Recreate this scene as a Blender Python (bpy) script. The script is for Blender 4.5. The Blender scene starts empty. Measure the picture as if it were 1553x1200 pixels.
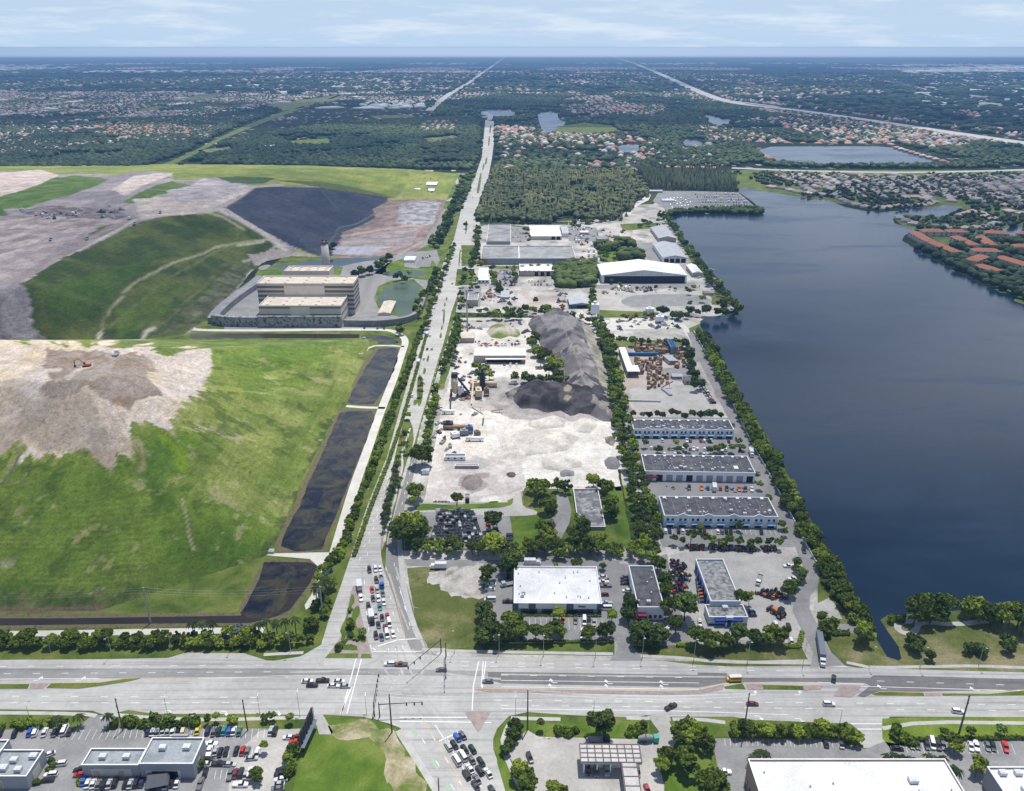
import bpy, math, random
import numpy as np
from mathutils import Vector, Matrix
from mathutils.geometry import tessellate_polygon, delaunay_2d_cdt
R = math.radians
rnd = random.Random(7)
sc = bpy.context.scene
COL = sc.collection
# ------------------------------------------------------------------ camera geometry
H, F, PITCH = 240.0, 1234.0, math.atan((600 - 72) / 1234.0)
CP, SP = math.cos(PITCH), math.sin(PITCH)
def P(px, py, z=0.0):
    """world point at height z seen at photo pixel px, py"""
    u = (px - 776.5) / F; v = -(py - 600) / F
    dy = CP + v * SP; dz = -SP + v * CP
    t = (z - H) / dz
    return Vector((u * t, dy * t, z))
def proj(X, Y, Z):
    """numpy: world to photo pixel"""
    d = Y * CP - (Z - H) * SP
    d = np.maximum(d, 1e-3)
    return 776.5 + F * X / d, 600 - F * (Y * SP + (Z - H) * CP) / d
def zoomed(ox, oy, s):
    return lambda x, y: (ox + x * s, oy + y * s)
# ------------------------------------------------------------------ noise
def vnoise(x, y, seed=0):
    xi = np.floor(x).astype(np.int64); yi = np.floor(y).astype(np.int64)
    xf = x - xi; yf = y - yi
    def h(a, b):
        n = (a * 374761393 + b * 668265263 + seed * 1442695041) & 0xffffffff
        n = ((n ^ (n >> 13)) * 1274126177) & 0xffffffff
        return ((n ^ (n >> 16)) & 0xffff) / 65535.0
    u = xf * xf * (3 - 2 * xf); v = yf * yf * (3 - 2 * yf)
    return (h(xi, yi) * (1 - u) + h(xi + 1, yi) * u) * (1 - v) + (h(xi, yi + 1) * (1 - u) + h(xi + 1, yi + 1) * u) * v
def fbm(x, y, o=4, seed=0):
    s = np.zeros_like(x, dtype=float); a = .5
    for k in range(o):
        s += a * vnoise(x, y, seed + k); x = x * 2.03 + 11; y = y * 2.03 + 7; a *= .5
    return s / (1 - .5 ** o)
def inpoly(px, py, poly):
    c = np.zeros(px.shape, bool); n = len(poly)
    j = n - 1
    for i in range(n):
        xi, yi = poly[i]; xj, yj = poly[j]
        if yi != yj:
            c ^= ((yi > py) != (yj > py)) & (px < (xj - xi) * (py - yi) / (yj - yi) + xi)
        j = i
    return c
# ------------------------------------------------------------------ materials
MATS = {}
def lin(r, g, b):
    f = lambda c: ((c / 255 + .055) / 1.055) ** 2.4 if c > 10 else c / 255 / 12.92
    return (f(r), f(g), f(b))
class NT:
    def __init__(s, name):
        s.m = bpy.data.materials.new(name); s.m.use_nodes = True; s.t = s.m.node_tree
        s.b = s.t.nodes['Principled BSDF']; s.out = s.t.nodes['Material Output']
    def n(s, typ, **kw):
        nd = s.t.nodes.new(typ)
        for k, v in kw.items():
            if k in nd.inputs.keys() if hasattr(nd.inputs, 'keys') else False: nd.inputs[k].default_value = v
            else: setattr(nd, k, v)
        return nd
    def l(s, a, b): s.t.links.new(a, b)
    def pos(s, scale=(1, 1, 1), rot=0):
        g = s.n('ShaderNodeNewGeometry'); mp = s.n('ShaderNodeMapping')
        mp.inputs['Scale'].default_value = scale; mp.inputs['Rotation'].default_value = (0, 0, rot)
        s.l(g.outputs['Position'], mp.inputs['Vector']); return mp.outputs[0]
    def noise(s, vec, scale, detail=5, rough=.6, dist=0):
        nd = s.n('ShaderNodeTexNoise'); nd.inputs['Scale'].default_value = scale; nd.inputs['Detail'].default_value = detail
        nd.inputs['Roughness'].default_value = rough; nd.inputs['Distortion'].default_value = dist
        s.l(vec, nd.inputs['Vector']); return nd.outputs['Fac']
    def ramp(s, fac, stops):
        nd = s.n('ShaderNodeValToRGB'); cr = nd.color_ramp
        while len(cr.elements) < len(stops): cr.elements.new(.5)
        for e, (p, c) in zip(cr.elements, stops):
            e.position = p; e.color = (*c, 1) if not isinstance(c, (int, float)) else (c, c, c, 1)
        s.l(fac, nd.inputs[0]); return nd.outputs[0]
    def mix(s, fac, a, b, mode='MIX'):
        nd = s.n('ShaderNodeMix'); nd.data_type = 'RGBA'; nd.blend_type = mode
        for i, v in ((0, fac), (6, a), (7, b)):
            if isinstance(v, bpy.types.NodeSocket): s.l(v, nd.inputs[i])
            elif i == 0: nd.inputs[0].default_value = v
            else: nd.inputs[i].default_value = (*v, 1) if len(v) == 3 else v
        return nd.outputs[2]
    def done(s, col, rough=.9, bump=None, bstr=.3, bdist=.1, spec=.2):
        if isinstance(col, bpy.types.NodeSocket): s.l(col, s.b.inputs['Base Color'])
        else: s.b.inputs['Base Color'].default_value = (*col, 1)
        s.b.inputs['Roughness'].default_value = rough
        s.b.inputs['Specular IOR Level'].default_value = spec
        if bump is not None:
            bp = s.n('ShaderNodeBump'); bp.inputs['Strength'].default_value = bstr; bp.inputs['Distance'].default_value = bdist
            s.l(bump, bp.inputs['Height']); s.l(bp.outputs[0], s.b.inputs['Normal'])
        return s.m
def noisy(name, c1, c2, scale=.2, c3=None, rough=.9, fine=3.0, fstr=.35, stretch=(1, 1, 1), rot=0, lo=.35, hi=.65, bump=.15):
    """two or three colours in large soft patches, broken up by a finer grain"""
    if name in MATS: return MATS[name]
    t = NT(name); v = t.pos(stretch, rot); v0 = t.pos()
    a = t.noise(v, scale, 6, .65, .4)
    st = [(lo, c1), (hi, c2)]
    if c3: st = [(lo, c1), ((lo + hi) / 2, c2), (hi, c3)]
    c = t.ramp(a, st)
    g = t.noise(v0, fine, 4, .7)
    gg = t.ramp(g, [(.25, 1 - fstr), (.75, 1 + fstr * .6)])
    c = t.mix(1.0, c, gg, 'MULTIPLY')
    MATS[name] = t.done(c, rough, g, bump, .3); return MATS[name]
def plain(name, c, rough=.7, metal=0, var=.12, scale=.6, spec=.3):
    if name in MATS: return MATS[name]
    t = NT(name); g = t.noise(t.pos(), scale, 6, .7)
    k = t.ramp(g, [(.3, 1 - var), (.7, 1 + var)])
    t.b.inputs['Metallic'].default_value = metal
    MATS[name] = t.done(t.mix(1.0, c, k, 'MULTIPLY'), rough, spec=spec); return MATS[name]
def vcol(name, fine=1.0, fstr=.3, rough=.95, bump=.3, streak=None, bdist=.4):
    """colour painted per vertex (attribute Col), grain on top"""
    if name in MATS: return MATS[name]
    t = NT(name); a = t.n('ShaderNodeVertexColor'); a.layer_name = 'Col'
    g = t.noise(t.pos(), fine, 5, .7); c = t.mix(1.0, a.outputs[0], t.ramp(g, [(.25, 1 - fstr), (.75, 1 + fstr)]), 'MULTIPLY')
    g2 = t.noise(t.pos(), fine * .07, 4, .6); c = t.mix(1.0, c, t.ramp(g2, [(.3, .85), (.7, 1.15)]), 'MULTIPLY'); g4 = t.noise(t.pos(), fine * .3, 6, .8, .8); c = t.mix(1.0, c, t.ramp(g4, [(.34, 1 - fstr), (.5, 1.), (.66, 1 + fstr * .8)]), 'MULTIPLY')
    if streak:
        g3 = t.noise(t.pos(streak[0], streak[1]), 1.0, 4, .6); c = t.mix(1.0, c, t.ramp(g3, [(.3, .84), (.7, 1.16)]), 'MULTIPLY')
    MATS[name] = t.done(c, rough, g, bump, bdist); return MATS[name]
def objcol(name, rough=.35, metal=0., coat=0., spec=.5, var=0.):
    if name in MATS: return MATS[name]
    t = NT(name); o = t.n('ShaderNodeObjectInfo'); c = o.outputs['Color']
    if var:
        g = t.noise(t.pos(), .5, 4, .7); c = t.mix(1.0, c, t.ramp(g, [(.3, 1 - var), (.7, 1 + var)]), 'MULTIPLY')
    t.b.inputs['Metallic'].default_value = metal; t.b.inputs['Coat Weight'].default_value = coat
    MATS[name] = t.done(c, rough, spec=spec); return MATS[name]
def foliage(name, dark, light, yellow=None, scale=.35):
    if name in MATS: return MATS[name]
    t = NT(name); o = t.n('ShaderNodeObjectInfo')
    g = t.noise(t.pos(), scale, 4, .7)
    c = t.ramp(g, [(.32, dark), (.68, light)])
    if yellow:
        r = t.ramp(o.outputs['Random'], [(.55, 0.), (1., .75)]); c = t.mix(r, c, yellow)
    k = t.ramp(o.outputs['Random'], [(0., .6), (.5, 1.), (1., 1.45)]); c = t.mix(1.0, c, k, 'MULTIPLY')
    tl = t.n('ShaderNodeBsdfTranslucent'); t.l(c, tl.inputs[0])
    ms = t.n('ShaderNodeMixShader'); ms.inputs[0].default_value = .25
    t.done(c, .75, spec=.15); t.l(t.b.outputs[0], ms.inputs[1]); t.l(tl.outputs[0], ms.inputs[2]); t.l(ms.outputs[0], t.out.inputs[0])
    MATS[name] = t.m; return t.m
# ------------------------------------------------------------------ objects
def tag(o, label=None, cat=None, group=None, kind=None):
    if label: o['label'] = label
    if cat: o['category'] = cat
    if group: o['group'] = group
    if kind: o['kind'] = kind
    return o
def empty(name, loc, rz, label, cat, group=None):
    o = bpy.data.objects.new(name, None); COL.objects.link(o); o.location = loc; o.rotation_euler = (0, 0, rz)
    o.empty_display_size = 1; return tag(o, label, cat, group)
class MB:
    def __init__(s): s.v = []; s.f = []; s.mi = []
    def add(s, vs, fs, mi=0):
        b = len(s.v); s.v += [tuple(q) for q in vs]
        for f in fs: s.f.append(tuple(b + i for i in f)); s.mi.append(mi)
    def box(s, x0, x1, y0, y1, z0, z1, mi=0, tx=0, ty=0):
        s.add([(x0, y0, z0), (x1, y0, z0), (x1, y1, z0), (x0, y1, z0), (x0 + tx, y0 + ty, z1), (x1 - tx, y0 + ty, z1), (x1 - tx, y1 - ty, z1), (x0 + tx, y1 - ty, z1)],
              [(3, 2, 1, 0), (4, 5, 6, 7), (0, 1, 5, 4), (1, 2, 6, 5), (2, 3, 7, 6), (3, 0, 4, 7)], mi)
    def tube(s, a, b, r0, r1=None, n=8, mi=0, cap=True):
        a = Vector(a); b = Vector(b); r1 = r0 if r1 is None else r1
        d = (b - a).normalized(); u = d.orthogonal().normalized(); w = d.cross(u)
        vs = [a + (u * math.cos(t) + w * math.sin(t)) * r0 for t in [2 * math.pi * k / n for k in range(n)]]
        vs += [b + (u * math.cos(t) + w * math.sin(t)) * r1 for t in [2 * math.pi * k / n for k in range(n)]]
        fs = [(k, (k + 1) % n, n + (k + 1) % n, n + k) for k in range(n)]
        if cap: fs += [tuple(range(n))[::-1], tuple(range(n, 2 * n))]
        s.add(vs, fs, mi)
    def prism(s, prof, x0, x1, mi=0, taper=0):
        """profile of (y, z) extruded along x"""
        n = len(prof); vs = [(x0, y, z) for y, z in prof] + [(x1, y, z) for y, z in prof]
        fs = [(k, (k + 1) % n, n + (k + 1) % n, n + k) for k in range(n)] + [tuple(range(n))[::-1], tuple(range(n, 2 * n))]
        s.add(vs, fs, mi)
    def build(s, name, mats, parent=None, smooth=False):
        me = bpy.data.meshes.new(name); me.from_pydata(s.v, [], s.f)
        if not isinstance(mats, (list, tuple)): mats = [mats]
        for m in mats: me.materials.append(m)
        if len(mats) > 1: me.polygons.foreach_set('material_index', s.mi)
        if smooth: me.polygons.foreach_set('use_smooth', [True] * len(s.f))
        me.update()
        o = bpy.data.objects.new(name, me); COL.objects.link(o)
        if parent is not None: o.parent = parent
        return o
def npmesh(name, V, Fq, mat, cols=None, smooth=False):
    """V (n,3), Fq (m,k) arrays"""
    me = bpy.data.meshes.new(name); k = Fq.shape[1]; m = len(Fq)
    me.vertices.add(len(V)); me.vertices.foreach_set('co', np.ascontiguousarray(V, dtype=np.float32).ravel())
    me.loops.add(m * k); me.loops.foreach_set('vertex_index', np.ascontiguousarray(Fq, dtype=np.int32).ravel())
    me.polygons.add(m); me.polygons.foreach_set('loop_start', np.arange(0, m * k, k, dtype=np.int32))
    if smooth: me.polygons.foreach_set('use_smooth', np.ones(m, bool))
    me.update(calc_edges=True); me.validate()
    if cols is not None:
        at = me.color_attributes.new('Col', 'FLOAT_COLOR', 'POINT')
        c = np.ones((len(V), 4), np.float32); c[:, :3] = cols; at.data.foreach_set('color', c.ravel())
    me.materials.append(mat)
    o = bpy.data.objects.new(name, me); COL.objects.link(o); return o
def rough_edge(pts, amp, step):
    """subdivide a world outline and wobble it"""
    out = []
    n = len(pts)
    for i in range(n):
        a, b = pts[i], pts[(i + 1) % n]; L = (b - a).length; k = max(1, int(L / step))
        for j in range(k):
            q = a.lerp(b, j / k)
            if amp:
                w = np.array([q.x]); y = np.array([q.y])
                q = q + Vector((float(fbm(w / step / 1.7, y / step / 1.7, 3, 3)[0] - .5) * 2 * amp, float(fbm(w / step / 1.7, y / step / 1.7, 3, 9)[0] - .5) * 2 * amp, 0))
            out.append(q)
    return out
def smooth_pts(pts, it=2, closed=True):
    for _ in range(it):
        q = []; n = len(pts)
        rng = range(n) if closed else range(n - 1)
        if not closed: q.append(pts[0])
        for i in rng:
            a, b = pts[i], pts[(i + 1) % n]
            q += [(a[0] * .75 + b[0] * .25, a[1] * .75 + b[1] * .25), (a[0] * .25 + b[0] * .75, a[1] * .25 + b[1] * .75)]
        if not closed: q.append(pts[-1])
        pts = q
    return pts
def sheet(name, px, mat, z=.02, amp=0, step=3, sm=0, up=0, label=None, cat=None, kind='structure', group=None):
    """flat ground sheet from a photo-pixel outline; up > 0 gives it a kerb skirt"""
    if sm: px = smooth_pts(px, sm)
    w = [P(x, y, 0) for x, y in px]
    if amp: w = rough_edge(w, amp, step)
    zz = z + up
    w = [Vector((q.x, q.y, zz)) for q in w]
    tris = tessellate_polygon([w])
    mb = MB(); mb.v = [tuple(q) for q in w]
    for t in tris:
        a, b, c = (w[i] for i in t)
        mb.f.append(tuple(t) if (b - a).cross(c - a).z > 0 else tuple(t)[::-1]); mb.mi.append(0)
    if up:
        n = len(w); mb.v += [(q.x, q.y, 0) for q in w]
        for i in range(n): mb.f.append((i, (i + 1) % n, n + (i + 1) % n, n + i)); mb.mi.append(1)
    o = mb.build(name, [mat, kerb] if up else mat)
    return tag(o, label, cat, group, None if label else kind)
def strip(name, px, width, mat, z=.03, kind='structure', sm=1, label=None, cat=None, taper=None):
    """path of constant width (m) along a photo-pixel line"""
    if sm: px = smooth_pts(px, sm, False)
    w = [P(x, y, 0) for x, y in px]; mb = MB(); vs = []
    for i, q in enumerate(w):
        d = (w[min(i + 1, len(w) - 1)] - w[max(i - 1, 0)]).normalized(); s = Vector((-d.y, d.x, 0)) * width / 2
        vs += [(q + s) + Vector((0, 0, z)), (q - s) + Vector((0, 0, z))]
    mb.add(vs, [(2 * i + 1, 2 * i + 3, 2 * i + 2, 2 * i) for i in range(len(w) - 1)])
    return tag(mb.build(name, mat), label, cat, None, None if label else kind)
def ribbon(mb, pts, width, z):
    for a, b in zip(pts, pts[1:]):
        d = (b - a).normalized(); s = Vector((-d.y, d.x, 0)) * width / 2; k = Vector((0, 0, z))
        mb.add([a - s + k, b - s + k, b + s + k, a + s + k], [(0, 1, 2, 3)])
def walk(pts, step, start=0.):
    """points every step metres along a world polyline, with direction"""
    out = []; d0 = start
    for a, b in zip(pts, pts[1:]):
        L = (b - a).length; d = (b - a).normalized()
        while d0 < L: out.append((a + d * d0, d)); d0 += step
        d0 -= L
    return out
kerb = plain('kerb_concrete', (.42, .41, .39), .8)
# ================================================================== SETTING MATERIALS
def road(name, c1, c2, rot=-.015):
    t = NT(name); v = t.pos((.012, .75, 1), rot)
    c = t.ramp(t.noise(t.pos(), .035, 6, .65, .5), [(.35, c1), (.65, c2)])
    c = t.mix(1., c, t.ramp(t.noise(v, 1., 4, .6, .2), [(.34, .74), (.5, 1.), (.7, 1.06)]), 'MULTIPLY')
    c = t.mix(1., c, t.ramp(t.noise(t.pos(), .4, 5, .75), [(.3, .86), (.6, 1.04)]), 'MULTIPLY')
    MATS[name] = t.done(c, .85); return t.m
m_grass = noisy('verge_grass', (.05, .085, .012), (.10, .14, .022), .06, (.17, .18, .045), fine=1.2, fstr=.35)
m_lawn = noisy('lawn_bright', (.045, .09, .008), (.09, .15, .015), .05, (.16, .2, .04), fine=1.4, fstr=.3)
m_drygrass = noisy('dry_lot_grass', (.055, .085, .014), (.11, .13, .03), .035, (.25, .22, .12), fine=.9, fstr=.35)
m_road = road('worn_light_asphalt', (.35, .345, .33), (.45, .44, .42))
m_roadN = road('main_road_asphalt', (.37, .36, .34), (.48, .465, .44), rot=1.27)
m_roadD = road('dark_asphalt_lane', (.135, .13, .135), (.19, .185, .18))
m_roadM = noisy('mid_asphalt_lane', (.20, .195, .19), (.27, .26, .25), .06, fine=.8, fstr=.12, stretch=(1, .1, 1))
m_lot = noisy('car_park_asphalt', (.20, .20, .20), (.29, .285, .28), .07, fine=.8, fstr=.18)
m_lotL = noisy('pale_concrete_yard', (.33, .32, .30), (.46, .44, .41), .06, fine=.7, fstr=.18)
m_walk = noisy('pavement_concrete', (.38, .37, .35), (.48, .47, .45), .2, fine=1.5, fstr=.12)
m_dirt = noisy('white_shell_track', (.50, .48, .43), (.62, .60, .55), .1, fine=.9, fstr=.18)
m_sand = noisy('pale_yard_ground', (.20, .20, .17), (.40, .38, .35), .035, (.56, .54, .50), fine=.5, fstr=.3)
m_sand2 = noisy('brown_yard_ground', (.28, .24, .21), (.42, .36, .33), .03, (.52, .48, .45), fine=.4, fstr=.25)
m_brick = noisy('red_brick_paving', (.27, .21, .20), (.36, .30, .28), .5, fine=2., fstr=.2)
m_white = plain('road_paint_white', (.72, .72, .70), .6, var=.15)
m_yellow = plain('road_paint_yellow', (.62, .42, .10), .6, var=.15)
m_greenp = noisy('bicycle_lane_green', (.30, .46, .31), (.40, .46, .39), .8)
m_undergrowth = noisy('dark_undergrowth', (.018, .03, .008), (.04, .06, .014), .2, (.07, .095, .02), fine=1.2, fstr=.4)  # mottled dark green for undergrowth and planted ground
m_reed = noisy('dry_reed_bank', (.07, .075, .03), (.16, .12, .075), .35, (.08, .12, .025), fine=1.6, fstr=.4)
# water
def water(name, c, rough, bs, sc, c2=None, ns=.02):
    t = NT(name); b = t.noise(t.pos((1, 2.2, 1), .4), sc, 8, .72)
    b2 = t.noise(t.pos((1, 2.5, 1), .5), .006, 5, .6, .5)
    col = t.ramp(t.noise(t.pos(), ns, 6, .7, .6), [(.42, c), (.6, c2)]) if c2 else t.mix(1., c, t.ramp(b2, [(.3, .75), (.7, 1.4)]), 'MULTIPLY')
    m = t.done(col, rough, b, bs, .3, .4); t.b.inputs['IOR'].default_value = 1.26
    t.l(t.ramp(b2, [(.3, rough * .5), (.5, rough), (.62, rough * 1.9)]), t.b.inputs['Roughness'])
    return m
m_lake = water('lake_water', (.008, .021, .042), .13, .17, .45)
m_pond = water('weedy_pond_water', (.008, .012, .022), .14, .12, .8, (.055, .05, .028), .075)
m_gpond = water('green_pond_water', (.055, .085, .045), .2, .08, .8)
m_canal = water('brown_canal_water', (.03, .025, .022), .2, .1, .8)
# far ground: canopy, grass and roof-coloured specks beyond the built houses
def far_mat():
    t = NT('far_suburb_ground')
    p = t.pos((.35, 1, 1)); big = t.noise(p, .0011, 7, .62); mid = t.noise(t.pos(), .012, 6, .7)
    c = t.ramp(mid, [(.35, (.010, .018, .010)), (.55, (.022, .034, .017)), (.72, (.06, .075, .03))])
    open_ = t.ramp(t.noise(p, .0007, 5, .6), [(.62, 0.), (.68, 1.)])
    c = t.mix(open_, c, (.09, .11, .05))
    def specks(scale, th, cols, mask):
        nonlocal c
        v = t.n('ShaderNodeTexVoronoi'); v.inputs['Scale'].default_value = scale; v.inputs['Randomness'].default_value = .9; t.l(t.pos((1, .55, .001)), v.inputs['Vector'])
        sep = t.n('ShaderNodeSeparateColor'); t.l(v.outputs['Color'], sep.inputs[0])
        on = t.ramp(sep.outputs[0], [(th, 0.), (th + .01, 1.)]); d = t.ramp(v.outputs['Distance'], [(.28, 1.), (.34, 0.)])
        k = t.mix(1., on, d, 'MULTIPLY'); k = t.mix(1., k, mask, 'MULTIPLY')
        c = t.mix(k, c, t.ramp(sep.outputs[1], cols))
    town = t.ramp(big, [(.40, 0.), (.52, 1.)])
    specks(1 / 24, .50, [(.2, (.25, .21, .2)), (.5, (.42, .30, .24)), (.8, (.45, .44, .43))], town)
    ind = t.ramp(t.noise(p, .0009, 5, .6, .3), [(.56, 0.), (.62, 1.)])
    specks(1 / 75, .62, [(.3, (.5, .5, .5)), (.7, (.7, .7, .7))], ind)
    return t.done(c, .95, spec=.05)
sheet_far = far_mat()
mb = MB(); g = 120000
mb.add([(-g, -2000, -.06), (g, -2000, -.06), (g, g, -.06), (-g, g, -.06)], [(0, 1, 2, 3)])
tag(mb.build('ground', sheet_far), kind='structure')
zA = zoomed(0, 840, .3); zB = zoomed(400, 840, .3); zC = zoomed(760, 840, .3); zD = zoomed(1153, 840, .3)
zE = zoomed(400, 440, 1 / 3); zF = zoomed(760, 440, 1 / 3); zG = zoomed(0, 240, .3); zH = zoomed(340, 240, .2576); zI = zoomed(680, 240, .322)
zJ = zoomed(1100, 240, .2917); zK = zoomed(0, 500, .3); zL = zoomed(600, 830, .1932); zM = zoomed(1000, 620, .2); zN = zoomed(1000, 820, .1803)
zO = zoomed(0, 1060, .1545); zQ = zoomed(230, 1060, .1545); zR = zoomed(480, 830, .14164); zS = zoomed(640, 480, .15); zT = zoomed(630, 630, .1833)
zU = zoomed(500, 50, .3348); zV = zoomed(1000, 50, .3561); zW = zoomed(0, 50, .3348); zX = zoomed(960, 1030, .2318); zY = zoomed(840, 480, .206); zZ = zoomed(560, 560, .2667)
def T(z, s):
    v = [float(q) for q in s.replace(',', ' ').split()]
    return [z(v[i], v[i + 1]) for i in range(0, len(v), 2)]
def px(s): return T(lambda a, b: (a, b), s)
# ---- near land, under everything
LAKE = px('1345 996 1363 1002 1367 999 1363 981 1348 960 1335 940 1345 934 1381 931 1453 926 1513 921 1553 918 1760 905 1760 470 1553 462 1537 456 1546 447 1517 444 1479 427 1444 409 1406 389 1385 376 1368 365 1371 358 1380 352 1409 349 1479 355 1553 358 1640 360 1640 342 1553 342 1520 345 1491 352 1444 352 1392 349 1357 339 1354 332 1374 325 1406 328 1435 329 1450 323 1462 314 1430 311 1422 315 1392 317 1368 316 1362 320 1322 322 1281 314 1257 304 1217 300 1167 291 1126 285 1118 290 1140 305 1160 322 1152 327 1100 325 1040 325 1015 326 1013 332 1025 353 1066 395 1102 440 1121 465 1120 478 1073 480 1062 487 1062 495 1082 530 1104 563 1127 607 1157 652 1180 690 1204 738 1228 786 1258 838 1275 864 1293 906 1314 936 1327 966')
sheet('grassy_land', px('-900 1500 2600 1500 2600 1000 -900 1000'), m_grass, -.03); sheet('grassy_land', px('-900 1003 1420 1003 1300 800 1100 480 1000 262 640 262 560 300 300 480 -500 560'), m_grass, -.034); sheet('grassy_land', px('1000 262 1118 290 1300 312 1780 330 1780 258 1120 258'), m_grass, -.038); sheet('grassy_land', px('1354 330 1380 352 1500 345 1640 342 1640 316 1470 306 1400 316'), m_grass, -.042); sheet('grassy_land', px('1366 350 1400 346 1760 350 1760 480 1553 466'), m_grass, -.046)
sheet('park_lawn', px('1250 1016 1248 990 1280 930 1330 920 1450 925 1560 915 2000 890 2000 1040'), m_drygrass, .0)
sheet('lake', LAKE, m_lake, .02, kind='structure')
# industrial strip base between main road and the lake road
sheet('industrial_ground', px('760 262 1000 262 1010 330 1050 400 1110 470 1040 500 1100 600 1180 720 1240 830 1240 1000 1230 1008 930 1000 670 995 640 975 615 880 604 790 640 640 690 480 715 350 735 270'), m_sand, -.015)
# ---- Sample cross road and the north-south road
ROADX = px('-500 1003 0 1001 150 1000 255 998 282 990 370 991 405 1002 440 1003 461 993 487 978 505 990 540 997 563 998 650 985 672 995 760 997 930 999 972 1001 1010 1003 1050 1008 1110 1011 1229 1011 1282 1010 1300 1013 1553 1020 2100 1030 2100 1096 1553 1088 1350 1087 1338 1100 1345 1130 1310 1135 1290 1106 1240 1098 1150 1093 1110 1087 1018 1087 980 1085 960 1088 870 1085 800 1080 772 1086 735 1125 600 1100 550 1087 490 1084 480 1090 468 1085 400 1083 235 1083 195 1077 160 1085 140 1078 0 1076 -500 1074')
sheet('cross_road', ROADX, m_road, .02)
MAINW = px('487 978 499 939 517 888 532 843 557 767 587 693 607 620 630 540 647 485 672 400 688 364 697 328 701 307 719 273 731 238 734 204 736 182 749 184 749 217 746 241 740 271 726 307 721 328 716 353 711 395 698 436 685 472 672 523 667 537 647 607 630 667 623 693 618 740 607 777 600 807 605 840 613 862 614 876 619 906 628 939 637 963 649 984 670 994 660 1010 480 1010 470 994')
sheet('main_road', MAINW, m_roadN, .024)
sheet('south_road', px('568 1089 560 1060 700 1060 769 1084 756 1100 748 1120 748 1137 772 1200 830 1330 740 1330 658 1200 628 1140 607 1104'), m_road, .024)
# right-turn slip lane on the north-west corner
sheet('slip_lane', px('405 1004 461 995 478 987 490 975 503 965 490 1010 420 1012'), m_road, .028)
# darker lanes
sheet('dark_lane_west', px('-400 1015 0 1014 560 1014 740 1018 740 1026 560 1024 430 1024 340 1028 0 1030 -400 1031'), road('lane_asphalt_west', (.23, .225, .22), (.30, .295, .285)), .028)
sheet('dark_lane_east', px('740 1019 1058 1024 1058 1020 1102 1021 1105 1028 1160 1029 1320 1028 1325 1024 1553 1030 2000 1036 2000 1046 1553 1046 1420 1049 1330 1050 1310 1058 1300 1056 1320 1040 1310 1036 1180 1034 1100 1036 1060 1043 760 1037 740 1030'), m_roadD, .028)
sheet('dark_lane_north', px('582 865 584 840 592 800 606 755 617 715 627 690 633 700 622 740 612 775 605 800 604 830 612 870 620 915 632 950 650 985 665 995 625 990 612 960 597 905'), m_roadM, .028)
# ---- medians and islands, kerbed
MED = dict(up=.13)
sheet('median_brick', px('720 1046 735 1045 1020 1049 1060 1047 1098 1038.5 1096 1046 1060 1053 1010 1054 740 1050'), m_brick, .02, up=.12)
sheet('median_grass', px('1098 1042 1126 1037 1131 1046 1100 1045'), m_grass, .03, up=.14)
sheet('median_grass', px('1156 1039 1218 1041 1219 1047 1158 1046'), m_grass, .03, up=.14)
sheet('median_brick', px('1131 1037 1156 1038 1158 1047 1133 1046'), m_brick, .02, up=.12)
sheet('median_brick', px('1219 1040 1248 1040 1245 1046 1219 1048'), m_brick, .02, up=.12)
sheet('median_brick', px('1275 1040 1305 1040 1302 1050 1290 1058 1264 1056'), m_brick, .03, up=.12)
sheet('median_grass', px('1322 1053 1334 1050 1400 1051 1402 1056 1328 1055'), m_grass, .03, up=.14)
sheet('median_brick', px('1402 1051 1426 1051 1428 1056 1404 1056'), m_brick, .02, up=.12)
sheet('median_grass', px('1428 1052 1500 1053 1560 1047 1800 1047 1800 1056 1560 1055 1430 1056'), m_grass, .03, up=.14)
sheet('median_grass', px('70 1044 78 1037 150 1036 190 1030 214 1029 200 1033 150 1041 120 1045'), m_grass, .03, up=.14)
sheet('median_grass', px('-300 1038 45 1038 42 1045 -300 1045'), m_grass, .03, up=.14)
sheet('median_brick', px('47 1037 74 1037 66 1045 44 1045'), m_brick, .02, up=.12)
sheet('traffic_island', T(zB, '1015 797 1150 797 1085 905'), m_brick, .03, up=.13)
sheet('road_median', px('618 634 626 645 628 673 614 707 602 760 592 800 586 823 584.5 862 581.5 862 577 837 579 807 583 763 593 723 603 673 612 640'), m_grass, .03, up=.14, sm=1)
sheet('median_brick', px('578.5 836 584 822 586 800 582 806 578 815'), m_brick, .18)
sheet('median_brick', px('603 706 612 706 610 722 606 728 604 716'), m_brick, .18)
strip('median_footpath', px('583 822 586 800 592 790 594 770 600 757 602 735 607 722 611 706 609 690 615 672 622 650'), 1.3, m_walk, .185, sm=2)
for s in ('634 568 641 571 642 597 638 616 633 616 632 590', '627 607 633 606 633 613 627 616', '649 538 651.5 541 650 549 646 549', '643 557 646.5 560 645 567 641 568', '668 504 670 506 670 513 666 513', '670 493 672 494 671 501 668 501', '673 467 675 470 674 492 671 492', '674 459 676 460 675.5 465 673 465', '676.5 450 679 452 678 456.5 675.5 456',
          '694 410 696 410 695 434 693 434', '697 378 699 378 697 405 695 405', '706 334 709 336 708.5 352 705 352', '728 263 731 262 727 293 722 294', '733 248 735.5 248 733 258 731 258', '743 190 745.5 190 744 203 742 203', '741 207 743.5 207 742 222 740 222', '737 239 739.5 239 738 250 735 250'):
    sheet('median_grass', px(s), m_grass, .03, up=.14, sm=1)
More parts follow.
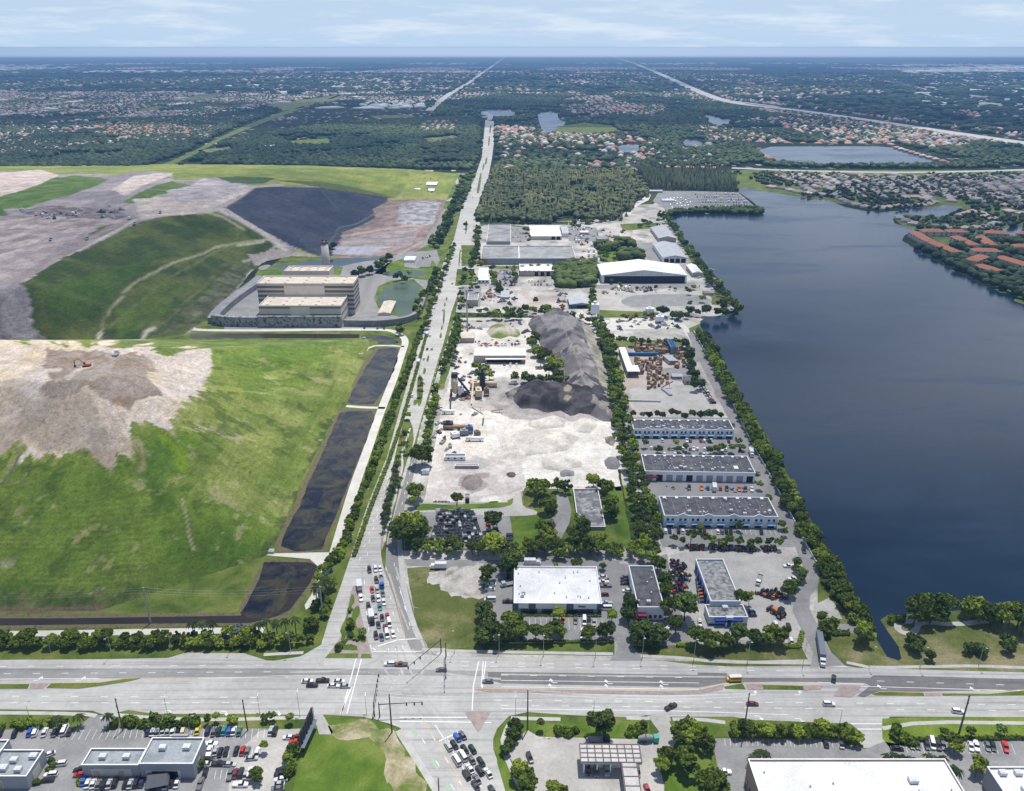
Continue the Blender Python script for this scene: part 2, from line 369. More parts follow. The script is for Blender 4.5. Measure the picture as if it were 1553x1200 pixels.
# corner feature island between slip lane and main road
sheet('corner_island', T(zR, '400 405 430 425 480 740 520 900 600 1190 200 1190 90 1190 200 1050 260 960 310 760 365 490'), m_brick, .03, up=.12)
sheet('corner_lawn', T(zR, '370 495 405 530 410 590 375 635 330 760 330 920 305 990 255 1010 275 950 245 885 330 740'), m_lawn, .155, sm=1)
sheet('corner_lawn', T(zR, '455 620 470 720 425 770 420 830 450 880 520 950 535 1030 470 1020 430 980 380 890 370 750 400 660'), m_lawn, .155, sm=1)
sheet('corner_lawn', T(zR, '270 1105 290 1050 370 1040 430 1060 445 1110'), m_lawn, .155)
sheet('corner_lawn', T(zR, '90 1188 140 1140 450 1140 440 1190'), m_lawn, .155)
sheet('corner_lawn', T(zR, '480 1190 480 1145 570 1145 590 1190'), m_lawn, .155)
sheet('corner_bed', T(zR, '330 770 380 780 375 880 450 1020 400 1000 340 1000 300 1060 215 1070 240 1020 320 980'), m_undergrowth, .165)
# ---- pavements
def walkstrip(s, w=1.8): strip('pavement', px(s), w, m_walk, .06)
walkstrip('-300 1081 0 1081 130 1083 146 1086'); walkstrip('172 1084 240 1090 330 1092 468 1088')
walkstrip('400 993 460 990'); walkstrip('503 989 566 990'); walkstrip('640 985 700 988 930 992'); walkstrip('972 995 1040 998 1080 1004 1229 1006')
walkstrip('1284 1005 1300 1008 1320 1013 1420 1011 1480 1010 1553 1013 1800 1018'); walkstrip('1020 1091 1060 1091 1100 1096'); walkstrip('1338 1105 1400 1095 1553 1097 1800 1100')
walkstrip('604 1108 640 1164 665 1205', 2.6); walkstrip('780 1092 770 1100 760 1130 790 1200 830 1260'); walkstrip('775 1089 800 1090 850 1091'); walkstrip('950 1089 985 1090')
walkstrip('604 800 608 850 611 880 617 910 626 945 637 970', 2.6)
strip('park_path', T(zD, '1230 340 1150 338 1000 358 850 348 760 340 700 350 690 375 720 400 765 405 790 380'), 3., m_walk, .05, sm=2)
strip('park_path', T(zD, '790 380 800 355 850 348'), 2.5, m_walk, .052, sm=1)
# ---- tracks and canals on the landfill side
sheet('south_canal', px('-300 938 0 938 100 938 220 936 365 934 375 915 392 890 400 860 410 852 470 853 482 858 470 885 440 925 420 935 380 945 230 946 0 949 -300 950'), m_canal, .03)
sheet('reed_bank', px('-300 932 0 931 200 930 362 929 370 905 390 868 404 848 478 850 486 860 474 890 440 936 380 950 0 955 -300 956'), m_reed, .025, amp=1, step=3)
sheet('settling_pond', T(zB, '60 45 210 60 235 100 150 160 120 240 60 310 0 320') + px('380 938 366 930 380 905 393 880 402 852'), m_pond, .05, amp=.8, step=4)
sheet('settling_pond', T(zE, '345 560 420 548 495 552 505 580 470 680 390 870 330 1020 265 1180 150 1190 75 1165 90 1110 160 990 200 880 270 740 310 640'), m_pond, .05, amp=1, step=5)
sheet('reed_bank', T(zE, '335 545 500 543 520 575 480 690 400 880 330 1050 280 1190 60 1195 55 1150 130 990 180 880 250 730 300 630'), m_reed, .02, amp=1.5, step=4)
sheet('settling_pond', T(zE, '520 268 590 262 610 270 605 330 560 440 500 520 400 520 380 510 420 430 460 360 500 300'), m_pond, .05, amp=1, step=5)
sheet('reed_bank', T(zE, '510 262 620 260 618 330 570 450 510 528 370 525 380 480 420 400 470 310'), m_reed, .02, amp=1.5, step=4)
sheet('settling_pond', T(zE, '450 205 540 205 600 225 620 245 520 250 515 225 440 218'), m_pond, .045, sm=1)
sheet('reed_canal', px('288 506 400 506 545 507 545 513 400 513 288 513'), m_canal, .04)
strip('shell_track', px('505 850 525 780 540 730 555 690 576 627 598 573 610 535 616 518 610 509 596 502 580 500 500 500 400 501.5 300 501 288 498 300 488 340 452 365 425 384 405'), 6, m_dirt, .05, sm=2)
strip('shell_track', px('613 526 590 524 560 525 548 540'), 3, m_dirt, .05); strip('shell_track', px('584 619 550 618 525 616'), 3.5, m_dirt, .05)
sheet('shell_track', px('486 838 512 838 505 858 492 880 478 915 464 925 462 918 480 890 485 862 470 848 400 842 400 840'), m_dirt, .05)
strip('shell_track', px('-200 963 0 962 130 960 300 957 400 956'), 4, m_dirt, .05)
# ---- plant compound
sheet('plant_yard', T(zH, '0 860 200 680 700 620 900 600 1050 560 1250 540 1270 600 1220 700 1160 860 1150 940 860 1010 0 1010'), m_lot, .0)
sheet('plant_road', T(zH, '800 680 900 620 1010 570 1100 520 1180 480 1240 380 1290 300 1330 300 1310 380 1240 490 1130 545 1020 590 950 640 960 700 930 760 850 900 800 910 800 780'), m_roadM, .02)
sheet('plant_lot', T(zH, '1150 560 1240 550 1210 640 1130 640'), m_roadM, .03)
sheet('plant_lawn', T(zH, '880 680 960 620 1060 590 1060 640 1140 650 1230 600 1250 640 1200 720 1000 690'), m_lawn, .02)
sheet('plant_lawn', T(zH, '200 660 450 650 700 640 680 700 180 690'), m_lawn, .02)
sheet('green_pond', T(zH, '960 730 1150 725 1150 800 1110 870 1110 925 1030 935 1000 900 910 860 890 840'), m_gpond, .04, sm=1)
sheet('plant_lawn', T(zH, '920 720 1180 710 1160 930 1020 945 870 860'), m_lawn, .025, sm=1)
sheet('green_pond', T(zH, '940 665 1180 655 1200 690 1090 700 930 695'), m_gpond, .04, sm=1)
sheet('drain_pond', T(zH, '260 640 560 600 760 590 900 565 1010 530 1000 555 880 600 760 620 620 655 420 660'), water('drain_water', (.05, .07, .09), .1, .05, .8), .03)
# ---- north part details on the left of main road
sheet('wellfield_lawn', px('-400 262 0 262 340 250 640 262 718 262 705 300 690 330 660 310 640 290 560 270'), m_lawn, -.005)
strip('cross_street', px('560 263 620 263 718 265'), 14, m_lotL, .05); strip('cross_street', px('-300 259 0 259 130 261 205 262'), 14, m_lot, .05)
strip('service_loop', px('690 268 697 285 690 300 678 305'), 8, m_lotL, .06); strip('service_loop', px('625 268 660 270 692 272'), 7, m_lotL, .06)
# ---- industrial plots, north to south
def plot(name, pts, mat, z=.0, amp=.6): return sheet(name, pts, mat, z, amp=amp, step=4)
plot('wood_floor', px('725 262 980 255 1120 262 1110 290 1020 290 990 310 950 310 930 330 880 335 722 337'), m_undergrowth, .0, 2)
strip('access_road', px('950 262 960 275 972 285 985 300 960 312 950 325'), 12, m_dirt, .03)
plot('gravel_yard', px('1000 290 1060 290 1120 292 1150 318 1100 320 1015 322 990 305'), m_lot, .02)
plot('grass_plot', T(zI, '645 330 700 340 720 400 700 410 900 420 930 480 720 490 700 440'), m_lawn, .01)
plot('scrap_yard', T(zI, '725 335 870 340 860 395 730 395'), m_sand2, .012)
plot('asphalt_yard', T(zI, '870 400 960 400 1010 490 940 480'), m_lot, .014)
plot('grass_plot', T(zI, '505 510 690 500 690 600 600 615 500 610'), m_undergrowth, .01)
plot('brown_yard', T(zI, '325 632 550 634 560 720 420 735 325 715'), m_sand2, .012)
plot('sand_lot', T(zI, '700 635 760 630 1270 625 1350 700 1340 720 1180 715 900 720 750 725 705 720'), m_lotL, .012)
sheet('gravel_loop', T(zI, '810 665 900 640 1160 640 1230 660 1250 685 1130 695 1000 700 880 705 820 690'), m_lot, .03, sm=1)
plot('grass_plot', T(zI, '1200 630 1275 625 1350 700 1240 690 1240 655'), m_drygrass, .034)
plot('white_yard', T(zI, '730 760 1080 750 1130 800 1180 930 1100 800 730 810'), m_dirt, .012)
plot('grass_plot', T(zI, '780 860 1120 855 1110 885 850 890 780 885'), m_grass, .012)
plot('pallet_yard', px('930 530 960 526 1035 526 1060 560 1090 610 1105 622 1100 630 960 625 950 600 935 560'), m_sand2, .016)
plot('pallet_yard_asphalt', px('1000 560 1040 555 1070 575 1075 585 1010 575'), m_lot, .03)
sheet('pale_lot', px('955 590 1000 580 1060 585 1085 615 1090 625 960 618'), m_lotL, .034, amp=1)
sheet('warehouse_lot', px('950 632 1108 634 1125 655 1145 690 1160 720 1198 790 1205 830 1005 830 985 780 975 740 960 690'), m_lot, .02)
sheet('abandoned_lot', px('800 740 870 735 920 735 945 760 1000 830 780 835 600 835 604 790 645 770 780 770'), m_grass, .0)
sheet('car_park', px('640 772 770 768 775 795 780 832 640 832'), m_lot, .02)
sheet('access_track', T(zT, '0 790 180 785 600 770 700 770 810 740 815 680 760 640 820 625 870 625 880 690 890 760 1010 790 1000 830 700 835 560 830 200 800 0 805'), m_lotL, .04, sm=1)
sheet('grass_plot', T(zT, '0 750 60 730 280 740 560 730 700 690 760 650 810 680 800 740 700 765 450 780 60 785 0 780'), m_lawn, .03, amp=.5)
sheet('grass_plot', T(zT, '820 838 1000 835 1040 1100 810 1090'), m_lawn, .03, amp=.3)
sheet('grass_plot', px('792 742 800 735 812 742 820 770 800 775 795 765'), m_drygrass, .035, amp=.3)
sheet('cracked_lot', T(zF, '250 925 300 925 320 1000 310 1060 270 1140 210 1060 240 1000 255 960'), m_lot, .03)
sheet('grass_plot', px('925 740 960 735 975 780 985 825 940 830 925 780'), m_lawn, .03, amp=.5)
sheet('yard_road', px('613 848 700 849 940 850 940 858 900 860 740 862 700 861 617 858'), m_lot, .04)
sheet('vacant_lot', px('617 862 640 860 735 862 735 985 650 983 637 962 628 930'), m_drygrass, .02, amp=.5)
sheet('bare_patch', T(zL, '260 190 400 150 680 140 690 380 560 400 380 370 350 310 260 260'), noisy('scuffed_pale_dirt', (.20, .19, .13), (.42, .39, .35), .12, (.52, .49, .45), fine=.9, fstr=.3, lo=.3, hi=.6), .05, amp=5, step=1.6)
sheet('car_park', px('738 862 950 855 945 970 935 972 735 970'), m_lot, .024)
sheet('front_verge', px('655 986 735 980 735 974 932 972 932 995 735 992'), m_grass, .03)
sheet('driveway', px('914 858 946 858 945 900 950 940 955 975 975 1002 925 1002 937 985 934 960 930 900'), m_lot, .045)
sheet('car_park', px('946 858 1012 840 1020 900 1060 980 955 978 950 940'), m_lot, .03)
sheet('equipment_yard', px('1016 842 1080 832 1195 838 1212 848 1215 880 1200 910 1200 925 1218 968 1060 972 1035 940 1020 880'), m_lotL, .034, amp=.5)
sheet('front_verge', px('958 980 1212 975 1225 1000 1140 1002 1050 998 972 992'), m_drygrass, .04)
sheet('lake_road', px('1042 505 1060 547 1080 587 1102 630 1116 654 1132 690 1160 744 1174 768 1192 804 1206 830 1214 850 1221 867 1217 882 1204 906 1202 927 1219 963 1234 990 1229 1012 1282 1010 1261 990 1246 960 1228 924 1228 906 1241 885 1243 870 1238 856 1220 824 1192 768 1164 716 1140 674 1120 636 1107 607 1077 550 1050 503'), m_lot, .05)
sheet('shore_undergrowth', px('1050 503 1077 550 1107 607 1140 674 1192 768 1238 856 1245 872 1243 887 1262 905 1290 935 1305 950 1325 960 1312 932 1288 900 1268 862 1254 838 1226 786 1200 738 1176 694 1153 652 1123 607 1100 563 1078 520 1060 495'), m_undergrowth, .03, amp=1)
sheet('concrete_pad', T(zD, '270 260 350 222 380 260 415 330 340 330 270 290'), m_lotL, .05)
strip('shore_driveway', T(zD, '300 375 400 375 485 380'), 6, m_lot, .05)
# ---- south side lots
sheet('car_park', px('-400 1112 0 1107 70 1105 110 1110 140 1085 172 1085 160 1110 180 1105 400 1105 470 1108 440 1140 430 1200 430 1400 -400 1400'), m_lot, .02)
sheet('pale_drive', px('395 1108 460 1105 470 1112 440 1150 428 1200 420 1300 340 1300 350 1150'), m_lotL, .04)
sheet('vacant_field', px('492 1092 568 1090 600 1105 628 1150 656 1200 680 1260 430 1260 448 1180 462 1130 475 1100'), m_lawn, .03)
sheet('bare_patch', px('500 1100 545 1092 590 1108 620 1150 645 1190 640 1230 600 1230 598 1190 585 1150 550 1120 515 1118'), noisy('scuffed_soil', (.12, .16, .03), (.32, .28, .17), .07, (.48, .44, .33), fine=.6), .05, amp=4, step=3)
sheet('driveway', px('470 1085 490 1085 505 1110 503 1114 484 1114 480 1100'), m_lotL, .05)
sheet('station_forecourt', T(zC, '30 1010 130 890 190 925 400 930 750 940 800 900 740 820 850 815 890 940 830 1050 820 1300 100 1300 90 1100'), m_lotL, .04)
sheet('grass_plot', T(zC, '30 840 190 850 290 860 450 860 560 870 690 830 745 850 750 930 560 930 380 925 200 925 130 885 60 930 20 1000 80 1080 160 1160 200 1330 60 1330 -20 1060 -30 950 0 880'), m_lawn, .045)
sheet('grass_plot', T(zC, '850 845 1000 850 1130 870 1400 880 1400 920 1100 920 1045 960 1080 1180 1100 1400 820 1400 830 1200 800 1060 890 960'), m_lawn, .045)
sheet('south_verge', px('1338 1090 1400 1088 1553 1089 1800 1096 1800 1125 1553 1120 1400 1122 1350 1135 1338 1120'), noisy('sunlit_verge', (.10, .16, .015), (.18, .24, .03), .1, fine=1.), .03)  # brighter copy of the verge grass, sunlight put into its colour
sheet('car_park', px('1080 1120 1290 1122 1310 1137 1340 1125 1360 1128 1390 1118 1800 1124 1800 1400 1085 1400 1095 1200'), m_lot, .03)
sheet('south_verge', px('1105 1095 1150 1092 1290 1098 1312 1115 1298 1132 1285 1130 1275 1118 1080 1118'), m_grass, .05)
# ---- painted markings: one sheet of paint per road
mk = MB()
def line(s, w=.25, z=.045): ribbon(mk, [P(*q) for q in px(s)], w, z)
def dashes(s, w=.25, on=3., gap=9., z=.045):
    w_ = [P(*q) for q in px(s)]
    for q, d in walk(w_, on + gap): ribbon(mk, [q, q + d * on], w, z)
for s in ('-300 1022 0 1022 430 1019', '-300 1008 0 1011 430 1009', '760 1024 1050 1028', '700 1010 1200 1018', '700 1004 1160 1013', '-300 1057 0 1056 400 1058', '-300 1063 0 1066 400 1066', '750 1062 1553 1069', '760 1070 1553 1078', '1330 1033 1553 1040 1800 1045', '590 990 575 930 568 870', '601 990 585 930 577 870 575 850', '612 985 595 925 586 865 584 850', '563 985 556 930 552 890 560 820 580 760 600 700', '622 950 608 900 598 860 598 820 606 780 622 715 640 640 662 560 680 490 698 420', '545 850 570 780 590 720 612 640 640 560 655 500 672 440 690 385', '640 1120 690 1200', '655 1115 705 1200', '676 1118 735 1200'):
    dashes(s)
for s in ('1100 1046 760 1042', '760 1032 1060 1036', '0 1030 150 1029', '437 1027 300 1029', '628 960 616 925 606 890', '1240 1035 1310 1038', '1305 1041 1553 1048', '1195 1084 1010 1078 760 1075', '660 1100 700 1160 720 1200'): line(s)
for s in ('518 1083 540 999', '526 1083 548 1000', '726 1003 718 1040 716 1078', '737 1003 731 1045', '733 1003 730 1042', '606 1088 708 1088', '606 1094 745 1096', '565 988 640 988', '565 983 570 986', '1284 1011 1250 1010', '1290 1098 1337 1098', '1300 1106 1337 1106'): line(s, .4)
line('573 980 602 971 640 968', .6); line('666 1124 702 1108', .6); line('533 1042 517 1083', .5); line('152 1089 160 1089', .7)
for s in ('545 1018 560 1020 580 1024 590 1030', '545 1038 570 1034 585 1028 605 1020 612 1005', '610 1018 600 1030 590 1050 575 1085'): dashes(s, .15, .7, 1.2)
def arrow(x, y, dx=-9, hook=1):
    a = P(x, y); b = P(x + dx, y); d = (b - a).normalized(); n = Vector((-d.y, d.x, 0)) * hook; k = Vector((0, 0, .05))
    ribbon(mk, [a, a + d * 2.0], .3, .05); ribbon(mk, [a + d * 2.0, a + d * 2.6 - n * 1.0], .3, .05)
    t0 = a + d * 2.6 - n * 1.2; mk.add([t0 + k - d * .9, t0 + k + d * .9, t0 + k - n * 1.2 + d * 0.2], [(0, 1, 2)])
for x, y in T(zC, '285 652 565 657 845 661 845 683 565 680 280 678'): arrow(x, y)
for x, y in T(zD, '640 683 1110 693'): arrow(x, y)
for x, y, in px('1137 1054 1205 1054 50 1032 115 1032'): arrow(x, y, 9, -1)
for x, y in px('1143 1086 1205 1090 250 1078 335 1079 415 1079'): arrow(x, y, 9)
tag(mk.build('road_markings', m_white), kind='structure')
mk = MB()
for s in ('0 1038 45 1037', '76 1036 150 1035 190 1029 430 1027 440 1026', '720 1045 735 1044.4 1020 1048 1060 1046 1100 1037.5', '1100 1036 1160 1037 1245 1039', '1320 1054 1334 1049 1400 1050 1553 1047', '586 862 600 905 613 960 616 975', '640 1090 690 1170 705 1200', '605 1104 500 1025'): 
    if s[:3] != '605': line(s, .2)
mk2 = mk; tag(mk.build('road_edge_lines', m_yellow), kind='structure')
mk = MB(); line('625 1104 632 1116', 1.5, .06); line('655 1150 664 1166', 1.5, .06); line('716 1126 722 1136', 1.5, .06); line('676 1188 684 1200', 1.5, .06)
tag(mk.build('bicycle_lane_marking', m_greenp), kind='structure')
for iw, (s, w_) in enumerate((('600 980 604 1005 618 1040 650 1080 700 1140', .6), ('610 985 618 1010 640 1050 690 1110', .5), ('575 990 580 1010 600 1040 640 1080 690 1150', .5), ('625 985 640 1005 680 1025 760 1030', .7), ('560 1040 600 1036 640 1020 655 1000 650 985', .6), ('540 1052 600 1050 640 1030 648 990 630 950', .5), ('590 985 570 1005 520 1018 440 1020', .5), ('700 1130 650 1075 600 1040 560 1030', .5))):
    strip('tyre_wear', px(s), w_ * 1.8, road('tyre_dark_asphalt', (.33, .325, .31), (.42, .41, .39)) if 'tw' not in MATS else MATS['tw'], .0295 + .0012 * iw, sm=3); MATS['tw'] = bpy.data.materials['tyre_dark_asphalt']
for s in ('600 860 612 900 628 945 640 975', '590 870 604 915 620 955', '548 860 552 900 562 960', '560 850 566 900 580 970', '575 850 580 900 596 965', '300 1061 440 1061 520 1060', '760 1023 1000 1026 1100 1027', '760 1065 1100 1069 1500 1078'): strip('tyre_wear', px(s), .9, MATS['tw'], .0405, sm=1)
for i, (s, m) in enumerate((('745 408 785 408 785 434 745 436', m_lot), ('862 345 905 345 905 366 862 366', m_lot), ('775 343 800 343 800 368 775 368', m_lot), ('700 434 730 436 728 466 696 468', m_lot), ('900 432 1050 430 1062 437 898 438', m_lot), ('850 405 905 404 905 436 850 436', m_grass), ('690 474 800 476 800 482 690 482', m_undergrowth), ('905 470 1000 474 1000 482 905 482', m_grass), ('700 372 727 372 722 402 700 404', m_grass), ('693 408 720 408 716 432 690 434', m_grass), ('905 500 925 500 950 628 940 700 948 760 985 835 960 835 935 700', m_undergrowth), ('735 404 905 402 905 409 735 408', m_grass), ('728 334 862 336 862 341 728 341', m_undergrowth), ('940 340 995 338 1000 346 945 350', m_grass), ('690 484 702 484 690 540 672 590 664 590 676 530', m_grass), ('655 600 666 600 652 680 640 680', m_grass))): sheet('yard_surface', px(s), m, .018 + .0035 * i, amp=1, step=4)
# parking bay lines
mk = MB()
def bays(a, b, n, dx, dy):
    A, B = P(*a), P(*b); D = P(a[0] + dx, a[1] + dy) - A
    for k in range(n + 1): q = A.lerp(B, k / n); ribbon(mk, [q, q + D], .12, .06)
bays((78, 1122), (170, 1122), 9, 9, -15); bays((178, 1120), (400, 1120), 24, 4, -14); bays((1100, 1131), (1200, 1132), 12, -1, -11); bays((1205, 1133), (1280, 1134), 9, -1, -11)
bays((1368, 1142), (1540, 1144), 20, -4, -15); bays((795, 955), (915, 955), 14, 0, -17); bays((1005, 810), (1185, 812), 24, -1, -8); bays((310, 1150), (390, 1150), 9, 3, -14); bays((325, 1182), (385, 1182), 7, 3, -14)
tag(mk.build('parking_bay_lines', m_white), kind='structure')
# ================================================================== LANDFILL TERRAIN
CTRL = [  # px, py, z : near hill
 (-700,930,0),(-300,927,0),(0,925,0),(150,925,0),(300,924,0),(362,920,0),(380,880,0),(408,840,0),(430,790,0),(460,720,0),(500,645,0),(518,612,0),(525,605,0),(545,560,0),(562,522,0),
 (-700,517,0),(560,515,0),(450,516,0),(300,515.5,0),(180,515,0),(60,515,0),
 (-700,560,62),(-300,560,62),(0,572,61),(70,580,61.5),(130,574,63),(200,575,58),(-700,519,60),(-300,519,60),(0,519,60),(100,523,60),(180,527,57),(250,528,46),(320,530,31),(450,524,9),
 (280,585,43),(330,600,33),(190,700,34),(60,690,36),(330,700,24),(420,640,12),(250,600,49)]
CTRL2 = [ # northern mound
 (-300,525,0),(0,525,0),(60,522,0),(180,517,0),(180,512,2),(285,506,0),(300,492,0),(345,458,0),(378,412,0),(400,396,0),(440,388,0),(500,391,0),
 (40,430,45),(110,385,49),(190,345,51),(250,330,51),(330,321,47),(375,345,30),(412,370,13),
 (-300,440,46),(0,440,45),(0,505,14),(-300,505,14),(45,490,22),(200,430,26),(300,390,24),(200,480,10),(300,440,10),
 (-300,300,52),(0,300,52),(100,296,53),(200,292,54),(300,290,51),(330,305,47),(345,316,44),(385,283,42),(430,283,39),(480,286,34),(540,292,22),(590,302,6),
 (490,386,1),(505,352,2),(560,330,3),(450,330,20),(400,340,26),
 (680,300,0),(660,345,0),(640,380,0),(560,392,0),(600,300,4),
 (200,265,36),(280,262,34),(380,257,28),(480,260,18),(560,266,9),(640,272,2),(700,264,0),(730,250,0),
 (-300,266,38),(0,266,38),(0,250,0),(-300,250,0),(280,249,0),(480,250,0),(620,256,0)]
def tri_height(ctrl, X, Y, blur):
    pts = [P(a, b, c) for a, b, c in ctrl]
    vs, _, fs, *_ = delaunay_2d_cdt([Vector((p.x, p.y)) for p in pts], [], [], 0, 1e-4)
    Z = np.zeros_like(X)
    zs = [min(pts, key=lambda q: (q.x - v.x) ** 2 + (q.y - v.y) ** 2).z for v in vs]
    for f in fs:
        (ax, ay), (bx, by), (cx, cy) = [vs[i] for i in f]; za, zb, zc = [zs[i] for i in f]
        det = (by - cy) * (ax - cx) + (cx - bx) * (ay - cy)
        if abs(det) < 1e-6: continue
        l1 = ((by - cy) * (X - cx) + (cx - bx) * (Y - cy)) / det; l2 = ((cy - ay) * (X - cx) + (ax - cx) * (Y - cy)) / det; l3 = 1 - l1 - l2
        m = (l1 >= -1e-6) & (l2 >= -1e-6) & (l3 >= -1e-6); Z[m] = (l1 * za + l2 * zb + l3 * zc)[m]
    for _ in range(blur):
        Q = np.pad(Z, 1, mode='edge'); Z = (Q[:-2, 1:-1] + Q[2:, 1:-1] + Q[1:-1, :-2] + Q[1:-1, 2:] + 2 * Z) / 6
    return Z
class Paint:
    """colours for terrain vertices, chosen where the photo shows them"""
    def __init__(s, X, Y, Z, jit=6, seed=0):
        s.px, s.py = proj(X, Y, Z); s.X, s.Y = X, Y; sc_ = np.maximum(Y, 100) / 500
        s.ja = (fbm(X / 14 / sc_, Y / 14 / sc_, 5, seed) - .5) * 2 * jit; s.jb = (fbm(X / 14 / sc_, Y / 14 / sc_, 5, seed + 31) - .5) * 2 * jit
        s.C = np.zeros(X.shape + (3,))
    def fill(s, c): s.C[:] = c
    def region(s, pts, c, jit=1., c2=None, sc_=20., a=1., cut=None):
        m = inpoly(s.px + s.ja * jit, s.py + s.jb * jit, pts)
        s.put(m, c, c2, sc_, a, cut)
    def put(s, m, c, c2=None, sc_=20., a=1., cut=None):
        c = np.array(c, float)[None, None, :] * np.ones(s.X.shape + (1,))
        if c2 is not None:
            k = fbm(s.X / sc_, s.Y / sc_, 5, 77); k = np.clip((k - .35) / .3, 0, 1)[..., None]; c = c * (1 - k) + np.array(c2) * k
        w = m * a
        if cut: w = w * (fbm(s.X / cut[0], s.Y / cut[0], 5, 55) > cut[1])
        s.C = s.C * (1 - w[..., None]) + c * w[..., None]
    def stroke(s, pts, w, c, a=1., jit=.3):
        d = np.full(s.px.shape, 1e9); x = s.px + s.ja * jit; y = (s.py + s.jb * jit)
        for (x0, y0), (x1, y1) in zip(pts, pts[1:]):
            dx, dy = x1 - x0, y1 - y0; t = np.clip(((x - x0) * dx + (y - y0) * dy) / (dx * dx + dy * dy + 1e-9), 0, 1)
            d = np.minimum(d, np.hypot(x - x0 - t * dx, (y - y0 - t * dy)))
        k = np.clip(1.3 - d / w, 0, 1)[..., None] * a; s.C = s.C * (1 - k) + np.array(c) * k
def terrain(name, x0, x1, y0, y1, st, ctrl, blur, painter, mat, namp):
    xs = np.arange(x0, x1, st); ys = np.arange(y0, y1, st); X, Y = np.meshgrid(xs, ys)
    Z = tri_height(ctrl, X, Y, blur)
    w = np.clip(Z / 6, 0, 1)
    Z = Z + w * namp * ((fbm(X / 25, Y / 25, 5, 5) - .5) * 2 + .35 * (fbm(X / 5, Y / 5, 3, 8) - .5))
    Z = np.where(Z < .06, -.6, Z)
    C = painter(X, Y, Z)
    ny, nx = X.shape; idx = np.arange(nx * ny).reshape(ny, nx)
    F_ = np.stack([idx[:-1, :-1], idx[:-1, 1:], idx[1:, 1:], idx[1:, :-1]], -1).reshape(-1, 4)
    V = np.stack([X, Y, Z], -1).reshape(-1, 3)
    keep = (V[F_][:, :, 2] > -.5).any(1); F_ = F_[keep]
    used = np.unique(F_); rm = np.full(len(V), -1); rm[used] = np.arange(len(used))
    o = npmesh(name, V[used], rm[F_], mat, C.reshape(-1, 3)[used], True)
    return tag(o, kind='structure'), (x0, y0, st, Z)
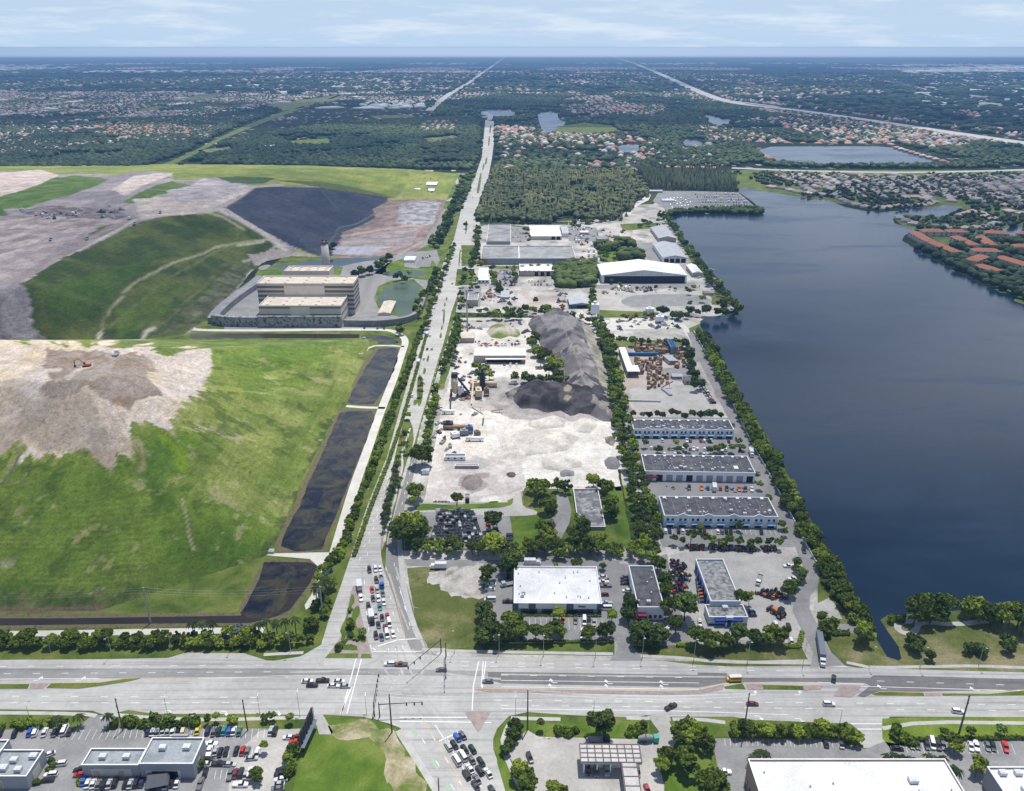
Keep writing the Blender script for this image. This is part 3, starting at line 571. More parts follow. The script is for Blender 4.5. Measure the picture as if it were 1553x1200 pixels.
# colours
gB = (.10, .165, .016); gD = (.040, .080, .008); gY = (.19, .22, .045); sand = (.51, .42, .30); brn = (.21, .15, .105); tan_ = (.30, .25, .23)
def paint_near(X, Y, Z):
    p = Paint(X, Y, Z, 14)
    ap = P(130, 565, 62); th = np.arctan2(Y - ap.y, X - ap.x); rr = np.hypot(X - ap.x, Y - ap.y); fing = fbm(th * 16 + 50, rr / 70, 4, 61)
    p.jb = p.jb + (fing - .5) * 60 * np.clip(rr / 80, 0, 1); p.ja = p.ja + (fing - .5) * 30
    p.fill(gB); p.put(np.ones(X.shape, bool), gB, gY, 45.)
    p.region(px('-300 720 100 700 200 720 330 700 480 820 420 930 -300 940'), (.045, .085, .008), 2., (.10, .15, .018), 38., .75)
    p.region(px('200 650 260 640 300 690 250 745 190 735'), (.05, .11, .012), 2.5, None, 20, .5)
    p.region(px('235 660 280 660 300 690 270 710'), (.12, .19, .01), 1.5)
    p.region(px('330 620 560 520 540 600 440 800 330 760 260 740'), (.20, .225, .06), 1.5, (.12, .16, .028), 25., .85)
    p.region(px('330 530 420 528 440 560 380 600'), (.06, .12, .01), 2., (.10, .165, .014), 15., .6)
    p.region(px('180 513 600 505 600 524 180 526'), (.10, .15, .03), .3, (.16, .20, .05), 15.)
    # dirt showing through the grass
    p.region(px('-300 690 600 500 600 950 -300 950'), (.33, .28, .17), 0, None, 20, .4, (9., .72))
    p.region(px('-300 690 600 500 600 950 -300 950'), (.035, .07, .008), 0, None, 20, .5, (11., .66))
    # sand cap
    cap = T(zK, '-1500 50 0 50 350 75 700 90 1070 95 1085 190 1020 240 1030 290 940 360 870 430 860 490 820 490 700 450 640 540 650 640 520 675 450 600 400 590 350 640 290 650 230 610 180 640 130 700 110 690 140 600 130 560 50 580 0 630 -1500 640')
    p.region(cap, (.26, .25, .11), 1.5, None, 20, .55); p.region(cap, (.36, .31, .22), 1., None, 20, .6)
    p.region(cap, sand, .55, (.52, .45, .40), 14.)
    p.region(T(zK, '-1500 270 0 290 200 350 440 270 560 330 640 400 650 640 520 675 450 600 350 640 230 610 130 560 0 630 -1500 640'), (.39, .315, .24), .6, (.30, .235, .18), 22., .75)
    p.region(T(zK, '560 130 740 120 790 210 730 230 820 325 690 360 660 400 600 400 520 350 440 280 400 300 340 350 220 340 200 300 260 260 200 180 230 170 230 100 520 110'), brn, .35, (.28, .23, .20), 9., .9)
    p.region(T(zK, '440 210 560 170 520 120 600 130 560 215 470 260 330 240 350 200'), (.34, .29, .25), .5, None, 8, .8)
    p.stroke(T(zK, '540 360 600 460 650 560'), 2.5, (.55, .47, .42)); p.stroke(T(zK, '340 250 380 210 470 180'), 3, (.48, .42, .37)); p.stroke(T(zK, '0 180 150 220 300 200'), 3, (.5, .43, .38))
    p.region(T(zK, '700 100 1070 95 1085 190 1030 290 940 360 860 300 800 200'), (.52, .46, .41), .4, (.42, .37, .32), 10., .7)
    # worn tracks over the grass
    for s, w, c in (('0 790 60 720 95 620', 3.5, (.10, .10, .10)), ('920 860 935 940 950 1040 980 1110', 3, (.30, .25, .18)), ('880 470 1080 520 1180 540 1300 570', 1.5, (.36, .32, .2)), ('650 790 800 800 930 740', 2, (.22, .22, .08)), ('380 1080 440 1040', 4, (.24, .2, .1)), ('20 1180 60 1190', 7, (.3, .28, .18)), ('700 700 720 620 680 560', 5, (.24, .2, .1)), ('110 690 160 640', 4, (.42, .37, .28))):
        p.stroke(T(zK, s), w, c, .8, .5)
    for k in range(16):  # mowing lines
        p.stroke(T(zK, f'{960+k*26} {830-k*8} {1180+k*14} {560-k*6}'), 1.5, (.26, .28, .07), .4, .03)
        p.stroke([(-10, 770 + k * 7.5), (120, 766 + k * 8), (230, 756 + k * 8)], 1.6, (.20, .23, .05), .3, .04)
        if k < 11: p.stroke([(520 - k * 13, 560 + k * 18), (470 - k * 12, 650 + k * 17), (440 - k * 11, 720 + k * 15)], 1.8, (.06, .115, .014), .35, .05)
    p.C *= (1 + .42 * (fing - .5) * np.clip(rr / 30, 0, 1))[..., None]
    # rough weeds by the ditch
    p.region(px('-300 905 340 900 378 870 410 830 450 740 500 630 520 615 500 660 470 720 440 800 412 850 385 900 366 935 -300 940'), (.035, .06, .015), 1., (.10, .10, .035), 6., .8)
    p.region(px('-300 922 364 920 376 890 386 880 372 940 -300 940'), (.11, .08, .055), .3)
    return p.C
m_near = vcol('landfill_grass_and_soil', 1.1, .32, streak=((.35, .05, 1), .45), bdist=.5)
o_near, HN = terrain('landfill_hill', -520, -20, 290, 705, 1.25, CTRL, 3, paint_near, m_near, 1.0)
def paint_far(X, Y, Z):
    p = Paint(X, Y, Z, 7, 3)
    p.fill((.14, .19, .04)); p.put(np.ones(X.shape, bool), (.15, .20, .04), (.24, .25, .06), 60.)
    grey = (.20, .18, .19); 
    p.region(px('-400 285 60 262 130 264 200 262 262 262 330 270 390 280 480 285 520 300 440 390 300 520 -400 520'), grey, .6, (.30, .26, .26), 40.)
    # northern green band and slopes
    p.region(px('-400 290 0 292 70 272 110 266 165 270 150 280 100 298 40 314 0 316 -400 330'), (.06, .11, .015), .5, (.10, .15, .03), 20.)
    p.region(px('-400 258 0 260 60 258 90 266 60 280 0 297 -400 310'), (.55, .46, .40), .4, (.42, .34, .3), 15.)
    p.region(px('-400 320 0 310 15 328 0 350 -400 360'), (.05, .10, .012), .5)
    p.region(px('185 305 215 290 262 274 300 280 250 295 200 308'), (.05, .10, .015), .6, (.10, .15, .03), 20.)
    p.region(px('260 262 340 252 620 258 622 274 600 300 560 292 480 280 400 276 330 270 262 272'), (.21, .235, .045), .5, (.13, .17, .03), 50.)
    p.region(px('330 270 360 266 420 270 400 278 350 276'), (.045, .08, .02), .5)
    p.region(px('420 272 520 280 600 300 640 300 560 300 480 285'), (.08, .10, .02), .5)
    p.region(px('170 285 200 268 262 262 250 270 215 282 190 296'), (.5, .43, .38), .5, (.38, .32, .29), 12.)
    p.region(px('200 302 250 300 300 285 340 275 385 284 345 305 320 318 210 334 205 315'), (.36, .30, .27), .5, (.48, .42, .36), 20.)
    p.region(px('250 290 310 272 380 280 330 305 270 305'), (.28, .25, .26), .6, (.38, .34, .33), 16.)
    p.region(px('0 325 60 322 100 318 180 318 205 330 150 345 60 372 0 385 -300 390 -300 330'), (.19, .155, .15), .7, (.34, .29, .27), 14.)
    p.region(px('20 318 80 312 180 318 200 328 150 332 60 328'), (.11, .09, .095), .6, (.2, .17, .17), 8.)
    p.region(px('-300 385 0 385 110 345 130 350 60 395 0 430 -300 440'), (.34, .29, .275), .6, (.25, .21, .21), 14.)
    p.region(px('125 362 150 345 185 335 190 342 150 360 128 366'), (.045, .10, .02), .5)
    p.stroke(px('-50 440 20 425 60 405 120 370 200 330'), 5, (.25, .20, .19)); p.stroke(px('-50 445 30 430 60 412 120 380 205 333'), 1.6, (.40, .36, .34))
    p.region(px('-400 430 0 430 40 425 48 440 45 480 55 512 -400 530'), (.20, .185, .195), .5, (.26, .24, .245), 20.)
    # green terraced face
    p.region(px('33 430 60 410 110 385 160 362 190 345 215 336 260 328 310 320 345 320 380 340 415 362 440 383 400 396 376 412 345 458 300 492 270 514 100 525 60 512 48 490 46 450'), (.036, .060, .013), .5, (.085, .105, .024), 24.)
    p.region(px('60 440 180 400 260 370 200 420 150 480 80 500'), (.05, .10, .010), 2., (.03, .065, .010), 20., .6)
    p.region(px('170 470 240 440 280 430 240 480 180 510'), (.09, .13, .02), 1.5, (.05, .09, .012), 15., .8)
    p.region(px('230 510 300 450 360 400 380 396 345 458 300 492'), (.04, .055, .02), 1., (.13, .12, .08), 8., .8)
    for s, w, c, a in (('148 520 160 480 200 430 260 400 330 375 380 365 415 362', 1.2, (.28, .26, .16), .9), ('165 495 215 455 260 420 320 385 360 370', .8, (.16, .17, .08), .6), ('215 515 260 480 300 440 345 400', .8, (.15, .16, .07), .6), ('300 320 330 318 360 330 395 350 440 385', 2.6, (.36, .32, .29), 1.), ('310 321 340 330 370 348', 1.2, (.3, .3, .2), .8), ('360 372 400 366', 1., (.4, .4, .3), .8), ('370 396 400 386 420 372', 1.4, (.33, .3, .26), .9), ('148 516 152 505', 2, (.42, .38, .33), .9), ('216 514 222 502 232 498', 2, (.42, .38, .33), .9)):
        p.stroke(px(s), w * 1.8, c, a, .3)
    p.region(px('376 385 420 378 470 386 480 392 440 398 400 400 385 402'), (.28, .245, .23), .4)
    # tarpaulin slope
    liner = px('340 314 365 298 385 283 440 283 484 285 540 292 588 300 588 306 566 318 570 330 548 342 520 352 505 388 492 391 470 385 440 372 400 350')
    p.region(liner, (.030, .038, .062), .15, (.045, .052, .075), 30.)
    p.stroke(px('484 392 505 360 515 345 540 340 585 315'), 1.2, (.11, .12, .13), .8, .1); p.stroke(px('430 283 470 285'), 1., (.12, .12, .12), .7); p.stroke(px('488 290 510 315'), .8, (.10, .11, .12), .7); p.stroke(px('395 290 440 305'), .7, (.10, .11, .12), .6)
    p.stroke(px('340 314 365 298 385 283 430 280'), 2., (.30, .26, .24), 1.)
    # cells below the tarpaulin
    p.region(px('590 304 680 300 660 350 640 385 560 392 500 392 505 385 520 352 548 342 570 330 566 318'), (.26, .19, .17), .4, (.17, .13, .12), 12.)
    p.region(px('607 310 640 305 668 306 655 342 620 342 600 338'), (.20, .18, .18), .3, (.34, .34, .36), 8.)
    p.region(px('520 360 640 344 625 372 560 388 508 386'), (.22, .19, .18), .3, (.30, .26, .25), 10.)
    p.region(px('506 374 590 374 560 386 503 386'), (.32, .32, .36), .2)
    p.stroke(px('520 358 620 342 640 344'), 2, (.36, .27, .23), 1.); p.stroke(px('600 388 640 368 680 350'), 2, (.34, .28, .25), 1.)
    return p.C
m_farT = vcol('landfill_mound_ground', .6, .3, streak=((.10, .02, 1), .5), bdist=1.)
o_far, HF = terrain('landfill_mound', -1500, 60, 650, 2080, 2.7, CTRL2, 2, paint_far, m_farT, 1.2)
def ground_z(x, y):
    for x0, y0, st, Z in (HN, HF):
        i = int((y - y0) / st); j = int((x - x0) / st)
        if 0 <= i < Z.shape[0] and 0 <= j < Z.shape[1]: return max(0., float(Z[i, j]))
    return 0.
def PT(a, b):
    """point of the terrain seen at a photo pixel"""
    near = P(a, b, 75.); far = P(a, b, 0.)
    for k in range(401):
        q = near.lerp(far, k / 400)
        if ground_z(q.x, q.y) >= q.z: break
    return q
# ------------------------------------------------------------------ heaps
def heap(name, pts, h, slope, mat, cfun, st=1.0, label=None, cat='stockpile', amp=.8, group=None, z0=0., rid=8.):
    """loose pile whose foot is the outline pts (photo px on the ground)"""
    w = [P(a, b) for a, b in pts]; xs = [q.x for q in w]; ys = [q.y for q in w]; wp = [(q.x, q.y) for q in w]
    X, Y = np.meshgrid(np.arange(min(xs) - st, max(xs) + 2 * st, st), np.arange(min(ys) - st, max(ys) + 2 * st, st))
    d = np.full(X.shape, 1e9)
    for (x0_, y0_), (x1_, y1_) in zip(wp, wp[1:] + wp[:1]):
        dx, dy = x1_ - x0_, y1_ - y0_; t = np.clip(((X - x0_) * dx + (Y - y0_) * dy) / (dx * dx + dy * dy + 1e-9), 0, 1); d = np.minimum(d, np.hypot(X - x0_ - t * dx, Y - y0_ - t * dy))
    ins = inpoly(X, Y, wp); Z = np.where(ins, d * slope, 0); Z = h * (1 - np.exp(-Z / h * 1.3)) / .85 if h < 8 else np.minimum(Z, h - (h - np.minimum(Z, h)) * .0)
    for _ in range(2):
        Q = np.pad(Z, 1, mode='edge'); Z = (Q[:-2, 1:-1] + Q[2:, 1:-1] + Q[1:-1, :-2] + Q[1:-1, 2:] + 2 * Z) / 6
    k = np.clip(Z / 2, 0, 1); ridg = np.abs(fbm(X / rid, Y / rid, 4, 4) - .5) * 2
    Z = Z + k * amp * ((fbm(X / rid / 1.5, Y / rid / 1.5, 5, 2) - .5) * 2 - ridg)
    Z = np.where(ins & (d > st * .2), np.maximum(Z, .06), -.3) + z0
    C = cfun(X, Y, Z)
    ny, nx = X.shape; idx = np.arange(nx * ny).reshape(ny, nx)
    F_ = np.stack([idx[:-1, :-1], idx[:-1, 1:], idx[1:, 1:], idx[1:, :-1]], -1).reshape(-1, 4); V = np.stack([X, Y, Z], -1).reshape(-1, 3)
    keep = (V[F_][:, :, 2] > z0).any(1); F_ = F_[keep]; used = np.unique(F_); rm = np.full(len(V), -1); rm[used] = np.arange(len(used))
    o = npmesh(name, V[used], rm[F_], mat, C.reshape(-1, 3)[used], True); return tag(o, label, cat, group)
def two(c1, c2, s=12., seed=5):
    def f(X, Y, Z):
        k = np.clip((fbm(X / s, Y / s, 5, seed) - .38) / .24, 0, 1)[..., None]; return np.array(c1) * (1 - k) + np.array(c2) * k
    return f
m_heap = vcol('loose_stockpile', 1.1, .25, bdist=.6)
def greypile(X, Y, Z):
    p = Paint(X, Y, Z, 8, 9); p.fill((.1, .1, .1)); p.put(np.ones(X.shape, bool), (.075, .073, .08), (.17, .16, .16), 9.)
    p.region(px('845 520 890 510 925 600 925 628 880 600 850 560'), (.34, .30, .28), 2., (.20, .18, .175), 9., .8, (9., .46)); p.region(px('880 480 900 480 935 620 920 625 905 560'), (.36, .33, .28), .6, (.22, .22, .17), 8., .9)
    p.region(px('845 540 875 525 880 560 860 570'), (.10, .095, .10), 1.5, None, 5, .6); p.region(px('820 478 880 478 870 500 830 500'), (.22, .21, .21), 1.); p.stroke(px('850 490 870 530 890 580 905 600'), 2, (.30, .27, .25), .6, 1.)
    return p.C
heap('gravel_ridge', px('800 492 806 482 830 476 866 478 884 484 900 500 912 530 922 570 930 620 936 640 915 640 880 622 850 600 838 575 832 552 822 530 812 510'), 18, .60, m_heap, greypile, 1.2, 'long grey gravel ridge behind the black heaps, tallest stockpile of the quarry yard', 'gravel pile', amp=3., rid=14.)
blk = two((.028, .027, .032), (.075, .07, .075), 8.)
def blk2(X, Y, Z):
    C = blk(X, Y, Z); p = Paint(X, Y, Z, 3, 2); p.C = C; p.region(px('852 588 858 584 866 590 862 596 854 594'), (.26, .22, .16), 2.); p.region(px('852 604 858 600 865 604 860 609 854 608'), (.26, .22, .16), 2.); return p.C
heap('asphalt_heap', px('772 602 780 590 794 582 812 577 832 580 846 575 862 584 878 572 900 570 914 576 924 592 928 610 922 622 902 631 880 627 866 632 850 623 830 627 810 620 790 620'), 9, .55, m_heap, blk2, 1., 'broad irregular black asphalt heap lying across the foot of the grey gravel ridge', 'stockpile', amp=3.6, rid=11)
heap('asphalt_heap', px('765 596 782 588 800 590 790 608 770 606'), 2, .3, m_heap, two((.07, .065, .065), (.2, .19, .18), 6.), 1., 'low scatter of black millings left of the black heaps', 'stockpile', amp=.3)
wht = two((.44, .41, .365), (.56, .53, .47), 10.)
for s, h_, lb in (('755 664 790 650 850 652 880 664 860 684 800 692 760 684', 3.5, 'broad low mound of pale sand in the middle of the white yard'), ('868 642 895 634 908 645 895 658 872 656', 4., 'small pale cone of sand beneath the black heaps'), ('752 690 775 680 800 684 798 700 770 706 754 700', 3., 'pale tan sand mound left of the larger white mound'),
                 ('820 700 850 690 880 694 884 708 850 716 824 712', 3., 'white sand mound near the front of the quarry yard'), ('800 640 840 630 860 636 856 648 820 652 802 648', 4., 'white sand mound directly below the left black heap')):
    heap('sand_mound', px(s), h_, .35, m_heap, wht, 1., lb, 'sand pile', amp=.5)
heap('gravel_heap', T(zT, '375 580 395 520 440 490 520 495 560 540 550 590 480 625 420 615'), 6, .5, m_heap, two((.20, .165, .155), (.26, .22, .21), 6.), .8, 'purplish brown gravel cone beside the concrete bins at the front of the yard', 'gravel pile', amp=.3)
heap('gravel_heap', T(zT, '745 485 780 468 820 470 835 495 815 518 770 515'), 3, .5, m_heap, two((.06, .055, .055), (.13, .11, .10), 4.), .7, 'small dark rubble heap alone on the white yard', 'gravel pile', amp=.4)
heap('gravel_heap', px('915 700 922 693 938 694 942 706 936 713 920 712'), 4, .55, m_heap, two((.17, .17, .18), (.22, .22, .23), 6.), .8, 'grey gravel cone against the hedge at the right of the yard', 'gravel pile', amp=.2)
heap('gravel_heap', px('848 716 858 712 870 714 872 722 850 724'), 3, .5, m_heap, two((.20, .20, .21), (.28, .28, .28), 6.), .8, 'low grey gravel mound behind the trees at the front of the yard', 'gravel pile', amp=.2)
heap('gravel_heap', px('917 664 928 661 934 670 930 678 918 672'), 2.5, .5, m_heap, two((.16, .13, .12), (.3, .27, .26), 3.), .8, 'brown rubble mound by the hedge right of the white sand', 'gravel pile', amp=.3)
heap('topsoil_mound', zs_ := T(zS, '650 160 700 95 800 85 900 110 990 140 1000 190 960 215 880 200 800 230 700 215'), 7, .5, m_heap, two((.14, .19, .04), (.42, .37, .31), 9.), .9, 'sandy mound partly grown over with grass behind the long white shed', 'soil mound', amp=.5)
# blotchy yard floor of the quarry
def yardpaint(X, Y, Z):
    p = Paint(X, Y, Z, 10, 21); p.fill((.50, .47, .44)); p.put(np.ones(X.shape, bool), (.46, .43, .40), (.58, .56, .53), 18.)
    p.region(px('700 600 760 575 950 560 935 640 800 640 730 625'), (.30, .28, .27), 1.5, (.40, .37, .35), 8., .8)
    p.region(px('735 590 800 570 860 600 860 640 780 635 740 615'), (.20, .19, .185), 1.5, (.33, .31, .30), 6., .8)
    p.region(px('700 640 940 640 945 740 800 745 720 720 700 690'), (.64, .62, .585), 1., (.56, .54, .51), 16., .85)
    p.region(px('640 740 660 700 720 690 790 700 800 745 700 765 640 762'), (.42, .385, .37), 1., (.50, .47, .45), 8., .9)
    p.region(px('660 640 700 620 740 640 745 700 660 700'), (.52, .47, .43), 1.3, (.60, .57, .53), 10., .8)
    p.region(px('700 486 790 484 800 492 770 500 700 500'), (.26, .25, .25), 1., (.38, .36, .35), 9., .8)
    [p.stroke([(cx + math.cos(t / 3) * rx + t, cy + math.sin(t / 3) * ry) for t in range(0, 22)], 1.6, c_, .55, .5) for cx, cy, rx, ry, c_ in ((760, 700, 50, 16, (.46, .44, .41)), (840, 735, 60, 8, (.47, .45, .42)), (720, 650, 28, 14, (.45, .41, .38)), (800, 675, 70, 22, (.50, .48, .45)), (700, 730, 36, 12, (.36, .33, .31)), (880, 690, 30, 24, (.5, .48, .44)))]; p.stroke(px('740 700 770 670 800 645'), 1.2, (.42, .40, .38), .7, .8); p.stroke(px('690 756 760 752 800 738'), 1., (.34, .31, .29), .7, .6)
    p.region(T(zT, '390 490 620 480 620 520 540 530 620 580 600 610 480 640 380 600 360 570'), (.28, .25, .235), .6, None, 9, .9); p.C *= np.array((1., .985, .955)); p.region(T(zT, '210 400 240 370 420 370 500 330 640 410 600 440 480 455 260 460'), (.32, .30, .285), .6, (.40, .38, .36), 5., .9)
    return p.C
w = [P(a, b) for a, b in px('640 762 655 690 668 620 690 545 693 484 800 482 905 485 935 600 945 700 945 745 860 742 800 742 770 762')]
wp = [(q.x, q.y) for q in w]; X, Y = np.meshgrid(np.arange(min(a for a, _ in wp), max(a for a, _ in wp), 1.2), np.arange(min(b for _, b in wp), max(b for _, b in wp), 1.2))
ins = inpoly(X, Y, wp); Z = .03 + .5 * np.clip(fbm(X / 20, Y / 20, 4, 6) - .5, 0, 1); C = yardpaint(X, Y, Z); ny, nx = X.shape; idx = np.arange(nx * ny).reshape(ny, nx)
F_ = np.stack([idx[:-1, :-1], idx[:-1, 1:], idx[1:, 1:], idx[1:, :-1]], -1).reshape(-1, 4); F_ = F_[ins.reshape(-1)[F_].all(1)]; used = np.unique(F_); rm = np.full(nx * ny, -1); rm[used] = np.arange(len(used))
tag(npmesh('quarry_ground', np.stack([X, Y, Z], -1).reshape(-1, 3)[used], rm[F_], m_heap, C.reshape(-1, 3)[used], True), kind='structure')
# ================================================================== BUILDINGS
def wallmat(name, c): return plain(name, c, .8, var=.07, scale=.25)
def roofmat(name, c1, c2, c3=None, sc_=.12): return noisy(name, c1, c2, sc_, c3, fine=1.2, fstr=.25, lo=.38, hi=.62)
W_grey = wallmat('grey_stucco', (.30, .31, .34)); W_cream = wallmat('cream_stucco', (.52, .50, .45)); W_white = wallmat('white_stucco', (.80, .81, .83))
W_blue = wallmat('pale_blue_stucco', (.50, .60, .70)); W_beige = wallmat('beige_cladding', (.42, .38, .33)); W_slate = wallmat('slate_panel', (.13, .15, .18)); W_peach = wallmat('peach_stucco', (.50, .40, .32))
R_white = roofmat('white_membrane_roof', (.60, .60, .59), (.72, .72, .72), (.80, .80, .80), .06); R_grey = roofmat('grey_blue_roof', (.22, .25, .27), (.32, .35, .37), (.26, .28, .30)); R_dark = roofmat('dark_felt_roof', (.065, .065, .075), (.10, .10, .11), (.13, .13, .135), .2)
R_moss = roofmat('blotchy_gravel_roof', (.12, .12, .12), (.25, .25, .25), (.36, .36, .36), .5); R_old = roofmat('stained_felt_roof', (.13, .13, .14), (.20, .20, .21), (.38, .37, .36), .25); R_metal = roofmat('pale_metal_roof', (.36, .38, .40), (.46, .48, .50)); R_dirty = roofmat('dirty_grey_roof', (.19, .19, .19), (.27, .27, .27), (.34, .34, .34), .06); R_bei = roofmat('beige_plant_roof', (.50, .44, .36), (.62, .55, .46))
glass = plain('dark_window_glass', (.02, .025, .035), .12, spec=.6); darkm = plain('dark_opening', (.015, .015, .018), .9); metal_l = plain('galvanised_metal', (.42, .43, .44), .45, .6); metal_d = plain('dark_metal', (.04, .04, .045), .6, .3)
awn = plain('blue_awning', (.26, .46, .66), .7); awnd = plain('royal_blue_awning', (.015, .045, .30), .7); redm = plain('maroon_awning', (.25, .02, .04), .7); doorm = plain('roller_door_grey', (.30, .32, .35), .6); coping = plain('white_coping', (.70, .70, .70), .7); unitm = plain('rooftop_unit_white', (.55, .56, .57), .5); rust = plain('rust_red_steel', (.12, .08, .075), .7); tan_m = plain('tan_panel', (.42, .33, .24), .8)
def meters(px_len, y, z=0): 
    d = (P(776, y) - Vector((0, 0, H))).length; return px_len / F * d
class Bld:
    def __init__(s, name, label, xl, xr, yb, rf, rb, wall, roof, yb2=None, h=None, par=.7, cat='building', group=None, front=None, slab=True, z0=0.):
        A = P(xl, yb, z0); B = P(xr, yb if yb2 is None else yb2, z0); s.W = (B - A).length; M = (A + B) / 2
        ang = math.atan2(B.y - A.y, B.x - A.x)
        if h is None:
            xm = (xl + xr) / 2; v = -(rf - 600) / F; dy = CP + v * SP; dz = -SP + v * CP; h = H + dz * (M.y / dy) - z0
        Bk = P((xl + xr) / 2, rb, h + z0); s.D = Bk.y - M.y; s.H = h
        s.o = empty(name, A, ang, label, cat, group); W, D, Hh = s.W, s.D, s.H; t = .35; k = max(par, .0)
        mb = MB()
        if slab:
            mb.box(0, W, 0, t, 0, Hh); mb.box(0, W, D - t, D, 0, Hh); mb.box(0, t, t, D - t, 0, Hh); mb.box(W - t, W, t, D - t, 0, Hh); mb.build('wall', wall, s.o)
        mb = MB(); mb.box(t, W - t, t, D - t, Hh - k - .3, Hh - k); mb.build('roof', roof, s.o)
        if slab:
            mb = MB(); e = .06; mb.box(-e, W + e, -e, t + e, Hh, Hh + .12); mb.box(-e, W + e, D - t - e, D + e, Hh, Hh + .12); mb.box(-e, t + e, t + e, D - t - e, Hh, Hh + .12); mb.box(W - t - e, W + e, t + e, D - t - e, Hh, Hh + .12)
            mb.build('coping', coping, s.o)
        s.cache = {}; s.par = k
    def part(s, name, x0, x1, y0, y1, z0, z1, mat, label=None):
        mb = MB(); mb.box(0, x1 - x0, 0, y1 - y0, 0, z1 - z0); o = mb.build(name, mat, s.o); o.location = (x0, y0, z0)
        if label: o['label'] = label
        return o
    def units(s, spots):
        for x, y, w in spots:
            mb = MB(); mb.box(-w / 2, w / 2, -w * .4, w * .4, .25, 1.5); mb.box(-w / 2 + .1, w / 2 - .1, -w * .3, w * .3, 0, .25); mb.tube((0, 0, 1.5), (0, 0, 1.62), w * .28, None, 12)
            o = mb.build('air_conditioner', unitm, s.o); o.location = (x * s.W, y * s.D, s.H - s.par)
    def vents(s, n, seed=1):
        r = random.Random(seed); mb = MB(); mb.tube((0, 0, 0), (0, 0, .8), .22, None, 8); mb.tube((0, 0, .8), (0, 0, .95), .4, None, 8); m0 = None
        for k in range(n):
            if m0 is None: o = mb.build('roof_vent', unitm, s.o); m0 = o
            else: o = m0.copy(); COL.objects.link(o); o.parent = s.o
            o.location = (r.uniform(.05, .95) * s.W, r.uniform(.08, .92) * s.D, s.H - s.par)
    def row(s, name, n, w, z0, z1, mat, y=-.05, m0=.5, m1=.5, depth=.12, off=0., side='front'):
        pr = None
        L = s.W if side == 'front' else s.D
        for k in range(n):
            if pr is None:
                mb = MB(); mb.box(-w / 2, w / 2, 0, depth, 0, z1 - z0); pr = mb.build(name, mat, s.o); o = pr
            else: o = pr.copy(); COL.objects.link(o); o.parent = s.o
            x = m0 + (L - m0 - m1) * (k + .5) / n + off
            if side == 'front': o.location = (x, y, z0)
            elif side == 'right': o.location = (s.W - .0 + .02, x, z0); o.rotation_euler = (0, 0, math.pi / 2); o.location.x = s.W + .08
            else: o.location = (-.02, x, z0); o.rotation_euler = (0, 0, math.pi / 2)
def pitched(name, label, xl, xr, yb, rf, rb, wall, roof, ridge=1.5, axis='y', **k):
    """shed with a shallow pitched roof; axis y = ridge runs away from the viewer"""
    b = Bld(name, label, xl, xr, yb, rf, rb, wall, roof, par=-.0, **k)
    for c in list(b.o.children):
        if c.name.startswith(('roof', 'coping')): bpy.data.objects.remove(c)
    W, D, Hh = b.W, b.D, b.H; e = .5; mb = MB()
    if axis == 'y': v = [(-e, -e, Hh), (W / 2, -e, Hh + ridge), (W + e, -e, Hh), (-e, D + e, Hh), (W / 2, D + e, Hh + ridge), (W + e, D + e, Hh)]; f = [(0, 1, 4, 3), (1, 2, 5, 4), (0, 2, 1), (3, 4, 5), (3, 5, 2, 0)]
    else: v = [(-e, -e, Hh), (-e, D / 2, Hh + ridge), (-e, D + e, Hh), (W + e, -e, Hh), (W + e, D / 2, Hh + ridge), (W + e, D + e, Hh)]; f = [(0, 3, 4, 1), (1, 4, 5, 2), (0, 1, 2), (5, 4, 3), (2, 5, 3, 0)]
    mb.add([(x, y, z + .02) for x, y, z in v], f); mb.build('roof', roof, b.o); return b
# --- bottom left retail blocks
b = Bld('retail_building', 'low grey stucco block cut by the left edge, before its taller wing', -90, 46, 1197, 1177.5, 1137, W_grey, R_grey)
b.part('wall_panel', b.W - 32, b.W - 9, -.06, 0, .4, 4.2, W_cream); b.part('door', b.W - 12, b.W - 9.3, -.12, -.06, 0, 3.2, tan_m); b.part('wall_panel', b.W, b.W + .06, 3, b.D - 4, .6, 4.3, W_cream)
b.units([(.93, .75, 2.6), (.86, .25, 2.4), (.74, .6, 2.4), (.68, .3, 2.8)])
b2_ = Bld('retail_building', 'taller grey stucco wing at the left edge behind the low block', -170, -9, 1186, 1164, 1122, W_grey, R_grey); b2_.units([(.93, .3, 2.5), (.88, .6, 2.2)])
b = Bld('retail_building', 'low grey roofed shop wing left of the taller shop, cars along its front', 128, 214, 1179, 1160.5, 1135, W_grey, R_grey)
b.part('wall_panel', 3, b.W - 3, -.06, 0, .4, 4., W_cream); b.part('door', 3.5, 6, -.12, -.06, 0, 3., tan_m); b.part('door', b.W * .62, b.W * .72, -.12, -.06, 0, 3.2, tan_m); b.units([(.3, .5, 2.4), (.72, .5, 2.4)]); b.row('wall_lamp', 3, .4, 4.3, 4.6, metal_d)
b = Bld('retail_building', 'taller grey roofed shop with raised cornice and a dark tent at its loading door', 215.5, 297, 1181, 1158.5, 1118.5, W_grey, R_grey)
b.part('wall_panel', 2, b.W - 5, -.06, 0, .4, 4., W_cream); b.part('loading_door', 4, 12, -.12, -.06, 0, 3.6, darkm); b.part('loading_door', b.W - 11, b.W - 6, -.12, -.06, 0, 3.6, darkm); b.units([(.3, .6, 2.4), (.75, .62, 2.6)]); b.part('cornice', b.W * .38, b.W * .68, b.D, b.D + 1., 3, b.H + .8, W_grey)
b.part('wall_panel', b.W, b.W + .06, 4, b.D - 6, .6, 4.3, W_cream)
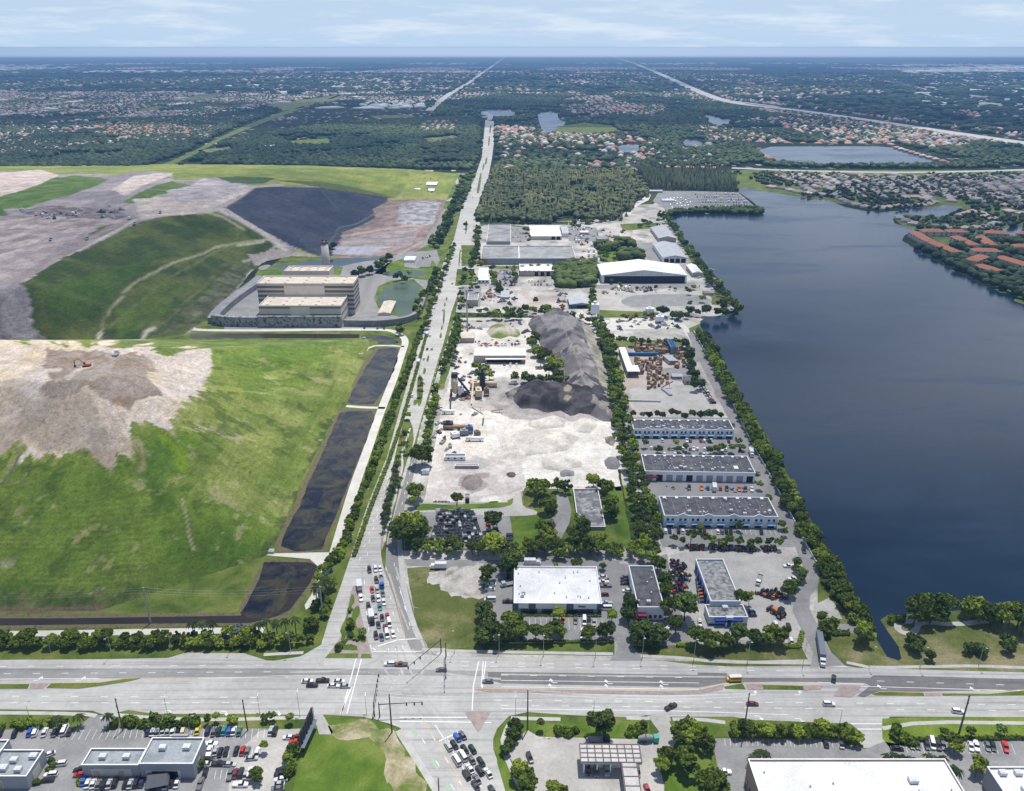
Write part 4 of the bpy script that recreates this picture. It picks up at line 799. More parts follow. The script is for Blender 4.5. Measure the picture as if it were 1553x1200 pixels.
# tent
def simple(name, label, cat, loc, rz, parts, group=None):
    o = empty(name, loc, rz, label, cat, group)
    for nm, mb, m in parts: mb.build(nm, m, o)
    return o
mb = MB(); mb.add([(-4, -3.5, 2.6), (4, -3.5, 2.6), (4, 3.5, 2.6), (-4, 3.5, 2.6), (-3, 0, 4.), (3, 0, 4.)], [(0, 1, 5, 4), (2, 3, 4, 5), (0, 4, 3), (1, 2, 5), (3, 2, 1, 0)]); ml = MB()
tent_ = simple('tent', 'dark grey canopy tent pitched at the shop loading door among parked cars', 'tent', P(241, 1190), .25, [('canopy', mb, plain('tent_fabric', (.08, .085, .10), .8))])
for x in (-3.8, 3.8):
    for y in (-3.3, 3.3): ml = MB(); ml.tube((x, y, 0), (x, y, 2.6), .06); ml.build('pole', metal_l, tent_)
# --- fuel station canopy, T-shaped, open beams in rust red
stn = empty('fuel_canopy', P(880, 1176), math.atan2((P(972, 1177) - P(880, 1176)).y, (P(972, 1177) - P(880, 1176)).x), 'big pale flat canopy with rust red roof beams over the filling station pumps', 'canopy')
Wc = (P(972, 1177) - P(880, 1176)).length; Dc = P(925, 1128, 6.2).y - P(925, 1176).y
mb = MB(); mb.box(0, Wc, 0, Dc, 5.4, 6.2); x0, x1 = Wc * .66, Wc * .92; mb.box(x0, x1, -34, -.004, 5.4, 6.2); mb.build('roof', R_metal if 0 else roofmat('canopy_roof', (.42, .41, .40), (.54, .53, .52)), stn)
mb = MB()
for k in range(9): x = Wc * k / 8; mb.box(x - .18, x + .18, .1, Dc - .1, 6.203, 6.45)
for k in range(5): y = .2 + (Dc - .4) * k / 4; mb.box(.1, Wc - .1, y - .16, y + .16, 6.2, 6.38)
for k in range(9): mb.box(x0, x1, -34 + k * 4, -33.7 + k * 4, 6.2, 6.4)
for x in (x0 + .2, x1 - .2): mb.box(x - .15, x + .15, -34, 0, 6.21, 6.42)
mb.build('roof_beam', rust, stn)
for i in range(5):
    for j in (.15, .85):
        mb = MB(); mb.box(-.25, .25, -.25, .25, 0, 5.4); o = mb.build('column', W_white, stn); o.location = (Wc * (.06 + .22 * i), Dc * j, 0)
for i in range(4):
    mb = MB(); mb.box(-.5, .5, -.35, .35, .15, 2.); mb.box(-1.6, 1.6, -.8, .8, 0, .15); o = mb.build('fuel_pump', W_white, stn); o.location = (Wc * (.17 + .22 * i), Dc * .5, 0)
# --- bottom right stores
b = Bld('warehouse', 'huge white roofed store filling the bottom right corner with a brick coloured side wall', 1158, 1476, 1275, 1240, 1151, wallmat('brown_brick_wall', (.36, .27, .22)), R_white)
b.units([(.78, .62, 3.), (.80, .4, 3.), (.42, .2, 2.)]); b.vents(8, 3); b.row('window', 6, 1.6, 1., 3., glass, side='left')
b = Bld('retail_building', 'small white roofed unit at the bottom right corner beside a lone car park tree', 1520, 1640, 1240, 1212, 1163, W_grey, R_white); b.units([(.15, .8, 2.4), (.35, .8, 2.4), (.3, .3, 2.4)])
# --- block north of the cross road
b = Bld('warehouse', 'white flat roofed warehouse with slate blue front panels facing the cross road', 779, 912, 931, 915.5, 859, W_white, R_white, yb2=932)
W = b.W
for x0, x1 in ((0, .055), (.10, .0), (.17, .25), (.60, .68), (.945, 1.)):
    if x1: b.part('wall_panel', x0 * W, x1 * W, -.08, 0, 0, b.H, W_slate)
b.part('wall_panel', .056 * W, .168 * W, -.07, 0, 0, b.H * .52, W_grey); b.part('wall_panel', .252 * W, .598 * W, -.07, 0, 0, b.H * .5, W_grey); b.part('wall_panel', .682 * W, .943 * W, -.07, 0, 0, b.H * .5, W_grey)
for x in (.08, .11, .14, .20, .23, .32, .35, .38, .41, .61, .64, .71, .75, .79, .83, .87, .96): b.part('window', x * W, x * W + 1.5, -.16, -.1, .8, 2.9, glass)
mk = MB()
for k, x in enumerate((.735, .748, .761, .774, .787, .80)): 
    mk.box(x * W, x * W + .35, -.14, -.08, b.H * .66, b.H * .66 + .9); 
    if k % 2: mk.box(x * W + .45, x * W + .62, -.14, -.08, b.H * .66, b.H * .66 + .9)
mk.build('sign_lettering', metal_d, b.o)
for x in (.18, .66): b.part('door', x * W, x * W + 2, -.16, -.1, 0, 2.6, darkm)
b.vents(14, 5); b.units([(.11, .28, 2.), (.10, .2, 1.6)])
b = Bld('warehouse', 'dark flat roofed workshop between the white warehouse and the equipment yard', 966, 1006, 940, 921, 858, W_white, R_dark)
b.part('awning', 0, b.W * .32, -2.4, 0, 3., 4., redm); b.row('window', 5, 1.3, .9, 2.6, glass); b.vents(5, 2); b.units([(.45, .12, 1.8)]); b.row('garage_door', 4, 3., 0, 3., doorm, side='left')
b = Bld('office_building', 'pale blue front office with royal blue awnings joined to a long grey roofed shed', 1074, 1133, 948, 936, 917, W_blue, R_moss)
b.part('awning', 2.5, 9.5, -1.6, 0, 2.6, 3.7, awnd); b.part('awning', b.W - 9.5, b.W - 2.5, -1.6, 0, 2.6, 3.7, awnd); b.part('entrance', b.W * .42, b.W * .60, -1.5, 0, 0, b.H + .9, W_blue); b.part('door', b.W * .46, b.W * .56, -1.6, -1.5, 0, 2.8, awnd); b.part('base_band', 0, b.W * .41, -.1, 0, 0, .8, awnd); b.part('base_band', b.W * .61, b.W, -.1, 0, 0, .8, awnd); b.units([(.5, .75, 2.4)])
mk = MB(); [mk.box(b.W * .46 + i * .5, b.W * .46 + i * .5 + .3, -1.57, -1.5, b.H - .9, b.H - .3) for i in range(4)]; mk.build('sign_lettering', darkm, b.o)
b = Bld('warehouse', 'long narrow pale blue shed with blotchy grey roof behind the blue awning office', 1076, 1121, 929, 912, 848, W_blue, R_moss); b.row('bay_door', 6, 3.6, 0, 4.2, awnd, side='left')
# --- three warehouses beside the lake road
def rowhouse(label, xl, xr, yb, yb2, rf, rb, n, style):
    b = Bld('warehouse', label, xl, xr, yb, rf, rb, W_white, R_dark, yb2=yb2, group='white warehouses beside the lake road'); W = b.W; u = W / n
    for k in range(n):
        c = (k + .5) * u
        if style == 'office':
            for dx in (-1.3, 1.3): b.part('window', c + dx - .65, c + dx + .65, -.05, 0, b.H * .55, b.H * .55 + 1.5, glass)
            mb = MB(); mb.add([(c - 2.2, 0, 3.5), (c + 2.2, 0, 3.5), (c + 2.2, -1.6, 2.5), (c - 2.2, -1.6, 2.5), (c - 2.2, -1.6, 2.1), (c + 2.2, -1.6, 2.1)], [(0, 3, 2, 1), (3, 4, 5, 2), ]); mb.build('awning', awn, b.o)
            b.part('door', c - 1.8, c + 1.8, -.06, 0, 0, 2.3, glass)
            if k % 2:
                mb = MB(); mb.add([(c - u * .45, -.1, b.H), (c + u * .45, -.1, b.H), (c, -.1, b.H + 1.6), (c - u * .45, .35, b.H), (c + u * .45, .35, b.H), (c, .35, b.H + 1.6)], [(0, 1, 2), (5, 4, 3), (0, 3, 4, 1), (1, 4, 5, 2), (2, 5, 3, 0)]); mb.build('gable', W_white, b.o)
        else:
            b.part('loading_door', c - 1.9, c + 1.9, -.06, 0, 0, 4.2, darkm if k in (1, 4, 10) else doorm)
        mb = MB(); mb.box((k + .3) * u, (k + .55) * u, b.D - 2.2, b.D - .36, b.H - b.par, b.H + .15); mb.build('parapet_return', coping, b.o)
        if k: b.part('roof_seam', k * u - .06, k * u + .06, .4, b.D - .4, b.H - b.par, b.H - b.par + .08, W_grey)
    b.vents(26, int(xl)); r = random.Random(xl); b.units([(r.uniform(.04, .96), r.uniform(.12, .3), r.uniform(1.2, 2.)) for _ in range(n)]); return b
rowhouse('white warehouse with blue awnings, farthest of three beside the lake road', 960, 1112, 664, 665, 651.5, 636.5, 11, 'office')
b = rowhouse('white warehouse with grey loading doors, middle of three beside the lake road', 977, 1144, 729, 732, 716, 690.5, 11, 'dock')
b.part('roof_patch', b.W * .83, b.W * .87, b.D * .28, b.D * .45, b.H - b.par, b.H - b.par + .15, coping); b.part('entrance_canopy', 0, 8, -1.5, -.01, 2.8, 3.4, redm)
rowhouse('white warehouse with blue awnings, nearest of three beside the lake road', 1006, 1178, 799, 801, 783, 753.5, 9, 'office')
Bld('warehouse', 'disused flat roofed building with stained grey roof among trees by the quarry', 877, 918, 804, 799, 741.5, W_grey, R_old).vents(6, 8)
# --- quarry plant buildings
b = pitched('storage_shed', 'long white roofed open fronted garage in the quarry yard', 720, 797, 550, 539, 528, W_beige, R_white, 1., 'x'); b.row('garage_door', 8, 3.6, 0, 3.6, darkm, m0=10, m1=4); b.part('lean_to_roof', 9, b.W, -4, -.02, 4., 4.3, R_white)
pitched('storage_shed', 'small beige shed below the radio mast by the quarry gate', 699, 719, 520, 512.5, 504, W_beige, R_bei, 1., 'x')
b = pitched('site_cabin', 'small white cabin under the trees at the quarry roadside fence', 640, 650, 720, 714, 706, W_white, R_metal, .5)
# --- northern plots
b = Bld('warehouse', 'square grey roofed warehouse beside the northern pine wood', 738, 774, 371, 366, 340, W_grey, R_dirty); b.vents(4, 1)
b = Bld('warehouse', 'white roofed warehouse with tan loading bays beside the pine wood', 804, 852, 364, 358.5, 341, W_cream, R_white); b.row('loading_door', 2, 5, 0, 5, darkm, m0=b.W * .65, m1=1)
Bld('warehouse', 'small white roofed annex right of the white warehouse by the pine wood', 853, 862, 360, 354, 342, W_white, R_metal)
b = Bld('warehouse', 'very long low grey roofed warehouse beside the main road', 729, 873, 401.5, 392, 373, W_grey, R_dirty); b.part('roof_seam', b.W * .4, b.W * .41, .4, b.D - .4, b.H - .7, b.H - .3, coping); b.part('wall_panel', 0, 8, -.1, 0, 0, b.H, plain('orange_brown_panel', (.35, .17, .07)))
b = Bld('workshop', 'small white workshop nearest the main road in the northern plots', 724, 742, 430, 425, 405, W_white, R_white); b.row('window', 3, 2, 1, 3, glass)
b = Bld('warehouse', 'peach walled warehouse with white roof and three loading doors', 788, 840, 419, 411, 400, W_peach, R_white); b.row('loading_door', 3, 4., 0, 5, darkm, m0=b.W * .4, m1=3); b.row('canopy_bay', 4, 3., 5.6, 6.6, doorm, m0=4, m1=b.W * .4)
b = pitched('open_shed', 'giant white roofed shed with dark open front near the lake', 912, 1041, 429.5, 417.5, 401, W_white, R_white, 6, 'y')
b.part('dark_front_slab', 3, b.W - 2, -.1, .0, 0, b.H - 1.0, plain('interior_shade_paint', (.035, .032, .05), .9)); b.row('post', 12, .6, 0, b.H - 1, metal_d, m0=2, m1=2, y=-.3)  # dark slab on the front wall, interior shade put into its colour
b = pitched('warehouse', 'grey metal roofed shed with four dark bays beside the lake', 1005, 1041, 398.5, 391, 369, W_white, R_metal, 3, 'y'); b.row('loading_door', 4, 5.5, 0, b.H - 1, darkm, m0=1)
b = pitched('warehouse', 'grey pitched roof shed on the northern lake corner', 999, 1025, 367.5, 361.5, 345, W_beige, R_metal, 3, 'y')
pitched('storage_shed', 'small white roofed shed on the lake shore right of the giant open shed', 1050, 1064.5, 420.5, 414, 402, W_beige, R_white, 2, 'y')
b = pitched('workshop', 'pale roofed workshop with bright blue front wall', 864, 900, 468, 462, 448.5, plain('bright_blue_wall', (.03, .12, .26)), R_metal, 2, 'y'); b.part('loading_door', b.W * .3, b.W * .8, -.1, 0, 0, b.H - 1, darkm)
Bld('storage_shed', 'small grey flat shed at the foot of the mast row by the main road', 709, 725, 464, 455, 445, W_beige, R_dirty)
pitched('storage_shed', 'low white roofed shed at the edge of the pine wood by the storage yard', 979, 1005, 292.5, 290, 288, W_beige, R_metal, 1, 'x')
Bld('storage_shed', 'pale roofed office at the storage yard gate', 1005, 1024, 307, 304, 301, W_white, R_white)
# lumber yard
o = empty('open_shed', P(951, 573), math.atan2(*(lambda d: (d.y, d.x))(P(966, 573) - P(951, 573))), 'long narrow white roofed lean-to along the hedge of the pallet yard', 'shed'); a_ = P(944, 527, 5) - P(951, 573); ang = 0
mb = MB(); dd = Vector((a_.x, a_.y, 0)); L = dd.length; dn = dd.normalized(); 
mb.add([(0, 0, 5), (10, 0, 5), (10, 14, 5), (5.5, 14, 5), (5.5, L, 5), (0, L, 5), (0, 0, 5.3), (10, 0, 5.3), (10, 14, 5.3), (5.5, 14, 5.3), (5.5, L, 5.3), (0, L, 5.3)], [(0, 5, 4, 3, 2, 1), (6, 7, 8, 9, 10, 11), (0, 1, 7, 6), (1, 2, 8, 7), (2, 3, 9, 8), (3, 4, 10, 9), (4, 5, 11, 10), (5, 0, 6, 11)])
mb.build('roof', R_metal if 0 else R_white, o); mb = MB(); mb.box(.1, .3, .1, L - .1, 0, 5); mb.build('wall', W_grey, o)
pitched('storage_shed', 'small pale blue roofed shed in the pallet yard', 1020, 1034, 575, 571, 567, W_grey, R_metal, .8, 'x')
b = pitched('workshop', 'grey roofed office building at the corner of the pallet yard', 1039, 1062, 583.5, 577, 571, W_beige, plain('slate_roof', (.12, .12, .14)), 1.2, 'x'); b.row('window', 4, 1.5, 1, 2.5, glass)
# concrete bins
b = Bld('bin_wall_shed', 'row of concrete bins with grey roof in the white yard', 674, 706, 699, 693.5, 688, W_white, R_dirty, cat='shed'); b.row('window', 3, 1.2, 1.2, 2.2, darkm)
Bld('trailer_platform', 'long reddish steel platform laid below the concrete bins', 690, 726, 711, 706.5, 704, W_grey, plain('reddish_deck', (.30, .18, .16)), cat='platform', par=.1)
# --- waste-to-energy plant
dband = plain('dark_band_louvre', (.17, .15, .14), .8); W_pl = wallmat('plant_cladding', (.64, .56, .48)); W_pl2 = wallmat('plant_cladding_light', (.74, .66, .57))
def plantb(name, label, xl, xr, yb, rf, rb, bands, mid, h=None, **k):
    b = Bld(name, label, xl, xr, yb, rf, rb, W_pl, R_bei, par=1., h=h, **k); Hh = b.H; n = bands
    for i in range(n):
        z = Hh * (.15 + .7 * i / max(1, n - 1)) if n > 1 else Hh * .5
        for x0, x1 in ((0, mid[0]), (mid[1], 1)): b.part('louvre_band', x0 * b.W, x1 * b.W, -.2, 0, z, z + Hh * .07, dband)
        b.part('louvre_band', b.W, b.W + .2, 1, b.D - 1, z, z + Hh * .07, dband)
    if mid[1] > mid[0]: b.part('wall_panel', mid[0] * b.W, mid[1] * b.W, -.5, 0, 0, Hh - 2, W_pl2)
    for i in range(5):
        for j in range(3): b.part('roof_hatch', b.W * (.07 + .2 * i), b.W * (.07 + .2 * i) + 2.4, b.D * (.15 + .33 * j), b.D * (.15 + .33 * j) + 1.5, Hh - 1, Hh - .3, W_pl)
    return b
plantb('plant_building', 'lower front hall of the beige power plant with dark horizontal louvres', 396, 519, 494, 463.5, 448, 3, (.38, .62))
plantb('plant_building', 'tall main block of the beige banded power plant behind the lower front hall', 395, 539, 477, 430, 418, 6, (.28, .70))
B_ = plantb('plant_building', 'flat topped upper boiler house rising behind the main plant block', 436, 503, 458, 411, 403, 1, (.5, .5))
mb = MB(); base = P(497, 424); top_h = None
sx = base; v = -(369.5 - 600) / F; dy = CP + v * SP; dz = -SP + v * CP; hs = H + dz * (base.y / dy)
st_ = empty('chimney_stack', base, 0, 'tall concrete chimney stack with a rusty rim behind the power plant', 'chimney')
mb.tube((0, 0, 0), (0, 0, hs), 4.9, 3.8, 24); mb.build('shaft', wallmat('stack_concrete', (.45, .43, .40)), st_, True); mb = MB(); mb.tube((0, 0, hs), (0, 0, hs + 2.2), 4.1, 4.1, 24); mb.build('rim', plain('rusty_rim', (.16, .09, .06)), st_)
for dx in (-2, 2): mb = MB(); mb.tube((dx, 0, hs + 2.2), (dx, 0, hs + 4.2), 1., 1., 12); mb.build('flue', metal_d, st_)
# living wall and ramp around the compound
def wall_line(name, label, s, h, th, mat, cat='wall', z0=0, sm=0, top=None, extra=None):
    pts = px(s); pts = smooth_pts(pts, sm, False) if sm else pts
    w = [P(a, b) for a, b in pts]; mb = MB()
    n_ = []
    for i, q in enumerate(w): d = (w[min(i + 1, len(w) - 1)] - w[max(0, i - 1)]).normalized(); n_.append(Vector((-d.y, d.x, 0)) * th / 2)
    vs = []
    for q, s_ in zip(w, n_): vs += [q - s_ + Vector((0, 0, z0)), q + s_ + Vector((0, 0, z0)), q + s_ + Vector((0, 0, z0 + h)), q - s_ + Vector((0, 0, z0 + h))]
    fs = []
    for i in range(len(w) - 1):
        a = 4 * i; b = a + 4; fs += [(a, b, b + 3, a + 3), (a + 3, b + 3, b + 2, a + 2), (a + 2, b + 2, b + 1, a + 1)]
    fs += [(0, 3, 2, 1), (len(vs) - 4, len(vs) - 3, len(vs) - 2, len(vs) - 1)]
    mb.add(vs, fs); return tag(mb.build(name, mat), label, cat)
m_ramp = noisy('ivy_spotted_concrete', (.06, .09, .05), (.24, .25, .26), .35, (.32, .33, .34), fine=1.5, lo=.42, hi=.5)
wall_line('retaining_wall', 'long grey concrete wall spotted with creeper in front of the plant', '324 491 345 494 392 494.5', 9, 5, m_ramp, sm=1); 
wall_line('retaining_wall', 'tall creeper covered concrete wall directly below the plant front hall', '393 495.5 519 495.5', 10.5, 4, m_ramp)
wall_line('ramp_wall', 'curved concrete ramp wall right of the power plant', '522 494 560 495 590 494 620 489 634 481 640 470 644 455', 6, 4, noisy('ramp_concrete', (.20, .20, .21), (.30, .30, .31), .1, fine=.8), sm=2)
wall_line('ramp_wall', 'long grey ramp wall rising left of the plant compound', '324 491 330 480 350 462 372 446 398 430', 6, 10, noisy('ramp_concrete', (.20, .20, .21), (.30, .30, .31), .1), sm=1)
b = pitched('plant_office', 'small beige roofed building beside the green pond', 574, 592, 478.5, 475, 457, W_pl2, R_bei, 1., 'y'); 
pitched('gatehouse', 'small white roofed gatehouse on the lawn north of the green pond', 613, 629, 398, 394.5, 389, W_white, R_white, 1., 'x')
pitched('site_cabin', 'tiny white cabin beside the landfill haul road', 673, 680, 330, 327, 322, W_white, R_white, .6, 'x')
for i, (a, b_, c, d) in enumerate(((646, 662, 283, 276), (649, 658, 291, 286), (628, 636, 290, 285))):
    pitched('storage_shed', ['pinkish walled office in the northern transfer yard', 'small white shed in front of the transfer yard office', 'little shed among rubble at the edge of the yellow grass slope'][i], a, b_, c, (c + d) / 2 + 1, d, W_peach, R_white, 1, 'x')
# --- lake road crash wall and roadside walls
wall_line('roadside_wall', 'long low concrete wall between the lake road and the shore trees', '1052 503 1078 550 1108 607 1141 674 1165 716 1193 768 1221 824 1240 858', 1.1, .4, W_white, sm=1)
# ================================================================== VEGETATION
fol_tree = foliage('tree_foliage', (.06, .10, .014), (.19, .25, .036), (.26, .31, .04), .5)
fol_dark = foliage('dark_tree_foliage', (.045, .072, .016), (.135, .185, .038), None, .5)
fol_shrub = foliage('shrub_foliage', (.06, .10, .014), (.17, .24, .03), (.2, .27, .025), .8)
fol_pine = foliage('pine_foliage', (.022, .032, .014), (.065, .075, .032), (.10, .09, .04), .1)
fol_palm = foliage('palm_foliage', (.022, .04, .012), (.07, .10, .03), None, .8)
fol_silver = foliage('silver_foliage', (.14, .17, .16), (.30, .34, .33), None, .8)
bark = plain('bark', (.10, .08, .06), .9)
def leafcloud(blobs, per, size, seed, inner=True):
    """leaf quads on the shells of many small blobs, plus dark inner lumps"""
    r = np.random.default_rng(seed); Vs = []; n_ = 0
    for (cx, cy, cz, br) in blobs:
        d = r.normal(size=(per, 3)); d /= np.linalg.norm(d, axis=1)[:, None]; d[:, 2] = np.where(d[:, 2] < -.3, -d[:, 2], d[:, 2])
        c = np.array([cx, cy, cz]) + d * br * r.uniform(.65, 1.1, (per, 1))
        nrm = d + r.normal(size=(per, 3)) * .55; nrm /= np.linalg.norm(nrm, axis=1)[:, None]
        u = np.cross(nrm, r.normal(size=(per, 3))); u /= np.linalg.norm(u, axis=1)[:, None]; w = np.cross(nrm, u)
        s = size * r.uniform(.6, 1.3, (per, 1))
        Vs.append(np.stack([c - u * s - w * s * .6, c + u * s * .9 - w * s * .7, c + u * s + w * s * .6, c - u * s * .8 + w * s * .8], 1))
    V = np.concatenate(Vs).reshape(-1, 3); Fq = np.arange(len(V)).reshape(-1, 4); return V, Fq
ICO = None
def ico():
    global ICO
    if ICO is None:
        import bmesh
        bm = bmesh.new(); bmesh.ops.create_icosphere(bm, subdivisions=1, radius=1); ICO = {}
        ICO[1] = (np.array([v.co[:] for v in bm.verts]), np.array([[v.index for v in f.verts] for f in bm.faces])); bm.free()
        bm = bmesh.new(); bmesh.ops.create_icosphere(bm, subdivisions=2, radius=1)
        ICO[2] = (np.array([v.co[:] for v in bm.verts]), np.array([[v.index for v in f.verts] for f in bm.faces])); bm.free()
    return ICO
def mesh_only(name, V, Fq, mat):
    o = npmesh(name, V, Fq, mat); me = o.data; bpy.data.objects.remove(o); return me
def crown_proto(seed, n=26, rx=1., rz=.75, per=46, size=.13, br=(.28, .42), mat=fol_tree):
    r = random.Random(seed); bl = []
    for k in range(n):
        a = r.uniform(0, 6.28); q = r.random() ** .5 * .78; z = r.uniform(-.55, 1) * (1 - q * q * .8) * rz * .78
        bl.append((math.cos(a) * q * rx, math.sin(a) * q * rx, z, r.uniform(*br)))
    V, Fq = leafcloud(bl, per, size, seed)
    v, f = ico()[1]; inn = []; fi = []
    for b in bl[::2]:
        inn.append(v * b[3] * .8 + np.array(b[:3])); 
    T_ = np.concatenate([np.concatenate([f + len(v) * i for i in range(len(inn))])]); I = np.concatenate(inn)
    # triangles stored as quads with a repeated corner are invalid, so keep two meshes' worth of quads
    q4 = []
    for t in T_: q4.append(t)
    base = len(V); V = np.concatenate([V, I]); me = bpy.data.meshes.new('crown')
    loops = np.concatenate([Fq.ravel(), (T_ + base).ravel()]); st = np.concatenate([np.arange(len(Fq)) * 4, len(Fq) * 4 + np.arange(len(T_)) * 3])
    me.vertices.add(len(V)); me.vertices.foreach_set('co', V.astype(np.float32).ravel()); me.loops.add(len(loops)); me.loops.foreach_set('vertex_index', loops.astype(np.int32)); me.polygons.add(len(st)); me.polygons.foreach_set('loop_start', st.astype(np.int32)); me.update(calc_edges=True); me.validate(); me.materials.append(mat); return me
def trunk_proto(seed, limbs=4):
    r = random.Random(seed); mb = MB(); mb.tube((0, 0, 0), (.03, .02, .55), .07, .05, 6, cap=False)
    for k in range(limbs):
        a = r.uniform(0, 6.28); mb.tube((.03, .02, .5), (.03 + math.cos(a) * .4, .02 + math.sin(a) * .4, 1.), .04, .015, 5, cap=False)
    o = mb.build('trunk', bark); me = o.data; bpy.data.objects.remove(o); return me
CR = {'tree': [crown_proto(s, 30, 1, .8) for s in range(3)] + [crown_proto(s + 7, 15, 1.05, 1.05, 60, .12, (.18, .34)) for s in range(3)] + [crown_proto(13, 22, .85, 1.3, 46, .13, (.2, .34))], 'dark': [crown_proto(s + 20, 30, 1, .85, mat=fol_dark) for s in range(3)],
      'shrub': [crown_proto(s + 40, 16, 1, .7, 50, .16, (.35, .5), fol_shrub) for s in range(3)], 'silver': [crown_proto(61, 14, 1, .8, 50, .16, (.35, .5), fol_silver)]}
def cone_proto(seed):
    r = np.random.default_rng(seed); V = []
    n = 260; z = r.uniform(.12, 1, n); rad = (1.04 - z) * r.uniform(.5, 1, n) + .03; a = r.uniform(0, 6.28, n)
    c = np.stack([np.cos(a) * rad * .42, np.sin(a) * rad * .42, z], 1); o_ = np.stack([np.cos(a), np.sin(a), r.uniform(-.2, .9, n)], 1) + r.normal(size=(n, 3)) * .35; o_ /= np.linalg.norm(o_, axis=1)[:, None]
    u = np.cross(o_, r.normal(size=(n, 3))); u /= np.linalg.norm(u, axis=1)[:, None]; w = np.cross(o_, u); s = .085
    V = np.stack([c - u * s - w * s, c + u * s - w * s, c + u * s + w * s, c - u * s + w * s], 1).reshape(-1, 3); return mesh_only('crown', V, np.arange(n * 4).reshape(-1, 4), fol_pine)
CR['pine'] = [cone_proto(s) for s in range(3)]
TR = [trunk_proto(s) for s in range(3)]
def palm_proto(seed):
    r = random.Random(seed); mb = MB()
    for k in range(15):
        a = k * 2.4; up = r.uniform(.1, .8); L = r.uniform(.85, 1.1); prev = Vector((0, 0, 0)); d = Vector((math.cos(a), math.sin(a), 0)); s = Vector((-d.y, d.x, 0))
        for j in range(4):
            t1 = (j + 1) / 4; q = d * L * t1 + Vector((0, 0, up * t1 - 1.15 * t1 * t1)); w0 = .16 * (1 - abs(j / 4 - .4)); w1 = .16 * (1 - abs(t1 - .4)) if j < 3 else .02
            dz = Vector((0, 0, -.07))
            mb.add([prev, prev + s * w0 + dz, q + s * w1 + dz, q, q - s * w1 + dz, prev - s * w0 + dz], [(0, 3, 2, 1), (0, 5, 4, 3)]); prev = q
    o = mb.build('fronds', fol_palm); me = o.data; bpy.data.objects.remove(o); return me
PL = [palm_proto(s) for s in range(3)]
mb = MB(); mb.tube((0, 0, 0), (.02, 0, 1), .03, .022, 6); o = mb.build('trunk', plain('palm_trunk', (.22, .19, .16), .9)); PT_ = o.data; bpy.data.objects.remove(o)
CATW = {'broadleaf_tree': 'tree', 'shrub': 'shrub', 'palm_tree': 'palm tree', 'pine_tree': 'pine tree'}
NTREE = {}
def put(me, name, parent, loc, scale, rz=0):
    o = bpy.data.objects.new(name, me); COL.objects.link(o); o.parent = parent; o.location = loc; o.scale = scale; o.rotation_euler = (0, 0, rz); return o
DEFER = []
def tree(pt, r, h=None, kind='tree', label='', group=None, name='broadleaf_tree'):
    h = h or r * 2.1; r *= rnd.uniform(.56, .74); h *= rnd.uniform(.72, .98)
    if name == 'broadleaf_tree': DEFER.append((pt, r, h, kind, label, group, name)); return
    return tree_now(pt, r, h, kind, label, group, name)
def tree_now(pt, r, h, kind, label, group, name):
    NTREE[name] = NTREE.get(name, 0) + 1
    o = empty(name, pt, rnd.uniform(0, 6.28), label, CATW.get(name, 'tree'), group)
    me = rnd.choice(CR[kind])
    if kind == 'pine': put(me, 'crown', o, (0, 0, 0), (h * .55, h * .55, h)); put(TR[0], 'trunk', o, (0, 0, 0), (h * .5, h * .5, h * .3)); return o
    rz = r * rnd.uniform(.85, 1.15); cz = h - rz * .72
    put(me, 'crown', o, (0, 0, cz), (r * rnd.uniform(.9, 1.1), r * rnd.uniform(.9, 1.1), rz), rnd.uniform(0, 6))
    if name != 'shrub': put(rnd.choice(TR), 'trunk', o, (0, 0, 0), (r * .9, r * .9, h * .62))
    return o
def palm(pt, h, r, label, group=None, mat=None):
    o = empty('palm_tree', pt, rnd.uniform(0, 6.28), label, 'palm tree', group); a = put(rnd.choice(PL), 'fronds', o, (.02 * h, 0, h), (r, r, r)); put(PT_, 'trunk', o, (0, 0, 0), (h, h, h)); return o
def at_crown(x, y, h): return Vector((*P(x, y, h * .55)[:2], 0))
def treeline(s, gap, r, label, group, h=None, kind='tree', jit=.3, name='broadleaf_tree', rows=1, rgap=None):
    pts = px(s) if isinstance(s, str) else s; hh = h or r * 2.1
    w = [at_crown(a, b, hh) for a, b in pts]; gap *= .84
    for k in range(rows):
        for q, d in walk(w, gap, gap * rnd.random()):
            n = Vector((-d.y, d.x, 0)); j = Vector((rnd.uniform(-jit, jit), rnd.uniform(-jit, jit), 0)) * gap; f = rnd.uniform(.8, 1.25)
            tree(q + n * ((k - (rows - 1) / 2) * (rgap or gap) * .8) + j, r * f, hh * f, kind, label, group, name)
def trees(s, r, label, group=None, h=None, kind='tree', name='broadleaf_tree'):
    for a, b in (px(s) if isinstance(s, str) else s):
        f = rnd.uniform(.9, 1.12); hh = (h or r * 2.1) * f; tree(at_crown(a, b, hh), r * f, hh, kind, label, group, name)
# stuff: dense masses nobody could count
def cover(name, label, cat, region, gap, size, hk, mat, colf, proto=1, excl=(), zf=None, seed=1, squash=.8, jit=.45):
    """many small crowns merged into ONE object; region and exclusions in photo px"""
    reg = [P(a, b) for a, b in region]; xs = [q.x for q in reg]; ys = [q.y for q in reg]; r = np.random.default_rng(seed)
    X, Y = np.meshgrid(np.arange(min(xs), max(xs), gap), np.arange(min(ys), max(ys), gap)); X = (X + r.uniform(-jit, jit, X.shape) * gap).ravel(); Y = (Y + r.uniform(-jit, jit, Y.shape) * gap).ravel()
    a, b = proj(X, Y, np.zeros_like(X)); m = inpoly(a, b, region) & (a > -60) & (a < 1613)
    for e in excl: m &= ~inpoly(a, b, e)
    X, Y, a, b = X[m], Y[m], a[m], b[m]
    k = colf(X, Y, r); keep = k[:, 0] >= 0; X, Y, k = X[keep], Y[keep], k[keep]
    return crowns(name, label, cat, X, Y, k, size, hk, mat, proto, r, squash)
